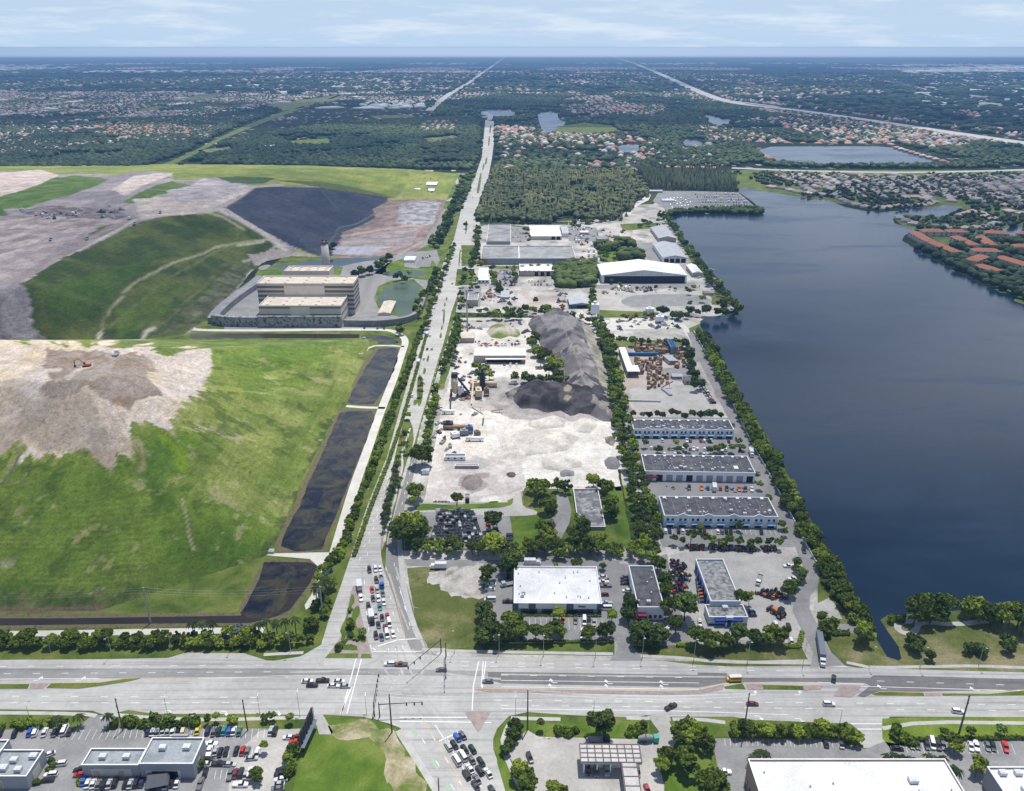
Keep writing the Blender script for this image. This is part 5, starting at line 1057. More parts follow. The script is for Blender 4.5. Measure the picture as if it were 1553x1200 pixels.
def crowns(name, label, cat, X, Y, k, size, hk, mat, proto, r, squash=.8):
    n = len(X); s = size * r.uniform(.7, 1.3, n); hh = hk * r.uniform(.75, 1.25, n)
    if proto == 'cone':
        t = np.array([[math.cos(i * 1.0472), math.sin(i * 1.0472), .0] for i in range(6)] + [[0, 0, 1.]]); v = np.concatenate([t, t * [.6, .6, 1] + [0, 0, .4]]); v[:, 2] /= 1.4; f = np.array([[i, (i + 1) % 6, 6] for i in range(6)] + [[7 + i, 7 + (i + 1) % 6, 13] for i in range(6)])
    else: v, f = ico()[proto]; v = v * [1, 1, squash]
    V = v[None] * (1 + r.uniform(-.22, .28, (n, len(v), 1))); V = V * s[:, None, None]
    if proto == 'cone': hh = hh * r.uniform(.55, 1.25, n); V = v[None] * np.stack([s, s, hh], 1)[:, None, :] * (1 + r.uniform(-.15, .15, (n, len(v), 1)))
    c0 = np.stack([X, Y, np.zeros(n) if proto == 'cone' else np.maximum(hh - s * squash, s * .3)], 1)
    V = V + c0[:, None]; Fq = (f[None] + (np.arange(n) * len(v))[:, None, None]).reshape(-1, 3)
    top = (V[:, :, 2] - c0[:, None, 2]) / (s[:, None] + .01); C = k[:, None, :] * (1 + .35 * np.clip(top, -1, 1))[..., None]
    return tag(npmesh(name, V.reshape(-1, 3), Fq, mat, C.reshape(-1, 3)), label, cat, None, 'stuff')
m_cov = vcol('canopy_cover', .6, .35, bump=.6, bdist=.6)
def greens(c1, c2, sc_=60., gaps=None, gs=50., bright=.25):
    def f(X, Y, r):
        k = np.clip(fbm(X / sc_, Y / sc_, 4, 12) * 1.6 - .3, 0, 1)[:, None]; C = np.array(c1) * (1 - k) + np.array(c2) * k
        C = C * (1 + r.uniform(-bright, bright, (len(X), 1)))
        if gaps is not None: C[fbm(X / gs, Y / gs, 4, 33) > gaps] = -1
        return C
    return f
dg, mg = (.035, .055, .015), (.085, .12, .028)
# hedge: one clipped body of leaf quads along a line
def hedge(s, w_, h, label, group=None, mat=fol_shrub, leaf=.45, dens=5.):
    pts = [P(a, b) for a, b in px(s)]; r = np.random.default_rng(int(pts[0].x * 7) & 0xffff); cs = []; ns = []
    inner = MB()
    for a, b in zip(pts, pts[1:]):
        d = (b - a); L = d.length; d /= L; n = Vector((-d.y, d.x, 0)); m = int(L * dens * (w_ + 2 * h) / 3); t = r.uniform(0, L, m); side = r.random(m); u = r.uniform(-.5, .5, m) * w_; z = np.full(m, h)
        lt = side < .6 * h / (w_ + h); u = np.where(lt, np.sign(u) * w_ / 2, u); z = np.where(lt, r.uniform(0.1, h, m), z)
        wob = (vnoise(t / 2.2, t * 0, 5) - .5) * .5
        c = np.array(a)[None] + np.outer(t, np.array(d)) + np.outer(u * (1 + wob), np.array(n)); c[:, 2] = z * (1 + wob * .7) + r.normal(size=m) * .12; cs.append(c)
        nn = np.where(lt[:, None], np.outer(np.sign(u), np.array(n)), np.array([[0, 0, 1.]])) + r.normal(size=(m, 3)) * .5; ns.append(nn)
        k = Vector((0, 0, 1)); s_ = n * w_ * .42
        inner.add([a - s_, b - s_, b + s_, a + s_, a - s_ + k * h * .85, b - s_ + k * h * .85, b + s_ + k * h * .85, a + s_ + k * h * .85], [(4, 5, 6, 7), (0, 1, 5, 4), (1, 2, 6, 5), (2, 3, 7, 6), (3, 0, 4, 7)])
    c = np.concatenate(cs); nn = np.concatenate(ns); nn /= np.linalg.norm(nn, axis=1)[:, None]; u = np.cross(nn, r.normal(size=c.shape)); u /= np.linalg.norm(u, axis=1)[:, None]; w = np.cross(nn, u); q = leaf * r.uniform(.5, 1.1, (len(c), 1))
    V = np.stack([c - u * q - w * q * .7, c + u * q - w * q * .7, c + u * q + w * q * .7, c - u * q + w * q * .7], 1).reshape(-1, 3); b0 = len(V); V = np.concatenate([V, np.array(inner.v)]); Fq = np.concatenate([np.arange(b0).reshape(-1, 4), np.array(inner.f) + b0])
    return tag(npmesh('hedge', V, Fq, mat), label, 'hedge', group)
# ---------------- near rows
GR = 'shore trees between the lake road and the lake'
treeline('1064 503 1072 517 1094 563 1117 607 1147 657 1167 690 1191 738 1217 786 1245 838 1262 868 1278 895 1300 930 1316 955', 6, 5, 'dense green shore tree in the belt between lake road and lake', GR, 7, rows=2, rgap=5)
treeline('1012 330 1040 370 1062 400 1085 432 1108 458 1116 470', 12, 6, 'shore tree along the northern lake edge by the open shed', 'shore trees by the northern sheds', 10)
treeline('1115 478 1080 474 1050 470 1030 478 1000 468', 11, 6, 'dark tree on the small headland beside the sand lot', 'trees on the small headland', 10, 'dark', rows=1)
GC = 'tall belt between quarry yard and warehouses'
treeline('905 486 922 520 930 560 938 600 946 650 958 700 970 750 980 800 990 838', 7, 4.6, 'tree in the tall dense belt right of the quarry yard', GC, 9, rows=2, rgap=7)
treeline('938 518 1040 518', 8, 4.6, 'tree in the hedge row north of the pallet yard', 'row north of the pallet yard', 9)
treeline('1040 520 1052 560 1060 590', 9, 5, 'dark tree between pallet yard and lake road', 'trees between pallet yard and lake road', 9, 'dark'); treeline('952 628 1104 630', 6, 4.2, 'tree in the dark row behind the farthest white warehouse', 'row behind the farthest white warehouse', 8, 'dark')
treeline('700 468 720 470 780 472 830 474 870 478 895 485', 10, 5.2, 'tree in the row along the north edge of the quarry', 'row along the north edge of the quarry', 9)
treeline('935 480 1000 478', 9, 4.5, 'tree in the row below the sand lot', 'row below the sand lot', 8)
trees('806 520 815 530 826 535 838 545 845 555 820 545 832 560 846 566 812 512', 8, 'leafy green tree in the clump beside the grey gravel ridge', 'clump beside the gravel ridge', 13); treeline('780 573 870 576', 7, 5, 'tree in the low clump above the black heaps', 'clump above the black heaps', 8)
trees('722 555 732 563 742 568 726 566 735 558', 6.5, 'tree in the small clump left of the quarry garage', 'clump left of the quarry garage', 9)
treeline('690 505 683 525 676 545 671 560', 7, 4.8, 'tree in the row between main road and quarry entrance', 'roadside row at the quarry entrance', 8)
treeline('664 590 657 620 650 650 645 675', 7, 4.4, 'tree in the row between main road and quarry yard', 'roadside row beside the quarry yard', 8)
trees('640 692', 10, 'big bright green round tree at the roadside left of the small white cabin', None, 12); trees('630 745', 9, 'round tree at the roadside above the quarry entrance lawn', None, 11); trees('626 760', 4, 'small round bush below the round roadside tree')
trees('620 792 632 800 612 806', 11, 'large spreading tree left of the crowded car storage lot', 'large trees left of the storage lot', 14)
GY = 'row separating storage lot from the yard road'
treeline('625 828 780 830 850 832 920 830 990 838', 6.5, 4.6, 'tree in the dense row separating storage lots from the warehouse road', GY, 8, rows=2, rgap=6)
treeline('1010 818 1190 824', 6, 4., 'tree in the row between nearest white warehouse and equipment yard', 'row below the nearest white warehouse', 8, rows=1)
trees('693 760', 6, 'round tree on the grass strip by a black parked truck'); trees('748 790', 7, 'dark round tree at the right end of the storage lot', None, 12, 'dark'); trees('750 825', 9, 'broad tree below the storage lot at its right corner', None, 12)
trees('808 735 822 738 815 748 846 733 858 736 830 765 836 778 826 800 835 812 820 740', 7, 'tree in the grove left of the disused building', 'grove left of the disused building', 11)
trees('900 728 915 732 922 740 925 765 928 775 885 800 870 806 880 790 912 815 895 822 875 822', 7, 'tree around the disused flat roofed building', 'trees around the disused building', 10); trees('895 822', 7, 'bright green tree at the foot of the disused building')
trees('740 868 738 878', 6.5, 'tree on the strip left of the white warehouse car park', 'trees left of the warehouse car park', 10); trees('735 925 740 935 735 950 742 958 733 965', 6, 'tree in the hedge between vacant lot and warehouse car park', 'trees between vacant lot and car park', 9, 'dark')
trees('775 848 770 856', 8, 'dark tree behind the left corner of the white warehouse', 'trees behind the white warehouse corner', 12, 'dark'); trees('775 938 785 945 770 955 790 955 760 960', 7, 'tree at the left end of the warehouse car park', 'trees at the car park left end', 11)
trees('812 958 829 961 850 958 843 950 893 960 914 957 926 955 928 933', 4.6, 'tree in the hedge planting along the front of the warehouse car park', 'trees along the car park front', 8)
trees('848 931', 4, 'bright yellowish tree beside the warehouse entrance'); trees('914 858 842 856 872 854 880 853', 3, 'small tree behind the white warehouse', 'small trees behind the white warehouse', 5)
trees('953 908 956 920 952 930', 5, 'dark bushy tree at the left wall of the workshop', 'trees by the workshop wall', 8, 'dark'); trees('963 955 975 958 985 958 998 960 968 968 990 968', 6, 'dark tree in the group in front of the workshop', 'trees in front of the workshop', 9, 'dark')
treeline('1000 852 1004 880 1012 910 1020 940 1024 955', 6, 4.6, 'tree in the belt between workshop and equipment yard', 'belt between workshop and equipment yard', 9); trees('1040 920', 9, 'large dark tree standing in front of the equipment yard junk', None, 14, 'dark'); trees('1008 898 1010 925', 5, 'bright tree in the belt beside the workshop roof', 'bright trees beside the workshop')
trees('1058 965 1078 970 1098 968 1118 968', 6, 'round tree in the street front of the blue office', 'round trees fronting the blue office', 9.5); trees('1120 962 1147 965 1156 968', 5.5, 'open crowned tree on the street front right of the blue office', 'open trees right of the blue office', 9, 'dark'); trees('1170 960 1188 962', 7, 'tall bright green tree by the equipment display corner', 'tall trees by the display corner', 11)
trees('1124 907 1137 908', 5, 'tree just right of the long blotchy roofed shed', 'trees right of the long shed', 9); trees('1197 892', 6, 'dark tree at the bend of the lake road', None, 10, 'dark'); treeline('1210 850 1214 872 1204 890', 5, 3.6, 'bush along the bend of the lake road', 'bushes at the lake road bend', 6)
trees('1250 953 1262 945', 5, 'shrubby tree by the concrete pad', 'shrubby trees by the concrete pad', 6); trees('1308 958', 8, 'yellowish green tree at the channel mouth', None, 11)
trees('1390 927 1398 922 1405 918 1425 915 1416 922 1435 920', 9, 'large shore tree in the lakeside park clump', 'lakeside park clump', 14); trees('1480 920', 10, 'round bright tree on the shore between the park clumps', None, 13); trees('1520 930 1535 928 1548 932 1555 940 1508 926', 8, 'large tree at the right edge of the lakeside park', 'trees at the park right edge', 13)
treeline('1345 937 1375 937', 6, 4, 'low bush on the park point beside the channel', 'bushes on the park point', 4.5, 'shrub', name='shrub'); trees('1385 970 1395 972 1390 980', 4, 'fan leafed bush cluster below the looping path', 'bush cluster below the looping path', 7, 'dark'); trees('1468 984 1475 980 1485 982 1490 986 1525 968 1535 975 1530 982 1411 994', 3.5, 'dark bush scattered on the park lawn', 'bushes on the park lawn', 5, 'dark')
# R1 R2 lot trees
trees('978 672 1025 672 1030 680 1040 678 1075 672 1078 682 1087 680 1110 680 1120 668 1125 678 1000 680 1095 680', 3.4, 'small tree in the planting strip between farthest and middle warehouses', 'strip trees between warehouses', 6); trees('1148 722 1152 735 1165 755 1186 795 1190 806 1062 800 1122 797', 3.4, 'small tree beside the lake road end of the warehouses', 'small trees at the warehouse ends', 6)
treeline('990 755 996 790 1000 815', 5, 3, 'bush along the left wall of the nearest white warehouse', 'bushes left of the nearest warehouse', 4, name='shrub', kind='shrub')
# left hedges by the main road and cross road
GL = 'shrubs between main road and shell track'
treeline('511 848 532 790 549 745 567 700 583 655 598 610 614 570 626 535 639 500', 4.2, 3.6, 'rounded shrub in the long belt left of the main road', GL, 3.4, 'shrub', name='shrub')
hedge('537 845 562 772 588 706 610 640 630 570 648 505', 2.2, 2., 'long clipped hedge beside the southbound edge of the main road')
treeline('643 500 651 470 661 445 672 415 682 390 688 370', 9, 4.2, 'tree in the belt between green pond and main road', 'belt between green pond and main road', 8); treeline('632 478 640 450 655 430 665 405', 9, 5, 'tree around the green pond', 'trees around the green pond', 8)
treeline('664 368 675 348 682 326 691 306 700 292', 11, 6.5, 'dark tree in the belt between haul road and main road', 'dark belt between haul road and main road', 10, 'dark')
treeline('-20 972 60 974 150 974 260 973 400 972 470 968', 4.6, 4., 'broad bush in the long row north of the cross road', 'bush row north of the cross road', 5, 'tree', name='shrub', rows=1)
treeline('-20 968 200 966 440 964', 7., 4.2, 'leafy tree rising from the bush row north of the cross road', 'trees in the bush row north of the cross road', 6.5)
treeline('482 880 495 860 508 840', 4, 3.5, 'rounded shrub in the planting at the end of the shell track', 'shrubs at the shell track end', 5, name='shrub', kind='shrub'); trees('488 900 495 912 480 915 492 925 478 940 470 945 500 885', 4.4, 'dense tree in the corner planting by the slip lane', 'corner planting by the slip lane', 7)
for a, b in px('404 958 412 955 420 957 452 950 462 960 448 968'): pass
def palms(s, h, r, label, group=None):
    for a, b in px(s): q = P(a, b, h); palm(Vector((q.x, q.y, 0)), h * rnd.uniform(.9, 1.1), r, label, group)
palms('290 943 305 944 320 942 392 944 403 940 418 943 432 940 446 938', 9, 2.9, 'palm beside the reed canal north of the bush row', 'palms beside the reed canal'); palms('484 884 492 878 486 893 478 890', 10, 3, 'tall palm in the corner planting by the slip lane', 'corner palms by the slip lane')
trees('345 955 355 953 365 955 372 958', 3.8, 'silvery grey palm like bush beside the reed canal', 'silver bushes beside the reed canal', 5, 'silver'); trees('503 848 507 843', 3.6, 'silvery bush at the shell track bend', 'silver bushes at the shell track bend', 5, 'silver')
trees(T(zR, '365 800 490 905'), 3.4, 'round silver tree on the corner feature island', 'silver trees on the corner island', 5.5, 'silver'); trees(T(zR, '240 1050 235 1070'), 2.4, 'orange green bush on the corner feature island', 'bushes on the corner island', 3, 'shrub', 'shrub'); treeline(T(zR, '335 720 365 660'), 2.2, 1.4, 'small bush on the corner island', 'small corner island bushes', 1.6, 'shrub', name='shrub'); treeline(T(zR, '345 930 440 1010'), 2.2, 1.2, 'small bush on the corner island', 'small corner island bushes', 1.4, 'shrub', name='shrub')
# median palms
palms('617 655 612 670 617 675 608 660 604 690 602 700 597 710 600 718 596 725 599 730 593 735 590 748 588 756 584 765 590 762 583 775 586 782 582 790 606 722 590 740 588 770', 7, 2.6, 'palm in the planted median of the main road', 'median palms'); palms('637 572 640 580 636 590', 7, 2.6, 'palm on the short island of the main road', 'palms on the short island'); trees('618 630', 3.8, 'lone round tree at the far tip of the planted median', None, 7); trees('706 341', 6, 'lone dark tree on a small island of the far main road', None, 11, 'dark')
trees(T(zZ, '150 600 155 640 130 680 115 720 100 760 95 790 80 830 150 560 200 360'), 2.6, 'dark bush under the median palms', 'bushes under the median palms', 4, 'dark', 'shrub')
# corner left bottom
treeline('0 1098 60 1095', 4, 2.6, 'bush in the strip between left car park and cross road', 'bushes left of the car park entrance', 3, 'shrub', name='shrub'); treeline('70 1094 108 1094', 3, 2.6, 'bush beside the car park entrance drive', 'bushes by the entrance drive', 4, 'tree', name='shrub'); palms('118 1083 163 1083 84 1090', 6, 2.6, 'palm by the car park entrance drive', 'palms by the entrance drive')
treeline('160 1098 200 1095 265 1096 300 1098', 4, 2.8, 'bush in the strip above the long row of parked cars', 'bushes above the parked cars', 3.4, 'shrub', name='shrub'); trees('234 1088 240 1092 255 1090 262 1092 315 1090 328 1088 352 1090 402 1087 412 1086 440 1090', 2.8, 'small tree in the grass strip above the parked cars', 'small trees above the parked cars', 5); trees('285 1090 296 1091', 3.6, 'silver grey bush above the parked cars', 'silver bushes above the parked cars', 4, 'silver'); 
trees('400 1133', 2.4, 'young tree on the round island in the left car park', None, 6); trees('388 1172 390 1180', 3.2, 'bushy tree on the long island in the left car park', 'trees on the long car park island', 5); trees('301 1160 304 1155', 2.6, 'palm like bush at the corner of the taller shop', 'bushes at the shop corner', 4); trees('440 1140 445 1134 436 1148 441 1160 438 1168', 3, 'light green bush at the edge between car park and vacant field', 'bushes at the field edge', 4, 'shrub', 'shrub'); treeline('120 1186 116 1194', 3, 2.5, 'round dark bush on the car park island', 'bushes on the shop corner island', 2.2, 'shrub', name='shrub'); trees('77 1153 80 1160 74 1166 56 1185', 2, 'low bush beside the grey block at the left edge', 'low bushes beside the left block', 2, 'shrub', 'shrub')
# bottom centre and right
trees('911 1098', 8, 'tall dark tree on the lawn above the fuel canopy', None, 13, 'dark'); trees('820 1099', 2.8, 'small conical tree on the filling station lawn', None, 6); treeline('842 1108 874 1108', 3, 3, 'clipped bush bed on the filling station lawn', 'bush bed on the station lawn', 2.4, 'shrub', name='shrub'); treeline('952 1102 978 1100', 3, 2.6, 'bush in the bed beside the station driveway', 'bushes beside the station driveway', 2.4, 'shrub', name='shrub'); treeline('948 1112 975 1110', 3, 2, 'reddish bed bush beside the station driveway', 'lower bed by the station driveway', 1.6, 'shrub', name='shrub')
treeline('762 1140 770 1125 782 1110 778 1100', 4, 3.6, 'bush curving around the station forecourt corner', 'bushes around the forecourt corner', 5, 'dark', name='shrub'); trees('790 1165 797 1175 785 1172 800 1190', 5, 'bright tree left of the station forecourt', 'trees left of the forecourt', 8); trees('840 1195 852 1198', 4, 'small tree at the bottom edge of the forecourt', 'trees at the forecourt bottom edge', 6)
trees('1008 1155 1012 1148 1003 1160', 5, 'olive tree right of the filling station', 'olive trees right of the station', 8); trees('1040 1142 1036 1150 1045 1160', 6, 'dense tree on the lawn right of the filling station', 'dense trees right of the station', 9.5); treeline('1028 1105 1038 1125', 4.5, 4, 'bush along the left side of the tree belt', 'belt bushes right of the station', 6); trees('1042 1102 1050 1106 1060 1112 1046 1118 1068 1120', 5, 'tree in the group by the driveway right of the station', 'group by the station side driveway', 8); trees('1038 1100', 3, 'silvery tree by the driveway right of the station', None, 7, 'silver'); trees('1078 1175 1085 1185 1075 1190 1090 1195', 6, 'tree at the bottom edge left of the empty car park', 'trees left of the empty car park', 9)
treeline('1108 1105 1200 1106 1275 1106', 3.6, 3.8, 'leafy bush in the row screening the empty car park', 'row screening the empty car park', 5.5, 'tree', name='shrub', rows=1); treeline('1110 1110 1290 1112', 3.6, 3.4, 'leafy bush in the row screening the empty car park', 'row screening the empty car park', 4.5, 'tree', name='shrub'); trees('1290 1112 1300 1120 1284 1118', 4, 'bush at the rounded end of the car park screen', 'bushes at the screen end', 5)
palms('1148 1142 1155 1138 1163 1142 1142 1148 1345 1145 1356 1142 1368 1146 1410 1145 1420 1150 1430 1150 1446 1162 1452 1170', 5, 2.4, 'palm behind the huge white roofed store', 'palms around the huge store'); trees('1450 1130 1446 1125', 3.6, 'light green tree on the parking row island', 'trees on the parking row island', 6); trees('1363 1112 1372 1116 1380 1122 1360 1105', 3.6, 'bush at the corner of the right car park', 'bushes at the right car park corner', 4, 'shrub', 'shrub'); trees('1484 1158 1490 1162 1482 1168', 4, 'round tree alone in the bottom right car park', 'lone tree cluster in the right car park', 7)
treeline('1405 1118 1553 1116', 12, 2.4, 'small tree above the parking row at the right', 'small trees above the right parking row', 4); hedge('1384 1123 1470 1122 1553 1121', 1.4, 1.2, 'low hedge along the top of the right parking row')
hedge('740 976 830 975 930 974', 1.2, 1., 'clipped hedge between the warehouse car park and the front verge', mat=fol_dark); hedge('1026 980 1060 980', 2, 1.5, 'short clipped hedge left of the blue office trees'); hedge('1196 982 1212 982 1216 960', 2, 1.5, 'clipped hedge around the display corner'); hedge('1252 962 1288 962', 2.4, 1.8, 'clipped hedge on the lawn beside the lake road'); hedge('1242 938 1250 932', 3, 1.8, 'short hedge below the concrete pad')
hedge('0 1108 5 1106', 2, 1.2, 'hedge stub at the left edge car park'); hedge('1063 1133 1083 1133', 1.6, 1.4, 'dark hedge at the corner of the empty car park', mat=fol_dark); hedge('1286 1128 1290 1118', 1.4, 1., 'hedge stub in the empty car park'); hedge('793 934 912 935', 1., .8, 'low planting along the front wall of the white warehouse')
# northern plots
trees('700 430 704 420 698 445 705 410 700 455', 6, 'tree between the main road and the northern plots', 'trees beside the northern plots', 9); treeline('715 405 720 380 725 362 724 345', 10, 6, 'tree on the road side of the long grey warehouse', 'trees by the long grey warehouse', 9); treeline('760 406 860 404', 11, 4.6, 'tree in the row below the long grey warehouse', 'row below the long grey warehouse', 7)
treeline('890 412 950 436 1000 436 1060 437', 12, 3.4, 'small tree in the row before the giant open shed', 'row before the giant open shed', 5); treeline('900 440 898 470', 8, 5, 'tree right of the blue fronted workshop', 'trees by the blue workshop', 8); treeline('750 425 760 440', 9, 5, 'tree by the small workshop lot', 'trees by the small workshop lot', 7)
trees('1003 325 1010 332', 9, 'bright green tree at the northern lake inlet', 'bright trees at the northern inlet', 13)
trees('498 378 505 372 538 418 548 410 560 408 575 400 582 396 590 388', 8, 'dark tree behind the power plant by the drain pond', 'dark trees behind the plant', 12, 'dark'); trees('606 418 612 422 600 420 620 415', 6, 'round tree between the two green ponds', 'trees between the green ponds', 9); trees('606 497 607 500', 6, 'lone tree right of the plant car park by the track', 'lone tree clump by the track', 9)
def excl_road(w): return [smooth_pts(px(s), 0) for s in w]
cover('scrub', 'low dense bushes covering the plot above the quarry', 'scrub', T(zI, '505 510 560 500 700 500 690 600 600 615 500 605'), 6.5, 5, 8, m_cov, greens(dg, mg, 30.), 2)
cover('scrub', 'low dense bushes behind the long grey warehouse', 'scrub', T(zI, '700 405 880 400 930 480 720 490'), 7, 5.5, 9, m_cov, greens(dg, mg, 30., .62, 25.), 2, seed=2)
pw = px('728 330 740 285 748 262 800 262 960 262 975 280 985 300 960 315 945 335 880 335 860 325 830 340 770 335 726 338')
cl_ = [px('860 282 880 280 884 290 866 294'), px('890 292 905 290 904 300 892 300'), px('770 318 790 312 792 322 774 326')]
cover('broadleaf_wood', 'rounder paler trees mixed through the northern wood', 'wood', px('722 336 736 290 748 260 800 264 960 262 985 292 960 315 930 338 880 336 860 328 830 344 770 338'), 8.5, 4.2, 10, m_cov, greens((.05, .07, .03), (.12, .13, .055), 45., .60, 22., .35), 2, excl=cl_, seed=31)
cover('pine_wood', 'dense dark green pine wood north of the warehouses', 'wood', pw, 6.8, 3., 13.5, m_cov, greens((.045, .06, .028), (.115, .12, .055), 45., .56, 14., .4), 'cone', excl=cl_ + [px('948 262 962 262 985 292 975 310 950 318 958 300 970 290'), px('865 318 885 316 905 325 905 338 862 338')], seed=3)
cover('pine_wood', 'smaller dark pine wood north of the boat storage yard', 'wood', px('968 264 1060 262 1105 268 1118 290 1060 290 1010 288 985 288'), 6.3, 3.6, 19, m_cov, greens((.022, .034, .018), (.05, .062, .032), 45., None, 18., .35), 'cone', seed=4)
cover('scrub', 'overgrown shore strip around the storage yard', 'scrub', px('1014 322 1100 318 1150 316 1160 321 1152 326 1100 324 1040 324 1016 327') , 6, 4.5, 7, m_cov, greens(dg, mg, 30.), 1, seed=5)
cover('scrub', 'undergrowth along the roadside of the landfill', 'scrub', px('700 270 722 262 715 290 705 305 690 330 672 360 660 380 652 372 676 330 690 300'), 9, 5, 8, m_cov, greens(dg, mg, 30., .6, 30.), 1, seed=6)

rt = random.Random(12); GN = 'scattered trees in the northern plots'
for x0, y0, x1, y1, n in ((714, 400, 724, 440, 8), (744, 405, 750, 430, 5), (778, 402, 786, 432, 6), (842, 402, 850, 436, 5), (700, 476, 800, 480, 12), (900, 370, 960, 398, 14), (860, 330, 905, 345, 10), (795, 345, 803, 370, 5), (730, 336, 800, 340, 8), (1040, 440, 1100, 470, 6), (905, 505, 925, 520, 5), (722, 372, 728, 398, 4), (968, 330, 1000, 345, 8), (776, 455, 830, 478, 6), (690, 482, 700, 515, 6)):
    for _ in range(n): trees([(rt.uniform(x0, x1), rt.uniform(y0, y1))], rt.uniform(3.5, 6.5), 'tree scattered between the sheds of the northern plots', GN, rt.uniform(6, 10))
for i, (a, b, c, d, lb) in enumerate(((760, 772, 454, 440, 'small grey roofed shed in the northern scrap lot'), (906, 922, 366, 358, 'low shed in the northern sand yard'), (880, 892, 356, 350, 'white trailer office in the white yard'), (940, 956, 362, 355, 'tan roofed shed beside the asphalt yard'), (800, 815, 520, 512, 'small shed behind the long white garage'), (1068, 1082, 448, 441, 'pale hut near the lake corner'), (960, 972, 300, 296, 'small hut on the shell road in the wood'), (886, 900, 434, 428, 'white hut left of the giant open shed'))):
    pitched('storage_shed', lb, a, b, c, c - 3.5, d, W_beige, [R_metal, R_dirty, R_white, R_bei][i % 4], 1, 'x')
# ================================================================== DISTANT TOWN
lk2 = px('1141 223 1356 222 1392 235 1431 248 1231 250 1171 245')
for s in ('1141 223 1250 222 1356 222 1392 235 1431 248 1231 250 1171 245', '1066 173 1090 171 1114 185 1092 191 1080 190', '1034 213 1060 213 1071 222 1040 223', '731 167 781 168 780 177 728 176', '815 171 845 170 847 182 862 186 835 202 822 200 817 184', '935 221 969 217 970 231 940 231', '957 143 1012 146 1000 150 960 148', '698 147 761 149 740 151 700 150', '914 243 930 249 920 251', '338 121 395 119 395 123 345 125', '1370 172 1440 175 1430 179 1380 178', '0 195 10 193 8 197', '950 152 990 152 980 156'):
    sheet('distant_lake', px(s), m_lake, .15, sm=1)
def froad(s, w, m=None, z=.2, name='distant_road'): strip(name, px(s), w, m or m_lotL, z, sm=2)
froad('920 83 945 91 965 97 1015 118 1060 140 1110 157 1200 166 1300 180 1420 198 1553 217 1700 236', 60, m_roadN, .25, 'highway'); froad('1110 255 1200 259 1340 262 1450 261 1553 258 1700 252', 22, m_road); froad('742 182 745 176 735 170', 18, m_road); froad('651 168 665 155 685 140 708 128 735 108 752 97 768 84', 36, m_roadN); froad('590 118 570 123 540 135 500 150', 20, m_lot); froad('1060 140 1100 152 1180 162', 30, m_road)
froad('0 229 40 220 80 212', 14, m_lot); froad('265 175 300 160 330 148', 14); froad('0 263 200 263', 10, m_lot)
sheet('green_corridor', px('225 256 258 245 296 228 334 208 373 190 422 172 460 161 464 163 424 177 380 194 335 213 302 231 262 250'), m_grass, .2)
sheet('open_field', px('400 160 470 148 520 143 520 152 470 162 430 168'), m_drygrass, .2); sheet('open_field', px('845 192 885 186 925 190 945 200 890 206 838 203'), m_grass, .2); sheet('open_field', px('430 214 500 210 505 222 450 222'), m_grass, .2)
sheet('open_field', px('1215 91 1300 92 1420 95 1475 98 1400 98 1300 95 1240 94'), m_lawn, .3); sheet('open_field', px('380 250 480 246 500 252 420 255'), m_lawn, .1)
ex = [LAKE] + [px(s) for s in ('270 150 330 140 345 145 290 156', '200 168 240 160 260 164 220 172', '120 186 160 182 168 186 130 190', '560 176 620 174 630 178 570 180', '300 228 350 222 356 230 310 236', '640 210 690 206 700 212 650 220', '60 168 110 164 120 168 70 172', '1138 221 1356 220 1392 233 1436 250 1231 252 1165 246', '1063 170 1116 185 1092 194 1078 192', '1030 211 1062 211 1075 224 1038 225', '728 165 784 166 783 179 725 178', '812 169 848 168 850 181 866 186 835 205 820 202 814 184', '932 219 972 216 973 233 937 233', '722 278 732 225 734 180 752 180 752 217 748 250 742 278', '915 81 1015 115 1110 153 1200 162 1300 175 1420 193 1600 217 1600 228 1420 203 1300 184 1200 170 1105 161 1055 143 1010 121 940 95',
      '1105 252 1340 258 1600 253 1600 264 1340 266 1105 260', '648 170 663 152 683 138 706 126 750 95 775 84 755 98 712 131 690 143 670 158 657 172', '205 258 290 228 330 206 370 188 420 170 460 158 474 163 420 182 380 198 335 218 300 236 266 254', '845 192 885 186 925 190 945 200 890 206 838 203', '400 160 520 143 520 152 430 168', '-400 257 210 257 560 256 720 259 720 268 -400 268', '430 214 500 210 505 222 450 222')]
def mixc(dens, seed):
    def f(X, Y, r):
        k = np.clip(fbm(X / 260, Y / 260, 5, 12) * 2 - .5, 0, 1)[:, None]; C = np.array((.018, .034, .020)) * (1 - k) + np.array((.065, .092, .036)) * k; C = C * (1 + r.uniform(-.45, .45, (len(X), 1)))
        C[fbm(X / 90, Y / 90, 4, 33) > dens] = -1
        return C
    return f
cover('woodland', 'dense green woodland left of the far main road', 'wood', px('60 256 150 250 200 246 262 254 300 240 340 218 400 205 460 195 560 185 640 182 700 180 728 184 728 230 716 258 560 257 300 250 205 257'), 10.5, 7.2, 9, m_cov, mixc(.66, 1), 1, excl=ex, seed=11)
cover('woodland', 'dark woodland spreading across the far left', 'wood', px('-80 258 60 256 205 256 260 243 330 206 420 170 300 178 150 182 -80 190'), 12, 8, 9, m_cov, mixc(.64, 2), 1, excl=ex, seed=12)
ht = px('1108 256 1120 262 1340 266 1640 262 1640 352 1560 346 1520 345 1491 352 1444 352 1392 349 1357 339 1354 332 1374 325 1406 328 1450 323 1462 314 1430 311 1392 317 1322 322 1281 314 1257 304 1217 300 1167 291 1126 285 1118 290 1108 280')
cover('tree_cover', 'street trees packed between the grey roofed lakeside houses', 'trees', ht, 11.5, 3.8, 6, m_cov, mixc(.56, 3), 1, excl=[], seed=13)
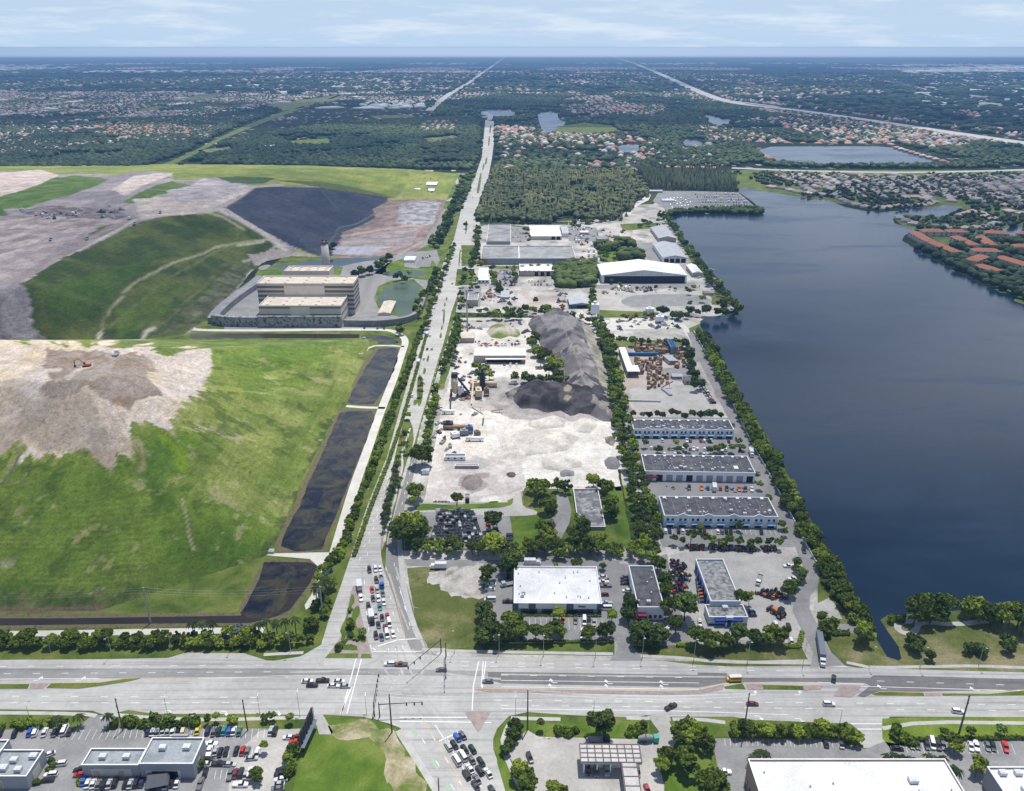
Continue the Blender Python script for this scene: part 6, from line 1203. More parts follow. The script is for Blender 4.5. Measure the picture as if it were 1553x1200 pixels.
cover('tree_cover', 'trees between the orange roofed apartments on the right shore', 'trees', px('1373 360 1409 352 1479 358 1553 358 1640 362 1640 500 1553 460 1537 454 1517 441 1479 424 1444 406 1406 386 1385 374'), 9, 4.6, 7.5, m_cov, mixc(.56, 3), 2, excl=[px(s) for s in ('1383 354 1392 352 1460 386 1450 394', '1392 352 1470 352 1470 362 1400 362', '1440 362 1450 360 1485 378 1480 384', '1478 362 1486 360 1508 378 1502 384', '1488 352 1545 356 1545 366 1488 362', '1468 380 1520 382 1520 394 1468 394', '1465 396 1495 390 1498 400 1475 408', '1472 404 1520 414 1520 424 1480 416', '1506 392 1560 405 1560 420 1510 402', '1420 368 1470 386 1440 388 1415 372')], seed=14)
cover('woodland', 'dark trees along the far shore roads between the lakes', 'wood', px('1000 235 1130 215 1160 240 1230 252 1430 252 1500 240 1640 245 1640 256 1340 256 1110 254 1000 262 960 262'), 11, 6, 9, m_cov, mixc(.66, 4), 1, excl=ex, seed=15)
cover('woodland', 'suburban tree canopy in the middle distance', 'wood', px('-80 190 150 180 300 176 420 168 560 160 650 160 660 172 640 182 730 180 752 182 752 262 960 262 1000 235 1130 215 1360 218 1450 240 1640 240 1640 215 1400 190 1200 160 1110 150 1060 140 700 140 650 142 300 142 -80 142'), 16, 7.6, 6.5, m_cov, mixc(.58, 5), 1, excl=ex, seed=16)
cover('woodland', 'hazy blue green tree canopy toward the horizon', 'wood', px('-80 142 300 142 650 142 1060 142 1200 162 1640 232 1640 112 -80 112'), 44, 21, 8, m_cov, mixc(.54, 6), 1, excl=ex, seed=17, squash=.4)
# ---- houses
def hip_mesh(w, d, h, rh, e=.6, roof=None, wing=False):
    rm = MB(); x, y = w / 2 + e, d / 2 + e; k = max(0, x - y)
    rm.add([(-x, -y, h), (x, -y, h), (x, y, h), (-x, y, h), (-k, 0, h + rh), (k, 0, h + rh)], [(0, 1, 5, 4), (1, 2, 5), (2, 3, 4, 5), (3, 0, 4), (3, 2, 1, 0)])
    wm = MB(); wm.box(-w / 2, w / 2, -d / 2, d / 2, 0, h)
    if wing:
        rm.add([(x * .1, -y - 4, h), (x * .9, -y - 4, h), (x * .9, 0, h), (x * .1, 0, h), (x * .5, -y - 1, h + rh * .8), (x * .5, 0, h + rh * .8)], [(0, 1, 4), (1, 2, 5, 4), (3, 0, 4, 5)]); wm.box(x * .15, x * .85, -y - 3.4, -d / 2, 0, h - .01)
    return wm, rm
tile = objcol('roof_tile', .85, spec=.2, var=.18); wl = objcol('house_wall', .85, spec=.2, var=.05)
HP = []
for i, (w_, d_) in enumerate(((17, 12), (14, 13), (19, 11))):
    a, b = hip_mesh(w_, d_, 3., 2.6, wing=i != 1); o1 = a.build('wall', wl); o2 = b.build('roof', tile); HP.append((o1.data, o2.data)); bpy.data.objects.remove(o1); bpy.data.objects.remove(o2)
GREY = [(.24, .22, .22), (.30, .28, .27), (.36, .33, .31), (.20, .19, .20), (.40, .30, .26)]; ORG = [(.42, .20, .12), (.50, .28, .20), (.45, .33, .27), (.52, .42, .36)]
WC = [(.5, .47, .42), (.55, .5, .46), (.45, .38, .33)]
NH = [0]
def house(q, ang, cols, label, group, s=1.):
    o = empty('house', q, ang, label, 'house', group); a, b = rnd.choice(HP); c = rnd.choice(cols)
    x = put(a, 'wall', o, (0, 0, 0), (s, s, s)); x.color = (*rnd.choice(WC), 1); y = put(b, 'roof', o, (0, 0, 0), (s, s, s)); f = rnd.uniform(.85, 1.15); y.color = (c[0] * f, c[1] * f, c[2] * f, 1); NH[0] += 1
def houserow(s, gap, cols, label, group, n=None, s_=1.):
    w = [P(a, b) for a, b in px(s)]
    for q, d in walk(w, gap): house(q + Vector((0, 0, 0)), math.atan2(d.y, d.x) + rnd.choice((0, math.pi)), cols, label, group, s_)
g1 = 'houses on the far lake shore'
houserow('1170 285 1187 287 1215 294 1263 298 1285 308 1310 315 1340 318 1353 314', 22, GREY + ORG[2:], 'pale roofed house on the first row of the far lake shore', g1)
houserow('1362 314 1385 313 1405 313 1415 308 1400 301 1370 300', 21, GREY + ORG[2:], 'pale roofed house on the shore spit behind the inlet', 'houses on the shore spit')
houserow('1366 332 1385 341 1410 343 1440 347 1470 348 1495 347 1508 340', 23, GREY + ORG[2:], 'pale roofed house along the rim of the round peninsula', 'houses on the peninsula rim'); houserow('1455 328 1475 322 1490 326 1505 335', 23, ORG[2:], 'tan roofed house inside the round peninsula', 'houses inside the peninsula'); houserow('1530 322 1545 325 1560 328', 23, ORG[2:], 'tan roofed house at the right edge beyond the peninsula', 'houses at the right edge')
for k in range(8):
    houserow(f'{1180+k*34} {268+k*.6} {1215+k*36} {282+k*1.5} {1240+k*34} {296+min(k,5)*2}', 24, GREY if k < 5 else GREY + [(.42, .28, .23)], 'grey roofed house in the dense streets behind the far lake shore', 'grey roofed streets behind the lake')
for k in range(4): houserow(f'{1470+k*28} {272+k} {1510+k*25} {290+k*2} {1530+k*15} {305+k*2}', 26, GREY, 'grey roofed house far right beyond the peninsula', 'grey roofed streets far right')
g2 = 'cream houses east of the pine wood'
for k in range(4): houserow(f'{985+k*8} {240+k*5} {1080+k*7} {243+k*4.6}', 26, ORG[1:], 'peach roofed house in the tight rows beyond the small pine wood', 'peach roofed rows beyond the small wood')
houserow('1128 215 1180 218 1260 219 1340 219 1362 222', 40, ORG, 'orange roofed house on the north shore of the second lake', 'houses on the second lake shore'); houserow('1360 225 1385 233 1420 243 1448 250', 34, ORG, 'tan roofed house on the east shore of the second lake', 'houses east of the second lake'); houserow('1142 228 1160 238 1172 244', 30, ORG[:3], 'orange roofed house at the west tip of the second lake', 'houses west of the second lake')
for s in ('770 236 800 243 840 246 880 240', '760 222 765 200 760 186', '800 205 830 210 850 203', '790 218 850 226 920 222', '900 205 990 208', '975 215 1030 222 1045 232', '800 250 850 254'): houserow(s, 40, ORG, 'tan roofed house beside the small ponds north of the pine wood', 'tan houses north of the pine wood')
# everything farther: one object per material
def town(name, label, region, gap, size, cols, dens, seed, excl=(), hh=(4, 7), ns=300.):
    reg = [P(a, b) for a, b in region]; xs = [q.x for q in reg]; ys = [q.y for q in reg]; r = np.random.default_rng(seed)
    X, Y = np.meshgrid(np.arange(min(xs), max(xs), gap), np.arange(min(ys), max(ys), gap)); X = (X + r.uniform(-.3, .3, X.shape) * gap).ravel(); Y = (Y + r.uniform(-.3, .3, Y.shape) * gap).ravel()
    a, b = proj(X, Y, np.zeros_like(X)); m = inpoly(a, b, region) & (a > -30) & (a < 1583) & (fbm(X / ns, Y / ns / 1.5, 4, seed + 40) > dens)
    for e in excl: m &= ~inpoly(a, b, e)
    X, Y = X[m], Y[m]; n = len(X); an = np.round(r.uniform(0, 3, n)) * 1.571 + fbm(X / 500, Y / 500, 2, 3) * 1.5; sx = size * r.uniform(.6, 1.3, n); sy = size * r.uniform(.45, .8, n); h = r.uniform(hh[0], hh[1], n)
    v = np.array([[-1, -1, 0], [1, -1, 0], [1, 1, 0], [-1, 1, 0], [-1, -1, .55], [1, -1, .55], [1, 1, .55], [-1, 1, .55], [-.5, 0, 1], [.5, 0, 1]], float); f = np.array([[0, 1, 5, 4], [1, 2, 6, 5], [2, 3, 7, 6], [3, 0, 4, 7], [4, 5, 9, 8], [6, 7, 8, 9], [5, 6, 9, 9], [7, 4, 8, 8]])
    V = v[None] * np.stack([sx / 2, sy / 2, h], 1)[:, None]; c, s = np.cos(an)[:, None], np.sin(an)[:, None]; V = np.stack([V[..., 0] * c - V[..., 1] * s + X[:, None], V[..., 0] * s + V[..., 1] * c + Y[:, None], V[..., 2]], -1)
    t = np.array([[0, 1, 5], [0, 5, 4], [1, 2, 6], [1, 6, 5], [2, 3, 7], [2, 7, 6], [3, 0, 4], [3, 4, 7], [4, 5, 9], [4, 9, 8], [6, 7, 8], [6, 8, 9], [5, 6, 9], [7, 4, 8]])
    Fq = (t[None] + (np.arange(n) * 10)[:, None, None]).reshape(-1, 3); cc = np.array(cols)[r.integers(0, len(cols), n)] * r.uniform(.8, 1.2, (n, 1)); C = np.repeat(cc[:, None], 10, 1)
    return tag(npmesh(name, V.reshape(-1, 3), Fq, m_town, C.reshape(-1, 3)), label, 'houses', None, 'stuff')
m_town = vcol('distant_roofs', .05, .1, bump=0.)
RC = [(.38, .25, .20), (.42, .33, .28), (.36, .34, .33), (.26, .25, .25), (.40, .2, .14), (.5, .46, .43)]
town('distant_houses', 'scattered suburban roofs among the trees of the middle distance', px('-80 240 60 235 260 238 330 205 460 180 560 160 740 160 760 262 960 262 980 240 1140 215 1360 218 1600 250 1640 215 1200 160 1060 140 -80 140'), 27, 17, RC, .50, 21, ex, (7, 9.5), 420.)
town('distant_houses', 'roofs of the grey street grid behind the lake shore', px('1180 264 1560 268 1560 320 1440 300 1300 290 1200 284'), 24, 14, GREY, .30, 22, [LAKE], (5, 7))
town('distant_houses', 'faint roofs of the suburbs toward the horizon', px('-80 140 650 140 1060 140 1200 160 1640 215 1640 103 -80 103'), 62, 27, RC, .52, 23, ex, (9, 13), ns=900.)
town('distant_warehouses', 'large pale industrial roofs scattered in the far distance', px('-80 180 560 165 1060 140 1640 215 1640 96 -80 96'), 190, 90, [(.6, .6, .6), (.5, .5, .5), (.42, .4, .38)], .58, 24, ex, (6, 10), 1200.)
WR = [(.62, .62, .62), (.5, .5, .49), (.42, .41, .40)]
for lb, s, gap, size, cols, d, sd, hh in (('pale shopping and office roofs left of the far main road', '545 157 640 152 650 163 560 168', 50, 42, WR, .35, 51, (8, 10)), ('white industrial roofs far left of the main road', '480 122 640 118 660 140 520 136', 110, 90, WR, .40, 52, (8, 11)), ('pale industrial roofs at the far right edge', '1370 105 1570 100 1590 172 1400 168', 120, 110, WR, .42, 53, (8, 11)),
  ('tan and orange roofs around the small ponds right of the main road', '756 188 812 188 840 204 930 206 990 212 1060 225 1100 248 960 256 760 258', 34, 17, ORG[2:] + RC, .40, 54, (6, 9)), ('tan and orange roofs between the highway and the second lake', '1060 178 1200 180 1340 190 1420 214 1356 219 1141 219 1060 208', 34, 17, ORG[1:] + RC, .48, 55, (7, 9)), ('pinkish rows of roofs far left', '130 196 250 190 300 200 270 208 150 208', 24, 17, [(.42, .2, .13), (.4, .3, .26)], .3, 56, (9, 11)),
  ('pinkish roofs left of the far main road', '640 187 700 186 690 200 640 202', 24, 18, [(.42, .28, .24), (.4, .34, .32)], .3, 57, (9, 11))):
    town('distant_warehouses' if size > 30 else 'distant_houses', lb, px(s), gap, size, cols, d, sd, ex, hh, 160.)
for s in ('270 150 330 140 345 145 290 156', '200 168 240 160 260 164 220 172', '120 186 160 182 168 186 130 190', '560 176 620 174 630 178 570 180', '300 228 350 222 356 230 310 236', '640 210 690 206 700 212 650 220', '60 168 110 164 120 168 70 172', '1180 150 1260 148 1270 152 1190 154'): sheet('open_field', px(s), m_drygrass, .2)
for s, lb in (('392 226 412 222', 'long white roof among the dark trees at the left middle distance'), ('470 134 490 133', 'white block beside the far left road'), ('555 158 620 155', 'pale shopping complex left of the far main road')):
    v = px(s); b = Bld('distant_warehouse', lb, v[0][0], v[1][0], v[0][1], v[0][1] - 2, v[1][1] - 3, W_white, R_white, h=8)
# orange roofed apartments
oroof = plain('orange_roof_tile', (.36, .145, .085), .85, var=.4); 
def bar(p1, p2, lab, w_=14, h=6.5, rh=3):
    a, b = P(*p1), P(*p2); d = b - a; L = d.length; o = empty('apartment_block', (a + b) / 2, math.atan2(d.y, d.x), lab, 'apartments', 'orange roofed apartment blocks on the right shore'); wm, rm = hip_mesh(L, w_, h, rh); wm.build('wall', W_cream, o); rm.build('roof', oroof, o)
    mb = MB(); n = int(L / 8)
    for k in range(n):
        x = -L / 2 + (k + .5) * L / n; mb = MB(); mb.box(-1.2, 1.2, -.1, .1, 1, 2.4); mb.box(-1.2, 1.2, -.1, .1, 4., 5.4); q = mb.build('window', glass, o); q.location = (x, -w_ / 2 - .05, 0)
oo = [('1384 359 1411 374', 'nearest the shore at the left tip'), ('1413 375 1450 390', 'second along the shore from the left tip'), ('1396 357 1430 357.5', 'running level behind the left tip'), ('1434 357.5 1464 358', 'level block left of the parking court'), ('1447 366 1477 379', 'slanting block in the middle of the court'), ('1484 366 1503 379', 'short slanting block right of the court'), ('1492 359 1528 361', 'level block at the back right'), ('1540 360 1565 362', 'level block touching the right edge at the back'), ('1473 387 1514 388', 'level block in the centre of the estate'), ('1470 403 1490 396', 'short block angled the other way near the shore'), ('1479 410 1512 419', 'slanting block closest to the shore at the right'), ('1512 397 1558 411', 'long slanting block reaching the right edge'), ('1535 380 1565 382', 'short block at the right edge of the estate centre')]
for s, lb in oo: v = px(s); bar(v[0], v[1], 'orange roofed apartment block, ' + lb)
# ================================================================== VEHICLES
paint = objcol('vehicle_paint', .38, .0, .3, .5); cglass = plain('car_glass', (.015, .018, .022), .08, spec=.7, var=.05); tyre = plain('tyre_rubber', (.02, .02, .02), .9); rim = plain('wheel_rim', (.35, .35, .36), .4, .6); lampm = plain('head_lamp_glass', (.7, .7, .66), .2); redl = plain('tail_lamp', (.35, .02, .015), .3)
def me_of(o): m = o.data; bpy.data.objects.remove(o); return m
def loft(secs, mi=0):
    """body shell from cross sections (y, half_width, z0, z1, half_width_top)"""
    mb = MB(); n = len(secs)
    for y, w, z0, z1, wt in secs: mb.v += [(-w, y, z0), (-w * 1.02, y, (z0 * .45 + z1 * .55)), (-wt, y, z1), (wt, y, z1), (w * 1.02, y, (z0 * .45 + z1 * .55)), (w, y, z0)]
    for i in range(n - 1):
        a = 6 * i; b = a + 6
        for k in range(6): mb.f.append((a + k, a + (k + 1) % 6, b + (k + 1) % 6, b + k)); mb.mi.append(mi)
    mb.f.append((5, 4, 3, 2, 1, 0)); mb.mi.append(mi); a = 6 * (n - 1); mb.f.append((a, a + 1, a + 2, a + 3, a + 4, a + 5)); mb.mi.append(mi)
    return mb
def wheel_me(r, w):
    mb = MB(); mb.tube((-w / 2, 0, 0), (w / 2, 0, 0), r, None, 12, 0); mb.tube((-w / 2 - .01, 0, 0), (w / 2 + .01, 0, 0), r * .6, None, 10, 1); return me_of(mb.build('wheel', [tyre, rim]))
WH = wheel_me(.33, .24); WB = wheel_me(.48, .34)
VEH = {}
def vdef(kind, body, extra, wheels, big=False): VEH[kind] = (me_of(body), extra, wheels, big)
def mkcar(L, W, hb, hc, cab, kind, hood=.75, rear=.8):
    """cab: (y_rear_base, y_rear_top, y_front_top, y_front_base)"""
    w = W / 2; s = [(-L / 2, w * .82, .35, hb * .9, w * .7), (-L / 2 + .3, w * .97, .25, hb * rear + .1, w * .86), (-L / 6, w, .22, hb, w * .92), (L / 6, w, .22, hb, w * .9), (L / 2 - .5, w * .97, .24, hb * (hood + .12), w * .82), (L / 2, w * .8, .33, hb * hood, w * .66)]
    mb = loft(s); a, b, c, d = cab
    # roof skin and pillars
    mb.add([(-w * .68, b, hc), (w * .68, b, hc), (w * .68, c, hc), (-w * .68, c, hc), (-w * .72, b - .05, hc - .09), (w * .72, b - .05, hc - .09), (w * .72, c + .05, hc - .09), (-w * .72, c + .05, hc - .09)], [(0, 1, 2, 3), (4, 5, 1, 0), (5, 6, 2, 1), (6, 7, 3, 2), (7, 4, 0, 3)])
    body = mb.build('body', paint, smooth=False)
    g = MB(); g.add([(-w * .87, a, hb - .04), (w * .87, a, hb - .04), (w * .87, d, hb - .04), (-w * .87, d, hb - .04), (-w * .7, b, hc - .05), (w * .7, b, hc - .05), (w * .7, c, hc - .05), (-w * .7, c, hc - .05)], [(0, 1, 5, 4), (1, 2, 6, 5), (2, 3, 7, 6), (3, 0, 4, 7)]); gm = me_of(g.build('windows', cglass))
    lm = MB(); lm.box(-w * .72, -w * .42, L / 2 - .16, L / 2 + .01, .5, .66); lm.box(w * .42, w * .72, L / 2 - .16, L / 2 + .01, .5, .66); lm.box(-w * .76, -w * .5, -L / 2 - .01, -L / 2 + .12, .62, .8, 1); lm.box(w * .5, w * .76, -L / 2 - .01, -L / 2 + .12, .62, .8, 1)
    one = []
    for nm, x0, x1, y0, y1, m_ in (('headlight', -.72, -.42, L / 2 - .16, L / 2 + .01, lampm), ('headlight', .42, .72, L / 2 - .16, L / 2 + .01, lampm), ('tail_light', -.76, -.5, -L / 2 - .01, -L / 2 + .12, redl), ('tail_light', .5, .76, -L / 2 - .01, -L / 2 + .12, redl)):
        q = MB(); q.box(w * x0, w * x1, y0, y1, .52, .72); one.append((nm, me_of(q.build(nm, m_))))
    vdef(kind, body, [('windows', gm)] + one, [(sx * (w - .1), sy * L * .31, .33) for sx in (-1, 1) for sy in (-1, 1)])
mkcar(4.8, 1.85, .88, 1.45, (-2.0, -1.1, .35, 1.2), 'sedan'); mkcar(4.8, 1.95, 1.02, 1.75, (-2.3, -2.0, .5, 1.25), 'suv', .85, 1.); mkcar(5.6, 2., 1.05, 1.85, (-.6, -.4, .75, 1.35), 'pickup', .9, .95)
mkcar(5.6, 2.05, 1.25, 2.25, (-2.75, -2.65, 1.2, 2.1), 'van', .75, 1.1)
def truck(kind, L, boxh, cabL, boxm):
    mb = MB(); mb.box(-1.1, 1.1, L / 2 - cabL, L / 2 - .5, .6, 2.5, 0, .08, .1); mb.box(-1.05, 1.05, L / 2 - .6, L / 2, .6, 1.5, 0, .08, .05); mb.box(-.45, .45, -L / 2, L / 2 - cabL, .55, .85)
    body = mb.build('cab', paint); g = MB(); g.box(-.95, .95, L / 2 - .62, L / 2 - .52, 1.6, 2.3); gm = me_of(g.build('windows', cglass))
    b = MB(); 
    if boxh: b.box(-1.25, 1.25, -L / 2, L / 2 - cabL - .2, .95, boxh)
    else: b.box(-1.25, 1.25, -L / 2, L / 2 - cabL - .2, .9, 1.15); b.box(-1.25, 1.25, -L / 2, -L / 2 + .1, 1.15, 1.6)
    vdef(kind, body, [('windows', gm), ('cargo_box', me_of(b.build('cargo_box', boxm)))], [(sx * .95, y, .48) for sx in (-1, 1) for y in (-L * .28, L / 2 - 1.1)], True)
wbox = plain('white_cargo_box', (.62, .62, .62), .5); gbox = plain('grey_cargo_box', (.25, .25, .26), .6); truck('box_truck', 8.4, 3.5, 2.4, wbox); truck('flatbed_truck', 8.4, 0, 2.6, gbox)
mb = MB(); mb.box(-1.1, 1.1, 1.0, 2.9, .6, 2.7, 0, .05, .1); mb.box(-1.05, 1.05, 2.9, 4.4, .6, 1.7, 0, .1, .1); body = mb.build('cab', paint); g = MB(); g.box(-.95, .95, 2.85, 2.96, 1.7, 2.5); gm = me_of(g.build('windows', cglass)); b = MB(); b.box(-1.25, 1.25, -15.5, .6, 1.2, 4.0); vdef('semi_truck', body, [('windows', gm), ('trailer', me_of(b.build('trailer', plain('dark_trailer', (.14, .16, .19), .5))))], [(sx * .95, y, .48) for sx in (-1, 1) for y in (-14.2, -12.9, .9, 2.0, 3.6)], True)
mb = MB(); mb.box(-1.2, 1.2, -4.8, 3.0, .6, 2.9, 0, .06, .05); mb.box(-1.0, 1.0, 3.0, 4.3, .6, 1.6, 0, .1, .1); body = mb.build('body', paint); g = MB(); 
for k in range(7): g.box(-1.21, 1.21, -4.4 + k * 1.0, -3.6 + k * 1.0, 1.75, 2.4)
g.box(-1.0, 1.0, 2.95, 3.05, 1.6, 2.6); gm = me_of(g.build('windows', cglass)); b = MB(); b.box(-1.1, 1.1, -4.7, 2.8, 2.9, 3.0); vdef('bus', body, [('windows', gm), ('roof_panel', me_of(b.build('roof_panel', wbox)))], [(sx * 1., y, .48) for sx in (-1, 1) for y in (-3, 3.)], True)
mb = MB(); mb.box(-1.15, 1.15, 2., 4., .6, 2.6, 0, .08, .1); mb.box(-.5, .5, -4, 2, .6, 1.); body = mb.build('cab', paint); b = MB(); b.tube((0, -3.6, 1.9), (0, -1., 2.3), .7, 1.25, 12); b.tube((0, -1., 2.3), (0, 1.7, 2.), 1.25, .9, 12); g = MB(); g.box(-.95, .95, 3.95, 4.02, 1.6, 2.4); vdef('mixer_truck', body, [('windows', me_of(g.build('windows', cglass))), ('drum', me_of(b.build('drum', gbox)))], [(sx * .95, y, .48) for sx in (-1, 1) for y in (-2.6, -1.3, 3)], True)
CC = {'white': (.72, .72, .72), 'black': (.012, .012, .014), 'silver': (.40, .41, .42), 'grey': (.14, .145, .15), 'dark': (.035, .038, .045), 'red': (.42, .02, .02), 'maroon': (.16, .012, .03), 'blue': (.02, .10, .42), 'navy': (.015, .03, .09), 'teal': (.03, .22, .24), 'yellow': (.72, .62, .04), 'cream': (.55, .50, .34), 'green': (.03, .14, .10), 'tan': (.35, .27, .19), 'gold': (.75, .42, .02), 'turquoise': (.02, .35, .28), 'orange': (.6, .15, .02), 'brown': (.12, .08, .06)}
CI = {'w': 'white', 'k': 'black', 's': 'silver', 'g': 'grey', 'd': 'dark', 'r': 'red', 'm': 'maroon', 'b': 'blue', 'n': 'navy', 't': 'teal', 'y': 'yellow', 'c': 'cream', 'e': 'green', 'a': 'tan', 'o': 'orange', 'u': 'turquoise', 'h': 'brown', 'q': 'gold'}
VI = {'s': 'sedan', 'u': 'suv', 'p': 'pickup', 'v': 'van', 'b': 'box_truck', 'f': 'flatbed_truck', 'e': 'semi_truck', 'B': 'bus', 'x': 'mixer_truck'}
CARS = []
def car(a, b, code, dx, dy, where, group=None, z=.05, full=True, boxc=None):
    """pixel position, colour + kind letters, heading as a pixel step"""
    c, k = CI[code[0]], VI[code[1]]; p = P(a, b, .7); p = Vector((p.x, p.y, z)); q = P(a + dx, b + dy) - P(a, b); ang = math.atan2(-q.x, q.y)
    nm = {'sedan': 'car', 'suv': 'suv', 'pickup': 'pickup_truck', 'van': 'van'}.get(k, k); wd = {'sedan': 'car', 'suv': 'sport utility car', 'pickup': 'pickup truck'}.get(k, k.replace('_', ' '))
    o = empty(nm, p, ang, f'{c} {wd} {where}', {'sedan': 'car', 'suv': 'car', 'pickup': 'pickup', 'van': 'van', 'bus': 'bus'}.get(k, 'truck'), group)
    bm, ex, wh, big = VEH[k]; x = put(bm, 'cab' if big and k != 'bus' else 'body', o, (0, 0, 0), (1, 1, 1)); f = rnd.uniform(.85, 1.1); cc = CC[c]; x.color = (cc[0] * f, cc[1] * f, cc[2] * f, 1)
    for n, m in ex:
        if not full and 'light' in n: continue
        put(m, n, o, (0, 0, 0), (1, 1, 1))
    for w in wh: put(WB if big else WH, 'wheel', o, w, (1, 1, 1))
    CARS.append(o); return o
def cars(z, s, dx, dy, where, group, full=True):
    v = s.replace(',', ' ').split()
    for i in range(0, len(v), 3): a, b = z(float(v[i]), float(v[i + 1])); car(a, b, v[i + 2], dx, dy, where, group, full=full)
cars(zR, '565 240 ku 632 232 wu 680 225 ws 690 302 ws 640 350 du 595 452 rs 650 455 ss 710 492 gs 605 545 ds 662 550 wu 720 585 ws 557 632 du 678 638 ts 632 718 ss 702 752 ks 760 738 rs 663 828 ns 778 812 wv 735 860 ms 755 930 wv 637 945 ku 697 960 ns 820 925 ws 475 540 wp', 3, 17, 'in the traffic queue north of the junction', 'cars queueing north of the junction')
car(*zR(697, 385), 'bf', 2, 17, 'in the traffic queue north of the junction'); car(*zR(590, 770), 'kb', 3, 17, 'with white box in the traffic queue'); car(*zR(462, 445), 'gb', 2, 17, 'with white box beside the corner island')
cars(zB, '978 925 bs 1005 915 gs 933 972 su 963 962 ks 1015 985 ks 1055 985 ks 1005 1020 wv 975 1042 wv 1050 1037 gs 1098 1048 ks 1043 1085 ws 1092 1095 ku 1025 1117 ku 1135 1107 ws 1077 1137 gs 1070 1170 ds 1155 1193 ds', -11, -18, 'in the traffic queue south of the junction', 'cars queueing south of the junction')
cars(zB, '898 585 gs', -10, 0, 'crossing the junction on its right side', None); cars(zB, '637 556 wu 695 558 hp', -10, 0, 'driving west through the junction', None); cars(zB, '1133 643 gs', -10, 0, 'waiting in the turn lane right of the junction', None)
cars(zB, '220 642 ws 298 640 kp 245 663 ku 380 643 ws 352 665 ws 412 667 ss', 10, 0, 'stopped on the cross road left of the junction', 'cars stopped left of the junction')
car(*zC(1175, 635), 'qB', -10, .3, 'short yellow bus with white roof on the cross road').scale = (.85, .66, .85); car(*zC(858, 772), 'kp', 8, -4, 'turning out of the station driveway'); car(*zC(1271, 757), 'ms', 10, 0, 'on the eastbound lanes below the grass median')
car(*zC(495, 940), 'kf', 10, 0, 'parked along the top of the fuel canopy'); car(*zC(742, 943), 'ux', 10, -.5, 'beside the station driveway'); car(*zC(145, 1030), 'ku', 4, 10, 'alone on the station forecourt'); car(*zC(1125, 1102), 'wp', 10, 0, 'at the left edge of the empty car park')
cars(zC, '480 1098 gu 535 1095 su 690 1095 wv 440 1090 ks', 1, 10, 'under the front edge of the fuel canopy', 'cars under the fuel canopy'); car(*zC(740, 1190), 'rs', 4, 10, 'at the bottom edge beside the canopy stem')
cars(zD, '372 629 ks', 1, -10, 'crossing toward the lake road', None); cars(zD, '347 758 wu', 10, .5, 'on the eastbound lanes below the brick island', None); cars(zD, '1000 795 wu', 10, 1, 'on the eastbound lanes beside the leaning pole', None)
car(*zD(312, 535), 'we', 1.5, 10, 'leaving the lake road with a long dark trailer')
cars(zX, '1262 415 ks 1362 420 ws', -3, -12, 'parked below the leafy screen in the nearly empty lot', 'cars in the nearly empty lot')
cars(zD, '767 962 gs 795 963 ks 843 965 ks 870 960 wv 900 965 kp 925 965 gs 1065 972 ws 1092 970 wp 1150 972 gs 1178 972 ks 1240 975 rp', 3, 12, 'in the parking row at the lower right', 'cars parked in the lower right row'); car(*zD(692, 983), 'ks', 10, 1, 'driving through the lower right car park entrance'); car(*zD(750, 1040), 'kp', 10, 0, 'behind the palms of the huge store')
# left retail car parks
cars(zO, '5 325 ks 143 335 ks 290 325 bs 345 325 wu 437 325 ws 535 325 gs 635 305 wv 682 315 ds', 6, -15, 'in the short row left of the entrance drive', 'cars left of the entrance drive')
cars(zO, '1453 315 ns 1498 320 ws 1545 320 ss', 5, -15, 'in the long row along the hedge', 'cars in the long hedge row')
cars(zQ, '15 320 ws 60 320 ss 110 315 ws 157 315 ss 207 315 ws 255 315 ks 310 310 cu 450 305 ys 550 310 nu 608 320 gs 660 315 ks 707 310 ts 760 315 bs 805 310 ws 860 315 es 1170 310 ss 1210 315 ku', 4, -15, 'in the long row along the hedge', 'cars in the long hedge row')
cars(zO, '475 545 ws', -10, 4, 'behind the lower block at the left', None); cars(zO, '590 635 wu', -10, 1, 'nose in beside the low grey block', None); cars(zO, '500 742 wu 465 795 ks', -10, 1, 'nose in beside the low grey block', 'cars beside the low grey block'); cars(zO, '785 690 ks 785 740 rs', -10, 1, 'beside the left wall of the shop wing', 'cars by the left wall of the shop wing')
cars(zO, '820 800 bs 860 825 ws 915 828 ws 965 835 gs 1020 835 ku 1070 830 ss 1128 820 ku 1233 825 ks 1278 830 ss 1337 820 ku 1392 815 ns 1455 820 ys 1510 850 ds', 5, -15, 'in the row under the shop front', 'cars under the shop front')
cars(zQ, '137 835 ws 200 815 ks 250 820 ws 475 835 gp 20 850 ds', 5, -15, 'in the row under the shop front', 'cars under the shop front')
cars(zQ, '575 440 wp 555 590 ks 545 637 ws 660 635 kp 765 640 ss 870 840 wp', 10, 0, 'parked crosswise in the left car park', 'cars parked crosswise in the left car park')
cars(zQ, '565 515 wp 625 510 ss 672 520 ks 730 510 ks 830 505 ks 890 505 rs 940 510 gs 1035 520 ws', 4, -15, 'in the middle row of the left car park', 'middle row of the left car park'); car(*zQ(980, 580), 'ss', 10, -1, 'crossing behind the middle row')
cars(zQ, '525 720 ks 770 740 gp 820 730 ms 875 725 ku 925 735 ss 970 730 wv', 4, -15, 'in the front row of the left car park', 'front row of the left car park'); cars(zQ, '1350 375 ws 1435 378 mp 1420 425 rp', -10, 0, 'at the right edge of the left car park', 'cars at the right edge of the left car park'); cars(zQ, '1280 690 ks 1280 735 kp 1270 785 ws 1240 835 ss 1235 880 gs', -10, 1, 'by the scrub beside the vacant field', 'cars by the scrub')
o = tag(MB().build('x', paint)) if 0 else None
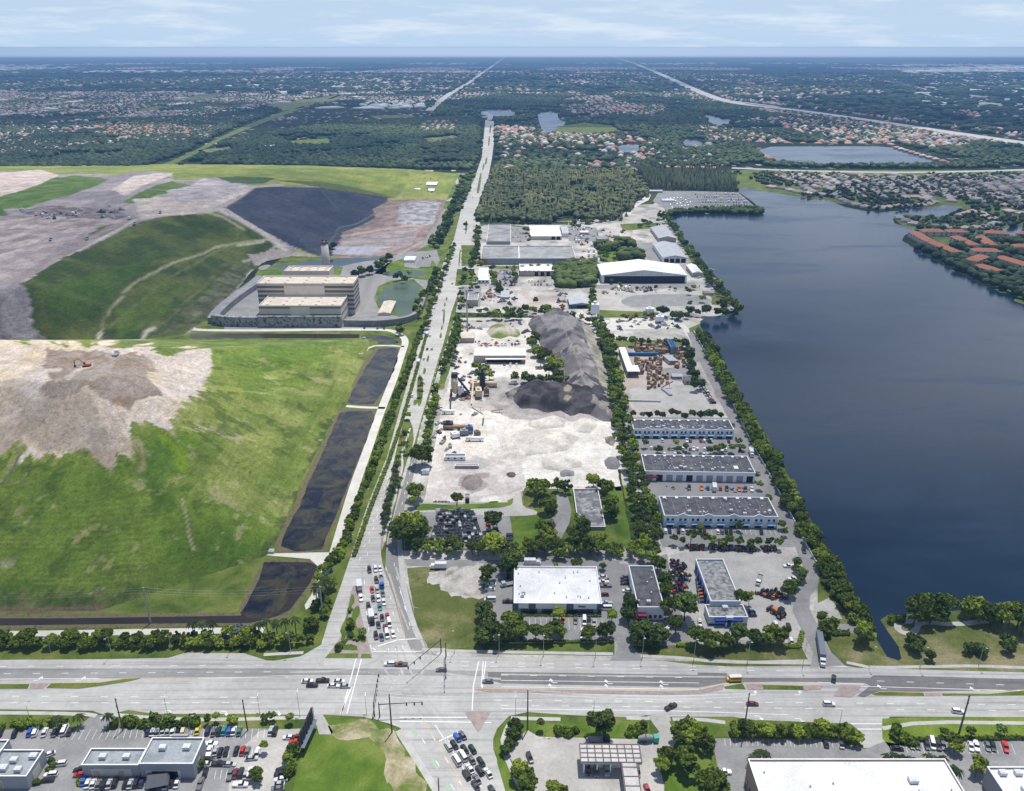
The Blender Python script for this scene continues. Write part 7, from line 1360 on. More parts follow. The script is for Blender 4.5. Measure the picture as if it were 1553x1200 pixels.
# warehouse lots
cars(zL, '750 290 ws 740 327 ws 742 412 wv', -10, 0, 'in the lane left of the white warehouse', 'cars left of the white warehouse'); car(*zL(888, 290), 'sf', -10, 2, 'at the left corner of the white warehouse'); car(*zL(885, 425), 'kp', -10, 0, 'by the left wall of the white warehouse'); car(*zL(885, 232), 'ks', 0, 10, 'under the dark trees behind the white warehouse'); cars(zL, '1075 130 wb', 10, 0, 'behind the white warehouse', None); car(*zL(335, 158), 'wb', -10, 0, 'alone on the edge of the vacant lot')
cars(zL, '1315 568 or 1412 573 gs 1482 578 wv 1518 578 ks 1465 685 wv 992 690 ns'.replace('or', 'os'), 0, 10, 'before the white warehouse', 'cars before the white warehouse'); cars(zC, '470 345 ss', 0, 10, 'before the white warehouse', 'cars before the white warehouse')
cars(zC, '510 115 ws 525 130 as 518 142 wp 530 160 gp 533 248 sp 530 258 np 530 275 wv 520 205 ms', -10, 0, 'along the right wall of the white warehouse', 'cars along the right wall'); cars(zC, '627 133 ks 627 148 ks 637 184 ws 625 115 gs', -10, 0, 'along the left wall of the workshop', 'cars by the workshop wall'); cars(zC, '660 350 ws 682 347 rs 702 347 gs 721 350 ks 740 350 ks 758 350 ks', 0, -10, 'nose to the workshop front', 'cars at the workshop front'); cars(zC, '832 383 ws 838 425 ws', 6, -6, 'under the trees right of the workshop', 'cars right of the workshop'); car(*zC(1005, 343), 'ws', 1, 10, 'on the drive left of the blue office')
cars(zN, '340 690 ws', 2, 10, 'beside the left side of the blue office terrace', None); cars(zN, '765 598 ns 775 625 ns', -10, 0, 'right of the blue office', 'cars right of the blue office'); cars(zN, '980 700 ws 1088 722 ku 1110 840 ws', -3, -10, 'in the display corner car park', 'cars in the display corner'); cars(zN, '838 335 wf', -3, 10, 'in the middle of the equipment yard', None); cars(zN, '1090 212 wp 1130 320 wp', -10, 0, 'at the right side of the equipment yard', 'pickups at the equipment yard side'); car(*zN(1216, 82), 'ku', 3, 10, 'on the lake road near its bend')
cars(zM, '562 122 ks', 3, 10, 'on the lake road beside the farthest warehouse', None); cars(zM, '697 345 wb', 3, 10, 'on the lake road beside the middle warehouse', None)
r_ = random.Random(4)
def rowcars(p0, p1, n, pool, dx, dy, where, group, skip=.25, full=False):
    for k in range(n):
        if r_.random() < skip: continue
        t = (k + .5) / n; car(p0[0] + (p1[0] - p0[0]) * t, p0[1] + (p1[1] - p0[1]) * t, r_.choice(pool), dx, dy, where, group, full=full)
PL_ = ['ws', 'ws', 'ss', 'ks', 'gs', 'wu', 'ku', 'ds', 'ms', 'ns', 'wp', 'rs']
rowcars((970, 667), (1108, 669), 26, PL_, -1, -8, 'in front of the farthest white warehouse', 'cars before the farthest warehouse', .55); rowcars((985, 679), (1125, 682), 26, PL_, 1, -8, 'below the tree strip between warehouses', 'cars below the tree strip', .35); rowcars((1005, 688), (1125, 689), 22, ['ws', 'ks', 'ks', 'ds', 'ws'], 0, -8, 'behind the middle white warehouse', 'cars behind the middle warehouse', .45)
rowcars((1006, 805), (1178, 807), 26, PL_, -1, -9, 'in front of the nearest white warehouse', 'cars before the nearest warehouse', .5); rowcars((1012, 738), (1145, 742), 14, ['wb', 'rs', 'kp', 'np', 'wp', 'op', 'bs', 'sp'], -.5, -8, 'in a dock bay of the middle warehouse', 'vehicles in the dock bays', .35)
rowcars((1064, 585), (1082, 612), 11, PL_, -8, 0, 'at the right side of the pale lot by the lake road', 'cars in the pale lot', .1); rowcars((693, 532), (686, 556), 9, ['ws', 'ks', 'ds', 'ns', 'ss'], 8, 2, 'in the row at the quarry entrance', 'cars at the quarry entrance', .1)
rowcars((724, 552), (797, 553), 8, ['wp', 'ws', 'wp', 'gp'], 0, 8, 'in front of the quarry garage', 'pickups before the quarry garage', .3); rowcars((545, 497), (590, 498), 9, ['ks', 'ws', 'ds', 'gs'], 0, -6, 'below the curved ramp wall', 'cars below the ramp wall', .4); rowcars((640, 392), (653, 388), 5, PL_, 4, 4, 'in the gatehouse lot', 'cars in the gatehouse lot', .1)
cars(lambda a, b: (a, b), '648 508 kb 652 509 ws 648 529 ks 655 529 su 643 544 ws 620 615 ss 625 600 ws 706 353 ws 672 470 ws 686 430 ss 700 380 ws 717 300 ss 735 230 ws', 3, -8, 'on the main road beyond the planted median', 'cars on the far main road', False); cars(lambda a, b: (a, b), '635 550 wb', 3, -8, 'on the main road beside the long pond', None)
car(669, 619, 'wp', 2, 8, 'on the quarry entrance lane')
# storage yard full of boats and campers, northern lots
def lot(quad, nx, ny, pool, where, group, skip=.15, lim=999):
    (x0, y0), (x1, y1), (x2, y2), (x3, y3) = quad; c = 0
    for j in range(ny):
        for i in range(nx):
            if r_.random() < skip or c >= lim: continue
            u, v = (i + .5) / nx, (j + .5) / ny; a = (x0 * (1 - u) + x1 * u) * (1 - v) + (x3 * (1 - u) + x2 * u) * v; b = (y0 * (1 - u) + y1 * u) * (1 - v) + (y3 * (1 - u) + y2 * u) * v
            car(a, b, r_.choice(pool), 1, 4, where, group, full=False); c += 1
lot(((1052, 293), (1118, 293), (1146, 317), (1066, 317)), 19, 6, ['wv', 'wv', 'wv', 'wb', 'sv', 'bv', 'wv'], 'parked in the dense lakeside storage yard', 'vehicles in the lakeside storage yard', .12)
lot(((1008, 299), (1045, 297), (1052, 312), (1018, 317)), 7, 4, ['ks', 'ks', 'wv', 'gs'], 'in the left part of the lakeside storage yard', 'left part of the storage yard', .3)
lot(((874, 318), (884, 318), (885, 336), (872, 336)), 3, 4, PL_, 'in the clearing below the pine wood', 'cars in the clearing', .3); lot(((868, 345), (888, 345), (888, 370), (868, 370)), 5, 4, ['ws', 'wb', 'wp', 'ss'], 'in the lot right of the white roofed warehouse', 'cars right of the white roofed warehouse', .3); lot(((775, 345), (795, 345), (795, 368), (777, 368)), 5, 4, ['ws', 'rs', 'wp', 'ss'], 'in the lot left of the white roofed warehouse', 'cars left of the white roofed warehouse', .4); lot(((750, 410), (776, 410), (776, 428), (750, 430)), 6, 3, PL_, 'beside the small northern workshop', 'cars beside the small workshop', .3); lot(((800, 424), (838, 424), (836, 434), (800, 434)), 8, 2, PL_, 'before the peach walled warehouse', 'cars before the peach warehouse', .3)
lot(((735, 436), (775, 436), (775, 458), (735, 460)), 7, 4, ['rs', 'wp', 'ks', 'of', 'ws', 'gs'], 'in the northern scrap lot beside the brown yard', 'vehicles in the northern scrap lot', .4); lot(((880, 378), (905, 378), (905, 392), (882, 392)), 3, 2, ['wb', 'wv'], 'in the white yard right of the long grey warehouse', 'trucks right of the long grey warehouse', .2); lot(((930, 436), (985, 436), (985, 441), (930, 441)), 10, 1, ['wb', 'wp', 'wf', 'ks'], 'in the lane before the giant open shed', 'trucks before the giant open shed', .2)
lot(((724, 519), (785, 519), (783, 525), (724, 525)), 12, 1, ['wp', 'ks', 'op', 'kf', 'ws'], 'behind the quarry garage', 'machines behind the quarry garage', .3); lot(((640, 344), (655, 300), (668, 300), (650, 344)), 1, 5, ['wp', 'ks'], 'on the landfill haul road', 'trucks on the haul road', .4)
# crowded storage of black cars
lot(((664, 775), (718, 775), (736, 825), (652, 825)), 13, 11, ['kp', 'ks', 'kf', 'ku', 'ku', 'ku', 'su'], 'packed in the dark vehicle storage lot', 'vehicles packed in the dark storage lot', .1); cars(zT, '430 690 kf', 0, 10, 'alone on the gravel above the storage lane', None); cars(zT, '605 900 rb 605 950 kf 668 930 kf 765 1000 kp 795 1000 kp 765 1040 kp 795 1040 kp', 0, 10, 'right of the packed storage lot', 'trucks right of the packed storage lot')
# tractors and small machines
def machine(a, b, col, ang, label, group=None, s=1.):
    o = empty('tractor', P(a, b), ang, label, 'tractor', group); c = CC[col]
    mb = MB(); mb.box(-.45, .45, 0, 1.7, .6, 1.3, 0, .05, .08); mb.box(-.5, .5, -1.1, 0, .6, 1.0); body = mb.build('body', paint, o); body.color = (*c, 1); cb = MB(); cb.box(-.6, .6, -1., .1, 1., 2.3, 0, .08, .08); cb.build('cabin', cglass, o)
    mb = MB(); mb.box(-.9, .9, 2.1, 2.5, .25, .9); mb.box(-.6, -.5, .3, 2.2, .7, .85); mb.box(.5, .6, .3, 2.2, .7, .85); mb.build('loader_bucket', metal_d, o)
    for x, y, r in ((-.75, -.7, .65), (.75, -.7, .65), (-.6, 1.2, .42), (.6, 1.2, .42)): w = put(WH, 'wheel', o, (x, y, r), (1.2, r / .33, r / .33))
    o.scale = (s, s, s); return o
mcol = ['red', 'orange', 'green', 'white', 'grey', 'gold', 'red', 'black', 'blue']
for x0, y0, x1, y1, n, nm in ((250, 75, 370, 70, 5, 'far'), (420, 60, 480, 70, 3, 'yellow'), (505, 80, 620, 75, 5, 'blue'), (640, 80, 800, 85, 7, 'middle'), (870, 85, 975, 75, 4, 'right')):
    for k in range(n):
        t = (k + .5) / n; a, b = zN(x0 + (x1 - x0) * t, y0 + (y1 - y0) * t); c = {'yellow': 'gold', 'blue': 'blue'}.get(nm) or r_.choice(mcol); machine(a, b, c, r_.uniform(-.5, .5), f'{c} tractor in the row under the trees at the back of the equipment yard', 'tractors at the back of the equipment yard', 1.3)
for k in range(38):
    a, b = zN(r_.uniform(110, 215) + (k // 10) * 8, 190 + k * 8.2); c = r_.choice(mcol); machine(a, b, c, r_.uniform(0, 6.3), f'{c} small tractor in the jumble left of the long shed', 'tractors left of the long shed', 1.1)
for k in range(18):
    a, b = zN(r_.uniform(845, 1050), r_.uniform(430, 490)); c = r_.choice(['red', 'orange', 'red', 'orange', 'green']); machine(a, b, c, r_.uniform(0, 6.3), f'{c} small tractor in the fenced display of the equipment yard', 'tractors in the fenced display', 1.)
for k in range(7): a, b = zN(350 + k * 4, 340 + k * 30); c = r_.choice(['red', 'orange', 'blue', 'black']); machine(a, b, c, 1.6, f'{c} tractor along the left wall of the long shed', 'tractors along the long shed wall', 1.1)
a, b = zN(1000, 632); machine(a, b, 'orange', .6, 'large orange tractor on the corner display pad', None, 2.2)
# excavator and tippers on the landfill
def excavator(q, ang, label, col='gold', s=1.):
    o = empty('excavator', q, ang, label, 'excavator'); mb = MB()
    for x in (-1.3, 1.3): mb.prism([(-2.2, .1), (2.2, .1), (2.5, .5), (2.2, 1.), (-2.2, 1.), (-2.5, .5)], x - .35, x + .35)
    mb.build('track', tyre, o); mb = MB(); mb.box(-1.5, 1.5, -2.4, 1.4, 1.1, 2.3, 0, .1, .15); b_ = mb.build('house', paint, o); b_.color = (*CC[col], 1); mb = MB(); mb.box(-1.4, -.4, .2, 1.6, 2.31, 3.4, 0, .08, .12); mb.build('cabin', cglass, o)
    mb = MB(); mb.tube((.3, 1.2, 2), (.3, 4.2, 5.2), .35, .3, 6); mb.tube((.3, 4.2, 5.2), (.3, 7.2, 4.4), .3, .25, 6); b_ = mb.build('boom', paint, o); b_.color = (*CC[col], 1); mb = MB(); mb.tube((.3, 7.2, 4.4), (.3, 7.4, 1.2), .25, .2, 6); mb.build('arm', metal_d, o); mb = MB(); mb.box(-.3, .9, 6.8, 7.9, .3, 1.3, 0, .1, .1); mb.build('bucket', metal_d, o); o.scale = (s, s, s)
excavator(PT(132, 556), 1.7, 'yellow orange excavator with raised arm on the pale landfill top', 'orange', .95)
for a, b, c, lb in ((176, 539, 'wf', 'white tipper truck on the landfill top right of the excavator'), (196, 333, 'wf', 'white truck at the top of the far haul ramp'), (204, 341, 'tf', 'teal truck on the far haul ramp'), (55, 327, 'wf', 'white truck left of the far tipping face'), (66, 328, 'wb', 'second white truck at the far tipping face'), (112, 326, 'wb', 'white truck at the right of the far tipping face'), (243, 324, 'bf', 'blue truck on the far yellow track'), (77, 365, 'gf', 'grey dumper on the far landfill plain'), (132, 364, 'ef', 'green container truck beside the far ramp')):
    o = car(a, b, c, 3, -4, 'x'); q = PT(a, b); o.location = q; o['label'] = lb; o.scale = (1.1, 1.1, 1.1)
# ================================================================== POLES, SIGNALS, SIGNS
wood = plain('pole_wood', (.13, .11, .09), .9); conc = plain('pole_concrete', (.40, .39, .37), .8); alu = plain('aluminium', (.42, .43, .44), .4, .5)
def htop(base, ytop):
    v = -(ytop - 600) / F; dy = CP + v * SP; dz = -SP + v * CP; return H + dz * (base.y / dy)
def pole(a, b, yt, label, r=.28, mat=wood, arms=2, group=None, cat='utility pole'):
    q = P(a, b); h = htop(q, yt); o = empty('utility_pole', q, 0, label, cat, group); mb = MB(); mb.tube((0, 0, 0), (0, 0, h), r, r * .6, 8); mb.build('pole', mat, o)
    for k in range(arms): m = MB(); m.box(-.06, .06, -.7 if k % 2 else .1, -.1 if k % 2 else .7, h - 1.5 - 2.2 * k, h - 1.35 - 2.2 * k); m.tube((0, -.6 if k % 2 else .6, h - 1.35 - 2.2 * k), (0, -.6 if k % 2 else .6, h - .8 - 2.2 * k), .09, .05, 6); m.build('insulator_arm', metal_d, o)
    return q + Vector((0, 0, h))
t1 = pole(228.6, 945, 891.5, 'tall pale concrete power pole on the canal bank at the left', .42, conc, 3); t2 = pole(490, 936, 889, 'tall concrete power pole in the corner planting left of the junction', .4, conc, 3); 
t3 = pole(186.5, 1108, 1059, 'dark wooden pole beside the car park entrance drive', .32); t4 = pole(375.5, 1108, 1061, 'dark wooden pole in the long row of parked cars', .32); t5 = pole(594.5, 1111, 1052, 'dark wooden pole at the corner of the vacant field', .34); t6 = pole(800, 1107, 1046, 'dark wooden pole on the filling station lawn', .34); t7 = pole(1127, 1117, 1051, 'dark wooden pole in the leafy car park screen', .34); t8 = pole(1453, 1117, 1054, 'leaning looking brown pole at the right verge', .4); pole(667, 1230, 1180, 'wooden pole cut by the bottom edge beside the queue', .3)
def wires(pts, label, dz=(0, 1.4, 2.8), sag=2.2, r=.035):
    mb = MB()
    for z in dz:
        for a, b in zip(pts, pts[1:]):
            prev = None
            for k in range(11):
                t = k / 10; q = a.lerp(b, t) - Vector((0, 0, z + sag * 4 * t * (1 - t)))
                if prev is not None: mb.tube(prev, q, r, None, 3, cap=False)
                prev = q
    tag(mb.build('power_line', alu), label, 'cable')
end = lambda q, dx, dy: q + Vector((dx, dy, 0))
wires([end(t1, -150, -4), t1, t2], 'sagging power cables crossing the landfill grass', r=.014); wires([end(t3, -90, 2), t3, t4, t5, t6, t7, t8, end(t8, 100, -6)], 'power cables along the south side of the cross road', dz=(0, 1.5), r=.012)
def lamp(a, b, yt, label, group, side=1, axis='x', arm=2.2):
    q = P(a, b); h = max(7., htop(q, yt)); o = empty('street_lamp', q, 0, label, 'street lamp', group); mb = MB(); mb.tube((0, 0, 0), (0, 0, h), .12, .07, 6); mb.tube((0, 0, 0), (0, 0, .5), .22, .22, 8); mb.build('pole', alu, o)
    d = Vector((arm * side, 0, 0)) if axis == 'x' else Vector((0, arm * side, 0)); mb = MB(); mb.tube((0, 0, h - .1), (d.x, d.y, h + .35), .06, .05, 5); mb.build('arm', alu, o); mb = MB(); mb.box(d.x - .45, d.x + .45, d.y - .22, d.y + .22, h + .22, h + .42); mb.build('lamp_head', metal_l, o)
GLp = 'street lamps along the north side of the cross road'
for s in ('77 989 71 964', '170 995 162 965', '260 986 256 961', '353 986 350 958', '441 989 437 956', '689 991 684 953', '757 992 757 959', '824 996 823 960', '903 998 901 961', '974 998 976 964', '1052 1003 1054 966', '1133 1007 1139 970', '1217 1011 1222 974', '1318 1010 1324 977', '1395 1012 1402 978', '1484 1009 1491 979'):
    a, b, c, d = map(float, s.split()); lamp(a, b, d, 'slender street lamp on the north verge of the cross road', GLp, -1, 'y')
for s in ('46 1092 42 1074', '254 1083 249 1058', '394 1082 388 1056', '455 1087 450 1050', '556 1084 554 1056', '782 1093 781 1058', '900 1088 899 1062', '1273 1099 1270 1082'):
    a, b, c, d = map(float, s.split()); lamp(a, b, d, 'slender street lamp on the south verge of the cross road', 'street lamps along the south side of the cross road', 1, 'y')
for s in ('636 946 635 922', '614 832 612 808', '594 1 594 1', '555 768 556 742', '532 845 531 812', '575 694 576 672', '600 640 601 620', '625 560 626 542'):
    a, b, c, d = map(float, s.split())
    if b > 10: lamp(a, b, d, 'street lamp beside the main road', 'street lamps along the main road', -1 if a in (636., 614.) else 1)
lamp(914, 1120, 1101, 'twin arm lamp above the fuel canopy', None); lamp(827, 1115, 1103, 'short lamp at the edge of the station lawn', None); lamp(288, 1108, 1088, 'lamp rising from the silver bush by the parked cars', None)
# signals
def mast(base, tip, hb, label, n=3):
    q = P(*base); o = empty('traffic_signal', q, 0, label, 'traffic signal'); h = hb; mb = MB(); mb.tube((0, 0, 0), (0, 0, h + .8), .26, .18, 8); mb.build('pole', metal_d, o); e = P(tip[0], tip[1], h) - q; e.z = h + .3
    mb = MB(); mb.tube((0, 0, h), e, .2, .1, 8); mb.build('mast_arm', metal_d, o); m0 = None
    for k in range(n):
        t = 1 - k * .18; c = Vector((0, 0, h)).lerp(e, t)
        if m0 is None: mb = MB(); mb.box(-.25, .25, -.18, .18, -1.3, .1); x = mb.build('signal_head', metal_d, o); m0 = x.data
        else: x = put(m0, 'signal_head', o, (0, 0, 0), (1, 1, 1))
        x.location = c
mast((669, 990), (619, 1012), 6.8, 'long dark signal mast arm over the north east corner of the junction'); mast((576, 1088), (640, 1066), 6.5, 'signal mast arm at the south west corner reaching right', 3); mast((568, 1087), (574, 1024), 6.5, 'signal mast arm reaching across the cross road from the south west corner', 3); mast((676.5, 996), (676, 1027), 6.5, 'signal mast arm hanging over the westbound lanes right of the junction', 3)
# billboard seen from its back, two panels in a V
q = P(470, 1150); o = empty('billboard', q, 0, 'dark V shaped billboard on steel posts left of the vacant field', 'billboard'); A = P(457, 1146); B = P(477, 1102); d = (B - A); d.z = 0; L = d.length; dn = d.normalized(); n = Vector((-dn.y, dn.x, 0)); A0 = A - q; A0.z = 0
mb = MB(); V = []
for off in (0, .5): b_ = A0 + n * off; V += [b_ + Vector((0, 0, 4)), b_ + dn * L + Vector((0, 0, 4)), b_ + dn * L + Vector((0, 0, 9.6)), b_ + Vector((0, 0, 9.6))]
mb.add(V, [(0, 1, 2, 3), (7, 6, 5, 4), (0, 4, 5, 1), (1, 5, 6, 2), (2, 6, 7, 3), (3, 7, 4, 0)]); mb.build('panel', metal_d, o)
mb = MB(); V = []
for k in range(7): c = A0 + dn * L * k / 6 - n * .25; mb.tube(c + Vector((0, 0, 3)), c + Vector((0, 0, 9.9)), .12, None, 6)
c2 = A0 - n * 1.6; mb.add([c2 + Vector((0, 0, 3.8)), c2 + dn * L + Vector((0, 0, 3.8)), A0 + dn * L + Vector((0, 0, 3.8)), A0 + Vector((0, 0, 3.8))], [(0, 1, 2, 3)]); mb.build('walkway_frame', plain('blue_grey_steel', (.12, .14, .18), .6), o)
for k in range(3): c = A0 + dn * L * (.15 + .35 * k); m_ = MB(); m_.tube((c.x, c.y, 0), (c.x, c.y, 5), .35, None, 8); m_.build('post', metal_d, o)
# tall lattice mast in the quarry corner
q = P(709, 505); h = htop(q, 440); o = empty('radio_mast', q, 0, 'tall thin grey radio mast at the north west corner of the quarry', 'mast'); mb = MB(); mb.tube((0, 0, 0), (0, 0, h), .8, .45, 8); mb.build('shaft', metal_l, o); mb = MB(); [mb.tube((math.cos(t) * 1.2, math.sin(t) * 1.2, h - 4), (math.cos(t) * 1.2, math.sin(t) * 1.2, h), .15, None, 5) for t in (0, 2.1, 4.2)]; mb.build('antenna', metal_d, o)
# asphalt plant
tanm = plain('plant_cream_paint', (.55, .45, .30), .6); o = empty('storage_silo', P(690, 603), 0, 'tall cream silo at the top of the black conveyor', 'silo'); hs = htop(P(690, 603), 566); mb = MB(); mb.tube((0, 0, 6), (0, 0, hs - 3), 2.6, 2.6, 16); mb.tube((0, 0, 3), (0, 0, 6), .6, 2.6, 16); mb.build('tank', tanm, o, True); mb = MB(); mb.box(-2.4, 2.4, -2.4, 2.4, hs - 3, hs, 0, .3, .3); mb.build('head_house', metal_d, o)
for x in (-2.2, 2.2):
    for y in (-2.2, 2.2): mb = MB(); mb.tube((x, y, 0), (x, y, 7), .22, None, 6); mb.build('leg', metal_d, o)
o = empty('conveyor', P(712, 598), 0, 'long black inclined conveyor rising to the cream silo', 'conveyor'); t_ = P(690, 603) - P(712, 598); mb = MB(); s0 = Vector((0, 0, 1)); s1 = Vector((t_.x, t_.y, hs - .5)); dd = (s1 - s0).normalized(); w = Vector((0, 0, 1)).cross(dd).normalized() * .9; u = dd.cross(w).normalized() * .7
mb.add([s0 - w - u, s0 + w - u, s0 + w + u, s0 - w + u, s1 - w - u, s1 + w - u, s1 + w + u, s1 - w + u], [(0, 1, 2, 3), (7, 6, 5, 4), (0, 4, 5, 1), (1, 5, 6, 2), (2, 6, 7, 3), (3, 7, 4, 0)]); mb.build('gallery', metal_d, o); mb = MB(); c = s0.lerp(s1, .55); mb.tube((c.x, c.y, 0), c, .3, None, 6); mb.build('support', metal_d, o)
def tank(a, b, L, r, z, lab, mat, ang=0): o = empty('storage_tank', P(a, b), ang, lab, 'tank'); mb = MB(); mb.tube((-L / 2, 0, z + r), (L / 2, 0, z + r), r, r, 14); mb.build('shell', mat, o, True); m2 = MB(); [m2.box(x - .3, x + .3, -r * .7, r * .7, 0, z + r * .3) for x in (-L * .3, L * .3)]; m2.build('cradle', metal_d, o)
tank(743, 587, 11, 1.9, 1, 'cream horizontal tank right of the dark tower', tanm); tank(778, 583, 6, 1.2, .4, 'small white tank above the left black heap', W_white); tank(688, 652, 13, 1.3, 1, 'brown drum beside the crushing machines', plain('brown_drum', (.35, .22, .14), .6)); tank(697, 651, 8, 1.4, 1.2, 'second tan drum beside the crushing machines', tanm); tank(720, 669, 12, 1.2, 1, 'white tank trailer in the white yard', W_white)
def block(name, a, b, w, d, h, lab, mat, cat, ang=0, legs=False, grp=None):
    o = empty(name, P(a, b), ang, lab, cat, grp); mb = MB(); z0 = h * .35 if legs else .1; mb.box(-w / 2, w / 2, -d / 2, d / 2, z0, h, 0, w * .06, d * .06); mb.build('housing', mat, o); m2 = MB()
    for x in (-.38, .38):
        for y in (-.38, .38): m2.box(x * w - .15, x * w + .15, y * d - .15, y * d + .15, 0, z0)
    m2.build('frame', metal_d, o); m3 = MB(); m3.box(-w * .2, w * .15, -d * .2, d * .2, h, h * 1.18); m3.build('hopper', mat, o)
block('dark_tower', 732, 590, 4, 4, 14, 'narrow black tower standing in the asphalt plant', metal_d, 'tower'); block('drying_machine', 721, 590, 8, 5, 6, 'cream drying machine left of the black tower', tanm, 'machine', .2, True); block('drying_machine', 726, 603, 5, 9, 7, 'tan processing frame in front of the black tower', tanm, 'machine', .1, True); block('drying_machine', 738, 600, 4, 4, 6, 'brown hopper right of the processing frame', plain('brown_steel', (.2, .14, .1), .7), 'machine', 0, True); block('drying_machine', 698, 600, 6, 6, 7, 'white bin block beside the cream silo', W_white, 'machine', 0, True); block('drying_machine', 705, 601, 5, 4, 3.5, 'low dark bin at the foot of the conveyor', metal_d, 'machine', 0)
block('crusher', 680, 650, 7, 5, 5, 'dark screening machine at the left of the crushing plant', metal_d, 'machine', 0, True); block('crusher', 712, 657, 5, 4, 5.5, 'blue grey crusher in the white yard', plain('blue_machine', (.10, .16, .28), .6), 'machine', .2, True); block('crusher', 704, 660, 6, 4, 4, 'grey screening deck in the middle of the crushing plant', gbox, 'machine', .1, True); block('crusher', 690, 664, 5, 5, 4, 'white feeder at the lower left of the crushing plant', W_white, 'machine', .4, True); block('crusher', 724, 662, 4, 3, 4, 'small brown crusher beside the tank trailer', plain('brown_steel', (.2, .14, .1), .7), 'machine', .4, True)
def conv(a1, b1, z1, a2, b2, z2, lab, mat):
    q = P(a1, b1); e = P(a2, b2) - q; o = empty('conveyor', q, 0, lab, 'conveyor'); mb = MB(); A_ = Vector((0, 0, z1)); B_ = Vector((e.x, e.y, z2)); d = (B_ - A_).normalized(); w = Vector((0, 0, 1)).cross(d).normalized() * .55; u = Vector((0, 0, .35)); mb.add([A_ - w, A_ + w, A_ + w + u, A_ - w + u, B_ - w, B_ + w, B_ + w + u, B_ - w + u], [(0, 1, 2, 3), (7, 6, 5, 4), (0, 4, 5, 1), (1, 5, 6, 2), (2, 6, 7, 3), (3, 7, 4, 0)]); mb.build('belt', mat, o); m2 = MB(); c = A_.lerp(B_, .7); m2.tube((c.x, c.y, 0), c, .15, None, 5); m2.build('support', metal_d, o)
conv(716, 618, 1, 734, 628, 5, 'cream conveyor running right from the plant', tanm); conv(734, 630, 1, 733, 645, 5, 'tan conveyor running toward the viewer in the yard', tanm); conv(715, 615, 1, 718, 596, 9, 'cream inclined conveyor feeding the drying machine', tanm); conv(683, 625, .5, 684, 598, 4, 'thin brown conveyor below the cream silo', metal_d); conv(745, 625, .6, 763, 626, 2.5, 'low brown conveyor lying on the white yard', plain('brown_steel', (.2, .14, .1), .7))
conv(925, 489, 2, 905, 500, 12, 'pale conveyor in the concrete works', W_grey); conv(1003, 590, 1, 1020, 588, 5, 'rusty boom machine in the pallet yard', rust)
tank(680, 628, 9, 1.2, 1, 'white trailer body parked by the pale track', W_white)
for i, (a, b) in enumerate(px('902 482 985 478 1000 490')): block('batching_plant', a, b, 8, 6, 14 if i == 0 else 7, ['tall pale batching tower of the concrete works', 'pale block of the concrete works', 'low block in the concrete works'][i], W_white, 'machine', 0, True)
# pallets and containers
pal = [plain('pallet_wood', (.34, .22, .13), .9, var=.3, scale=.8), plain('pallet_wood_grey', (.24, .20, .18), .9, var=.3, scale=.8), plain('pallet_wood_tan', (.48, .34, .20), .9, var=.3, scale=.8)]
PM = []
for k in range(3):
    mb = MB(); n = 5 + k
    for i in range(n): mb.box(-.6, .6, -.6, .6, i * .34, i * .34 + .12); [mb.box(-.6, .6, y - .06, y + .06, i * .34 + .12, i * .34 + .34) for y in (-.5, 0, .5)]
    PM.append(me_of(mb.build('pallet_stack', pal[k])))
def pallets(x0, y0, x1, y1, n, lab, grp, s=2.4):
    for k in range(n):
        o = bpy.data.objects.new('pallet_stack', r_.choice(PM)); COL.objects.link(o); o.location = P(*zY(r_.uniform(x0, x1), r_.uniform(y0, y1))); o.rotation_euler = (0, 0, r_.choice((0, .05, 1.5))); o.scale = (s, s, s * r_.uniform(.5, 1)); tag(o, lab, 'pallet stack', grp)
pallets(600, 215, 840, 280, 60, 'tall stack of wooden pallets in the back rows of the pallet yard', 'pallet stacks in the back rows'); pallets(600, 320, 790, 430, 60, 'stack of wooden pallets in the middle rows of the pallet yard', 'pallet stacks in the middle rows', 2.); pallets(890, 220, 1020, 385, 40, 'stack of wooden pallets along the right side of the pallet yard', 'pallet stacks on the right side', 2.); pallets(690, 430, 840, 540, 30, 'loose stack of wood in front of the pallet yard', 'wood stacks at the front', 1.7)
blm = plain('blue_container', (.03, .11, .24), .6)
def cont(x, y, L, ang, mat, lab, grp=None, h=2.8): o = empty('shipping_container', P(*zY(x, y)), ang, lab, 'container', grp); mb = MB(); mb.box(-1.25, 1.25, -L / 2, L / 2, .15, h); mb.build('box', mat, o); m2 = MB(); m2.box(-1.1, 1.1, -L / 2 - .06, -L / 2 - .002, .3, h - .2); m2.build('door', gbox, o)
for k in range(3): cont(850 + k * 16, 245, 22, 0, blm, 'blue container in the upright group at the back of the pallet yard', 'blue containers at the back', 6)
cont(655, 290, 26, 1.57, blm, 'long blue container lying level in the pallet yard')
for k in range(3): cont(832 + k * 23, 335, 14, .25, metal_l, 'pale trailer in the trio in the middle of the pallet yard', 'trio of pale trailers', 3.6)
for k in range(5): cont(770 + k * 13, 313, 5, 0, gbox, 'small dark skip in the row beside the pale trailers', 'small dark skips')
cont(665, 625, 24, 1.5, metal_l, 'long grey beam pile on the pale lot', None, 1.2); cont(830, 560, 14, .3, W_grey, 'slanting boom lying on the pale lot', None, 1.2)
for k in range(9): a, b = zT(160 + k * 14, 718); o = block('barrier', a, b, 2.2, .6, .9, 'red and white plastic barrier in the pile by the quarry edge', plain('barrier_red', (.6, .12, .12), .5) if k % 2 else W_white, 'barrier', .2 * (k % 3), False, 'plastic barriers by the quarry edge')
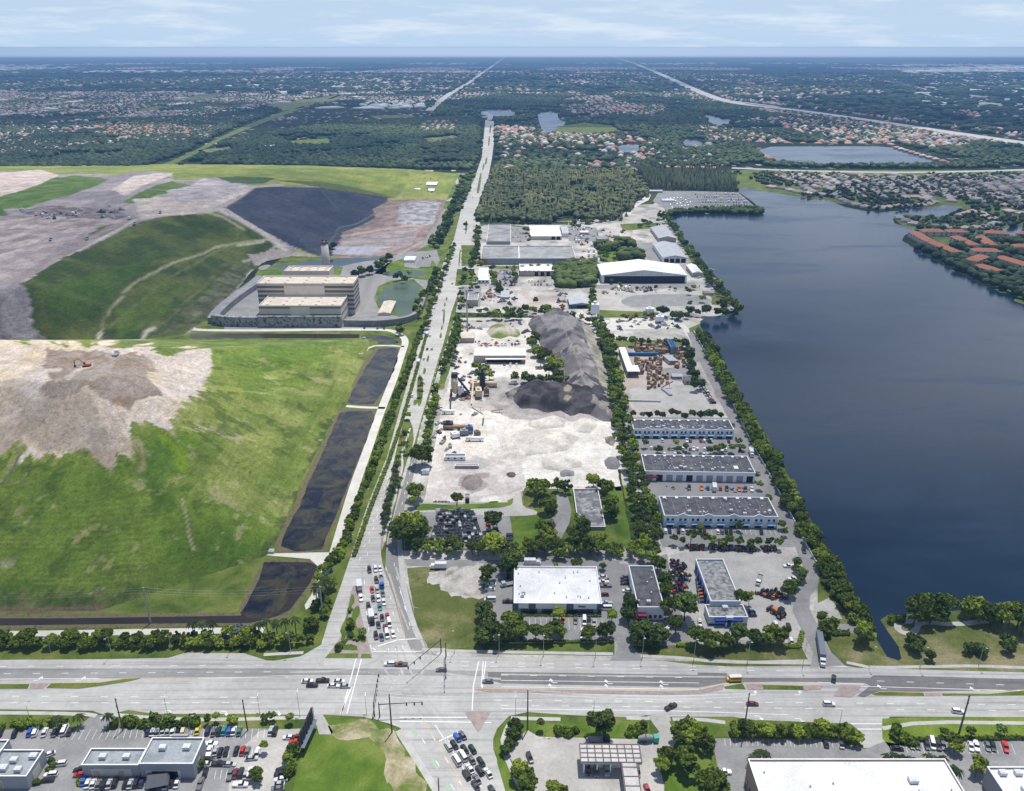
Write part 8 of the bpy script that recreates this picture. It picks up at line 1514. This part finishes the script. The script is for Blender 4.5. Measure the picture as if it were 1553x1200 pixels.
# crash barrels, boxes, debris give the yards their clutter
DM = []
for k, c in enumerate(((.3, .28, .26), (.08, .08, .08), (.45, .44, .42), (.3, .1, .06), (.1, .14, .25))):
    mb = MB(); mb.box(-.5, .5, -.4, .4, 0, .8, 0, .05, .05); mb.tube((.1, 0, .8), (.1, 0, 1.3), .25, .15, 7); mb.box(.55, .9, -.3, .5, 0, .4, 0, .03, .03); DM.append(me_of(mb.build('equipment_pile', plain('clutter_%s' % 'abcde'[k], c, .8))))
def clutter(quad, n, lab, grp, smin=1., smax=3.):
    (x0, y0), (x1, y1), (x2, y2), (x3, y3) = quad
    for k in range(n):
        u, v = r_.random(), r_.random(); a = (x0 * (1 - u) + x1 * u) * (1 - v) + (x3 * (1 - u) + x2 * u) * v; b = (y0 * (1 - u) + y1 * u) * (1 - v) + (y3 * (1 - u) + y2 * u) * v
        o = bpy.data.objects.new('material_stack' if 'stored' in lab else 'equipment_pile', r_.choice(DM[:3] if 'refuse' in lab else DM)); COL.objects.link(o); o.location = P(a, b); o.rotation_euler = (0, 0, r_.uniform(0, 6)); s = r_.uniform(smin, smax); o.scale = (s * 1.5, s, s * .7); tag(o, lab, 'equipment', grp)
clutter(px('1016 850 1040 848 1050 905 1022 905'), 20, 'heap of machine parts left of the long blotchy roofed shed', 'machine parts by the long shed', .8, 1.8); clutter(px('940 482 1030 480 1034 498 930 500'), 30, 'pile of debris in the white concrete works', 'debris in the concrete works', 1.5, 4); clutter(px('690 580 730 580 735 640 690 640'), 18, 'small machine part lying in the asphalt plant', 'machine parts in the asphalt plant', 1, 3.); clutter(px('676 645 728 645 728 668 676 668'), 16, 'small machine part in the crushing plant', 'machine parts in the crushing plant', .8, 2.2); clutter(px('720 515 790 515 790 526 722 527'), 20, 'junk behind the quarry garage', 'junk behind the quarry garage', .8, 2.2); clutter(px('730 440 780 440 780 462 730 462'), 26, 'scrap pile in the northern scrap lot', 'scrap in the northern scrap lot', 1.5, 4.); clutter(px('845 445 860 445 858 468 845 468'), 14, 'rusty scrap beside the blue workshop', 'scrap beside the blue workshop', 1.5, 3.5); clutter(px('915 350 950 350 955 365 915 366'), 16, 'scrap pile in the northern sand yard', 'scrap in the northern sand yard', 1.5, 4.); clutter(px('860 340 905 345 905 395 880 395'), 22, 'crate pile in the white yard north', 'crates in the white yard north', 1.2, 3.5); clutter(px('1010 738 1148 742 1150 748 1010 746'), 22, 'crate in the dock lane of the middle warehouse', 'crates in the dock lane', .6, 1.4); clutter(px('632 285 655 270 664 290 640 300'), 20, 'rubble pile beside the transfer yard office', 'rubble by the transfer yard', 1.5, 4)
for q_, n_, lb_ in (('735 410 785 410 785 434 735 434', 30, 'between the small northern sheds'), ('862 345 905 345 905 366 862 366', 20, 'in the grey lot by the white roofed warehouse'), ('1045 402 1075 402 1090 436 1050 436', 20, 'beside the giant open shed'), ('905 436 1000 436 1000 446 905 446', 22, 'along the lane before the giant open shed'), ('660 640 700 640 695 690 655 690', 14, 'at the left of the crushing plant'), ('700 484 800 486 800 512 705 512', 24, 'in the northern corner of the quarry'), ('690 535 715 535 715 580 690 580', 12, 'on the quarry entrance road')): clutter(px(q_), n_, 'stored material ' + lb_, 'stored material ' + lb_, 1.2, 3.2)
clutter(px('30 320 180 312 190 330 60 336'), 26, 'refuse pile on the far tipping face', 'refuse on the far tipping face', 2, 5)
for o in bpy.data.objects:
    if o.get('group') == 'refuse on the far tipping face': a, b = proj(np.array([o.location.x]), np.array([o.location.y]), np.array([0.])); o.location = PT(float(a[0]), float(b[0]))
# small concrete outfalls by the ponds
for a, b in px('399 833 412 838 552 514 547 539'): block('outfall_box', a, b, 3, 3, 1.4, 'small concrete outfall box beside the settling ponds', conc, 'outfall', 0, False, 'outfall boxes by the ponds')
# ================================================================== SORT TREES, SINGLE OUT LABELS
def flush_trees():
    vis = []
    for d in DEFER:
        a, b = proj(np.array([d[0].x]), np.array([d[0].y]), np.array([d[2] * .6])); a, b = float(a[0]), float(b[0])
        if -40 < a < 1593 and 0 < b < 1235: vis.append((d[1] / (d[0] - Vector((0, 0, H))).length, d))
    vis.sort(key=lambda t: -t[0])
    for _, d in vis[:292]: tree_now(*d)
    rest = [d for _, d in vis[292:]]; Vs = []; Fs = []; Cs = []; n = 0; r = np.random.default_rng(9)
    cache = {}
    for q, rr, hh, kind, *_ in rest:
        me = rnd.choice(CR[kind])
        if me.name not in cache:
            v = np.empty(len(me.vertices) * 3, np.float32); me.vertices.foreach_get('co', v); v = v.reshape(-1, 3); nq = sum(1 for p in me.polygons if len(p.vertices) == 4); cache[me.name] = v[:nq * 4].reshape(-1, 4, 3)
        v = cache[me.name]; v = v[r.random(len(v)) < .55]; a = r.uniform(0, 6.28); c, s = math.cos(a), math.sin(a); rz = rr * r.uniform(.85, 1.15); ce = v.mean(1, keepdims=True); v = (v - ce) * 1.35 + ce
        X = (v[..., 0] * c - v[..., 1] * s) * rr + q.x; Y = (v[..., 0] * s + v[..., 1] * c) * rr + q.y; Z = v[..., 2] * rz + hh - rz * .72
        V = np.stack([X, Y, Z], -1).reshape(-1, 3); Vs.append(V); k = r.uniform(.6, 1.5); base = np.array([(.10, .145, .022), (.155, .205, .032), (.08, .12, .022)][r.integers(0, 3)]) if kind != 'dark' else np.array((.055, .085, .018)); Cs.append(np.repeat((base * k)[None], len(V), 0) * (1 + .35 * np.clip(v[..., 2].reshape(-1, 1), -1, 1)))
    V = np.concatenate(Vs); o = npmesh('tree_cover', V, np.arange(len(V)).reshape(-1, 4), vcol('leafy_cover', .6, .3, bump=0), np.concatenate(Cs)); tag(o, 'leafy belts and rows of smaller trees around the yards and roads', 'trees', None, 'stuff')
flush_trees()
ORD = ['first', 'second', 'third', 'fourth', 'fifth', 'sixth', 'seventh', 'eighth', 'ninth', 'tenth', 'eleventh', 'twelfth']
def single_out():
    by = {}
    for o in bpy.data.objects:
        if o.parent is None and 'label' in o: by.setdefault(o['label'], []).append(o)
    for lb, os_ in by.items():
        if len(os_) < 2: continue
        pp = []
        for o in os_: a, b = proj(np.array([o.location.x]), np.array([o.location.y]), np.array([o.location.z])); pp.append((float(a[0]), float(b[0]), o))
        n = len(pp); xr = max(p[0] for p in pp) - min(p[0] for p in pp); yr = max(p[1] for p in pp) - min(p[1] for p in pp)
        if not any('group' in o for o in os_): 
            for o in os_: o['group'] = ' '.join(lb.split()[-6:])
        if n <= 12 and len(lb.split()) <= 12:
            if xr > yr * 1.2: pp.sort(key=lambda p: p[0]); suf = 'from left'
            else: pp.sort(key=lambda p: -p[1]); suf = 'from nearest'
            for k, p in enumerate(pp): p[2]['label'] = f'{lb}, {ORD[k]} {suf}'
        else:
            g = os_[0].get('group')
            for o in os_: o['group'] = g
single_out()
# ================================================================== CLOUD LAYER (casts the soft cloud shadows)
SUNV = Vector((.10, .24, .96)).normalized()
def cloud():
    alt = 1500.; sh = SUNV * (alt / SUNV.z)
    xs = np.concatenate([np.arange(-1400, 1400, 25.)]); ys = np.arange(150, 2400, 25.)
    X, Y = np.meshgrid(xs, ys); a, b = proj(X, Y, np.zeros_like(X)); D = np.zeros_like(X)
    ja = (fbm(X / 120, Y / 120, 4, 71) - .5) * 90; jb = (fbm(X / 120, Y / 120, 4, 72) - .5) * 50
    for s, v in (('-500 790 300 740 440 760 500 850 560 960 300 1000 -500 1010', .34), ('600 755 800 745 950 730 1000 560 1040 480 1250 480 1800 560 1800 1045 1500 1045 1330 1035 1130 1015 900 1000 700 985 600 975 560 900', .34), ('1140 1040 1330 1040 1330 1200 1140 1110', .35), ('1000 300 1700 260 1700 560 1100 520', .38), ('30 520 40 430 200 350 330 325 420 380 340 460 280 512', .40), ('340 320 380 285 600 290 570 350 500 400', .35), ('-300 330 0 315 150 320 330 360 0 450', .2), ('30 690 220 640 270 720 200 760 30 760', .25)):
        D = np.maximum(D, inpoly(a + ja, b + jb, px(s)) * v)
    for _ in range(7):
        Q = np.pad(D, 1, mode='edge'); D = (Q[:-2, 1:-1] + Q[2:, 1:-1] + Q[1:-1, :-2] + Q[1:-1, 2:] + Q[1:-1, 1:-1]) / 5
    ny, nx = X.shape; idx = np.arange(nx * ny).reshape(ny, nx); Fq = np.stack([idx[:-1, :-1], idx[:-1, 1:], idx[1:, 1:], idx[1:, :-1]], -1).reshape(-1, 4)
    V = np.stack([X + sh.x, Y + sh.y, np.full_like(X, alt)], -1).reshape(-1, 3)
    def mat(name, noise):
        m = bpy.data.materials.new(name); m.use_nodes = True; t = m.node_tree; t.nodes.clear(); o = t.nodes.new('ShaderNodeOutputMaterial'); tr = t.nodes.new('ShaderNodeBsdfTransparent'); tl = t.nodes.new('ShaderNodeBsdfTranslucent'); tl.inputs[0].default_value = (.9, .9, .9, 1); mx = t.nodes.new('ShaderNodeMixShader')
        if noise:
            g = t.nodes.new('ShaderNodeNewGeometry'); mp = t.nodes.new('ShaderNodeMapping'); mp.inputs['Scale'].default_value = (.5, 1, 1); nz = t.nodes.new('ShaderNodeTexNoise'); nz.inputs['Scale'].default_value = .00045; nz.inputs['Detail'].default_value = 4; r = t.nodes.new('ShaderNodeValToRGB'); r.color_ramp.elements[0].position = .44; r.color_ramp.elements[1].position = .53; r.color_ramp.elements[0].color = (0, 0, 0, 1); r.color_ramp.elements[1].color = (.7, .7, .7, 1)
            t.links.new(g.outputs['Position'], mp.inputs[0]); t.links.new(mp.outputs[0], nz.inputs['Vector']); t.links.new(nz.outputs[0], r.inputs[0]); f = r.outputs[0]
        else: at = t.nodes.new('ShaderNodeVertexColor'); at.layer_name = 'Col'; f = at.outputs[0]
        t.links.new(f, mx.inputs[0]); t.links.new(tr.outputs[0], mx.inputs[1]); t.links.new(tl.outputs[0], mx.inputs[2]); t.links.new(mx.outputs[0], o.inputs[0]); return m
    o = npmesh('cloud', V, Fq, mat('thin_cloud', False), np.repeat(D.reshape(-1, 1), 3, 1)); tag(o, kind='structure')
    mb = MB(); mb.add([(-16000, 2560 + sh.y * 0 + 600, 1500), (16000, 3160, 1500), (16000, 19000, 1500), (-16000, 19000, 1500)], [(0, 1, 2, 3)]); o = mb.build('cloud', mat('broken_cloud', True)); tag(o, kind='structure')
cloud()
# ================================================================== CAMERA, LIGHT, AIR
cam = bpy.data.cameras.new('camera'); co = bpy.data.objects.new('camera', cam); COL.objects.link(co)
cam.sensor_fit = 'HORIZONTAL'; cam.sensor_width = 36; cam.lens = 36 * F / 1553; cam.clip_start = 1; cam.clip_end = 300000
co.location = (0, 0, H); co.rotation_euler = (math.pi / 2 - PITCH, 0, 0); sc.camera = co
SUN = Vector((.10, .24, .96)).normalized()
s = bpy.data.lights.new('sun', 'SUN'); s.energy = 5.0; s.angle = R(.5); s.color = (1, .96, .90)
so = bpy.data.objects.new('sun', s); COL.objects.link(so); so.rotation_euler = SUN.to_track_quat('Z', 'Y').to_euler(); so.location = (0, 0, 500)
wd = bpy.data.worlds.new('World'); sc.world = wd; wd.use_nodes = True; nt = wd.node_tree; bg = nt.nodes['Background']
sky = nt.nodes.new('ShaderNodeTexSky'); sky.sky_type = 'NISHITA'; sky.sun_disc = False; sky.sun_elevation = math.asin(SUN.z); sky.sun_rotation = math.atan2(SUN.x, SUN.y)
sky.air_density = 1.0; sky.dust_density = .1; sky.ozone_density = 3.0
# thin high cloud streaks low over the horizon
tc = nt.nodes.new('ShaderNodeTexCoord'); mp = nt.nodes.new('ShaderNodeMapping'); mp.inputs['Scale'].default_value = (3.4, 3.4, 30); nt.links.new(tc.outputs['Generated'], mp.inputs[0])
nz = nt.nodes.new('ShaderNodeTexNoise'); nz.inputs['Scale'].default_value = 2.6; nz.inputs['Detail'].default_value = 7; nz.inputs['Roughness'].default_value = .6; nt.links.new(mp.outputs[0], nz.inputs['Vector'])
rp = nt.nodes.new('ShaderNodeValToRGB'); rp.color_ramp.elements[0].position = .48; rp.color_ramp.elements[0].color = (0, 0, 0, 1); rp.color_ramp.elements[1].position = .68; rp.color_ramp.elements[1].color = (.75, .75, .75, 1); nt.links.new(nz.outputs[0], rp.inputs[0])
sx = nt.nodes.new('ShaderNodeSeparateXYZ'); nt.links.new(tc.outputs['Generated'], sx.inputs[0])
gr = nt.nodes.new('ShaderNodeValToRGB'); cr = gr.color_ramp; cr.elements[0].position = 0; cr.elements[0].color = (1, 1, 1, 1); cr.elements[1].position = .35; cr.elements[1].color = (0, 0, 0, 1); e = cr.elements.new(.06); e.color = (.8, .8, .8, 1); nt.links.new(sx.outputs[2], gr.inputs[0])
hz_ = nt.nodes.new('ShaderNodeMix'); hz_.data_type = 'RGBA'; nt.links.new(gr.outputs[0], hz_.inputs[0]); nt.links.new(sky.outputs[0], hz_.inputs[6]); hz_.inputs[7].default_value = (4.9, 6.5, 8.6, 1)
mx = nt.nodes.new('ShaderNodeMix'); mx.data_type = 'RGBA'; nt.links.new(rp.outputs[0], mx.inputs[0]); nt.links.new(hz_.outputs[2], mx.inputs[6]); mx.inputs[7].default_value = (7.4, 8.3, 9.3, 1)
nt.links.new(mx.outputs[2], bg.inputs[0]); bg.inputs[1].default_value = .104
# air: haze slabs that absorb and glow, emission colour standing in for scattered light
def haze(name, top, sigma, col, y0, y1):
    mb = MB(); mb.box(-110000, 110000, y0, y1, -60, top)
    m = bpy.data.materials.new(name); m.use_nodes = True; t = m.node_tree; t.nodes.clear(); o = t.nodes.new('ShaderNodeOutputMaterial')
    ab = t.nodes.new('ShaderNodeVolumeAbsorption'); ab.inputs['Color'].default_value = (0, 0, 0, 1); ab.inputs['Density'].default_value = sigma
    em = t.nodes.new('ShaderNodeEmission'); em.inputs[0].default_value = (*col, 1); em.inputs[1].default_value = sigma
    ad = t.nodes.new('ShaderNodeAddShader'); t.links.new(ab.outputs[0], ad.inputs[0]); t.links.new(em.outputs[0], ad.inputs[1]); t.links.new(ad.outputs[0], o.inputs['Volume'])
    ob = mb.build(name, m); tag(ob, kind='structure'); return ob
haze('haze', 241., 1 / 9800., (.10, .225, .47), -1500, 8500)
haze('haze', 241., 1 / 9000., (.25, .41, .66), 8520, 13000)
haze('haze', 241., 1 / 10000., (.50, .64, .86), 13020, 22000)
haze('horizon_haze_glow', 241., 1 / 3500., (2.7, 3.0, 3.2), 22050, 110000)  # overbright glow added so the far band meets the sky tone
sc.view_settings.view_transform = 'Standard'; sc.view_settings.look = 'None'; sc.view_settings.exposure = 0
sc.cycles.max_bounces = 5; sc.cycles.diffuse_bounces = 2; sc.cycles.glossy_bounces = 2; sc.cycles.transparent_max_bounces = 12; sc.cycles.volume_bounces = 0
sc.cycles.use_denoising = True; sc.cycles.sample_clamp_direct = 3.; sc.cycles.sample_clamp_indirect = 3.
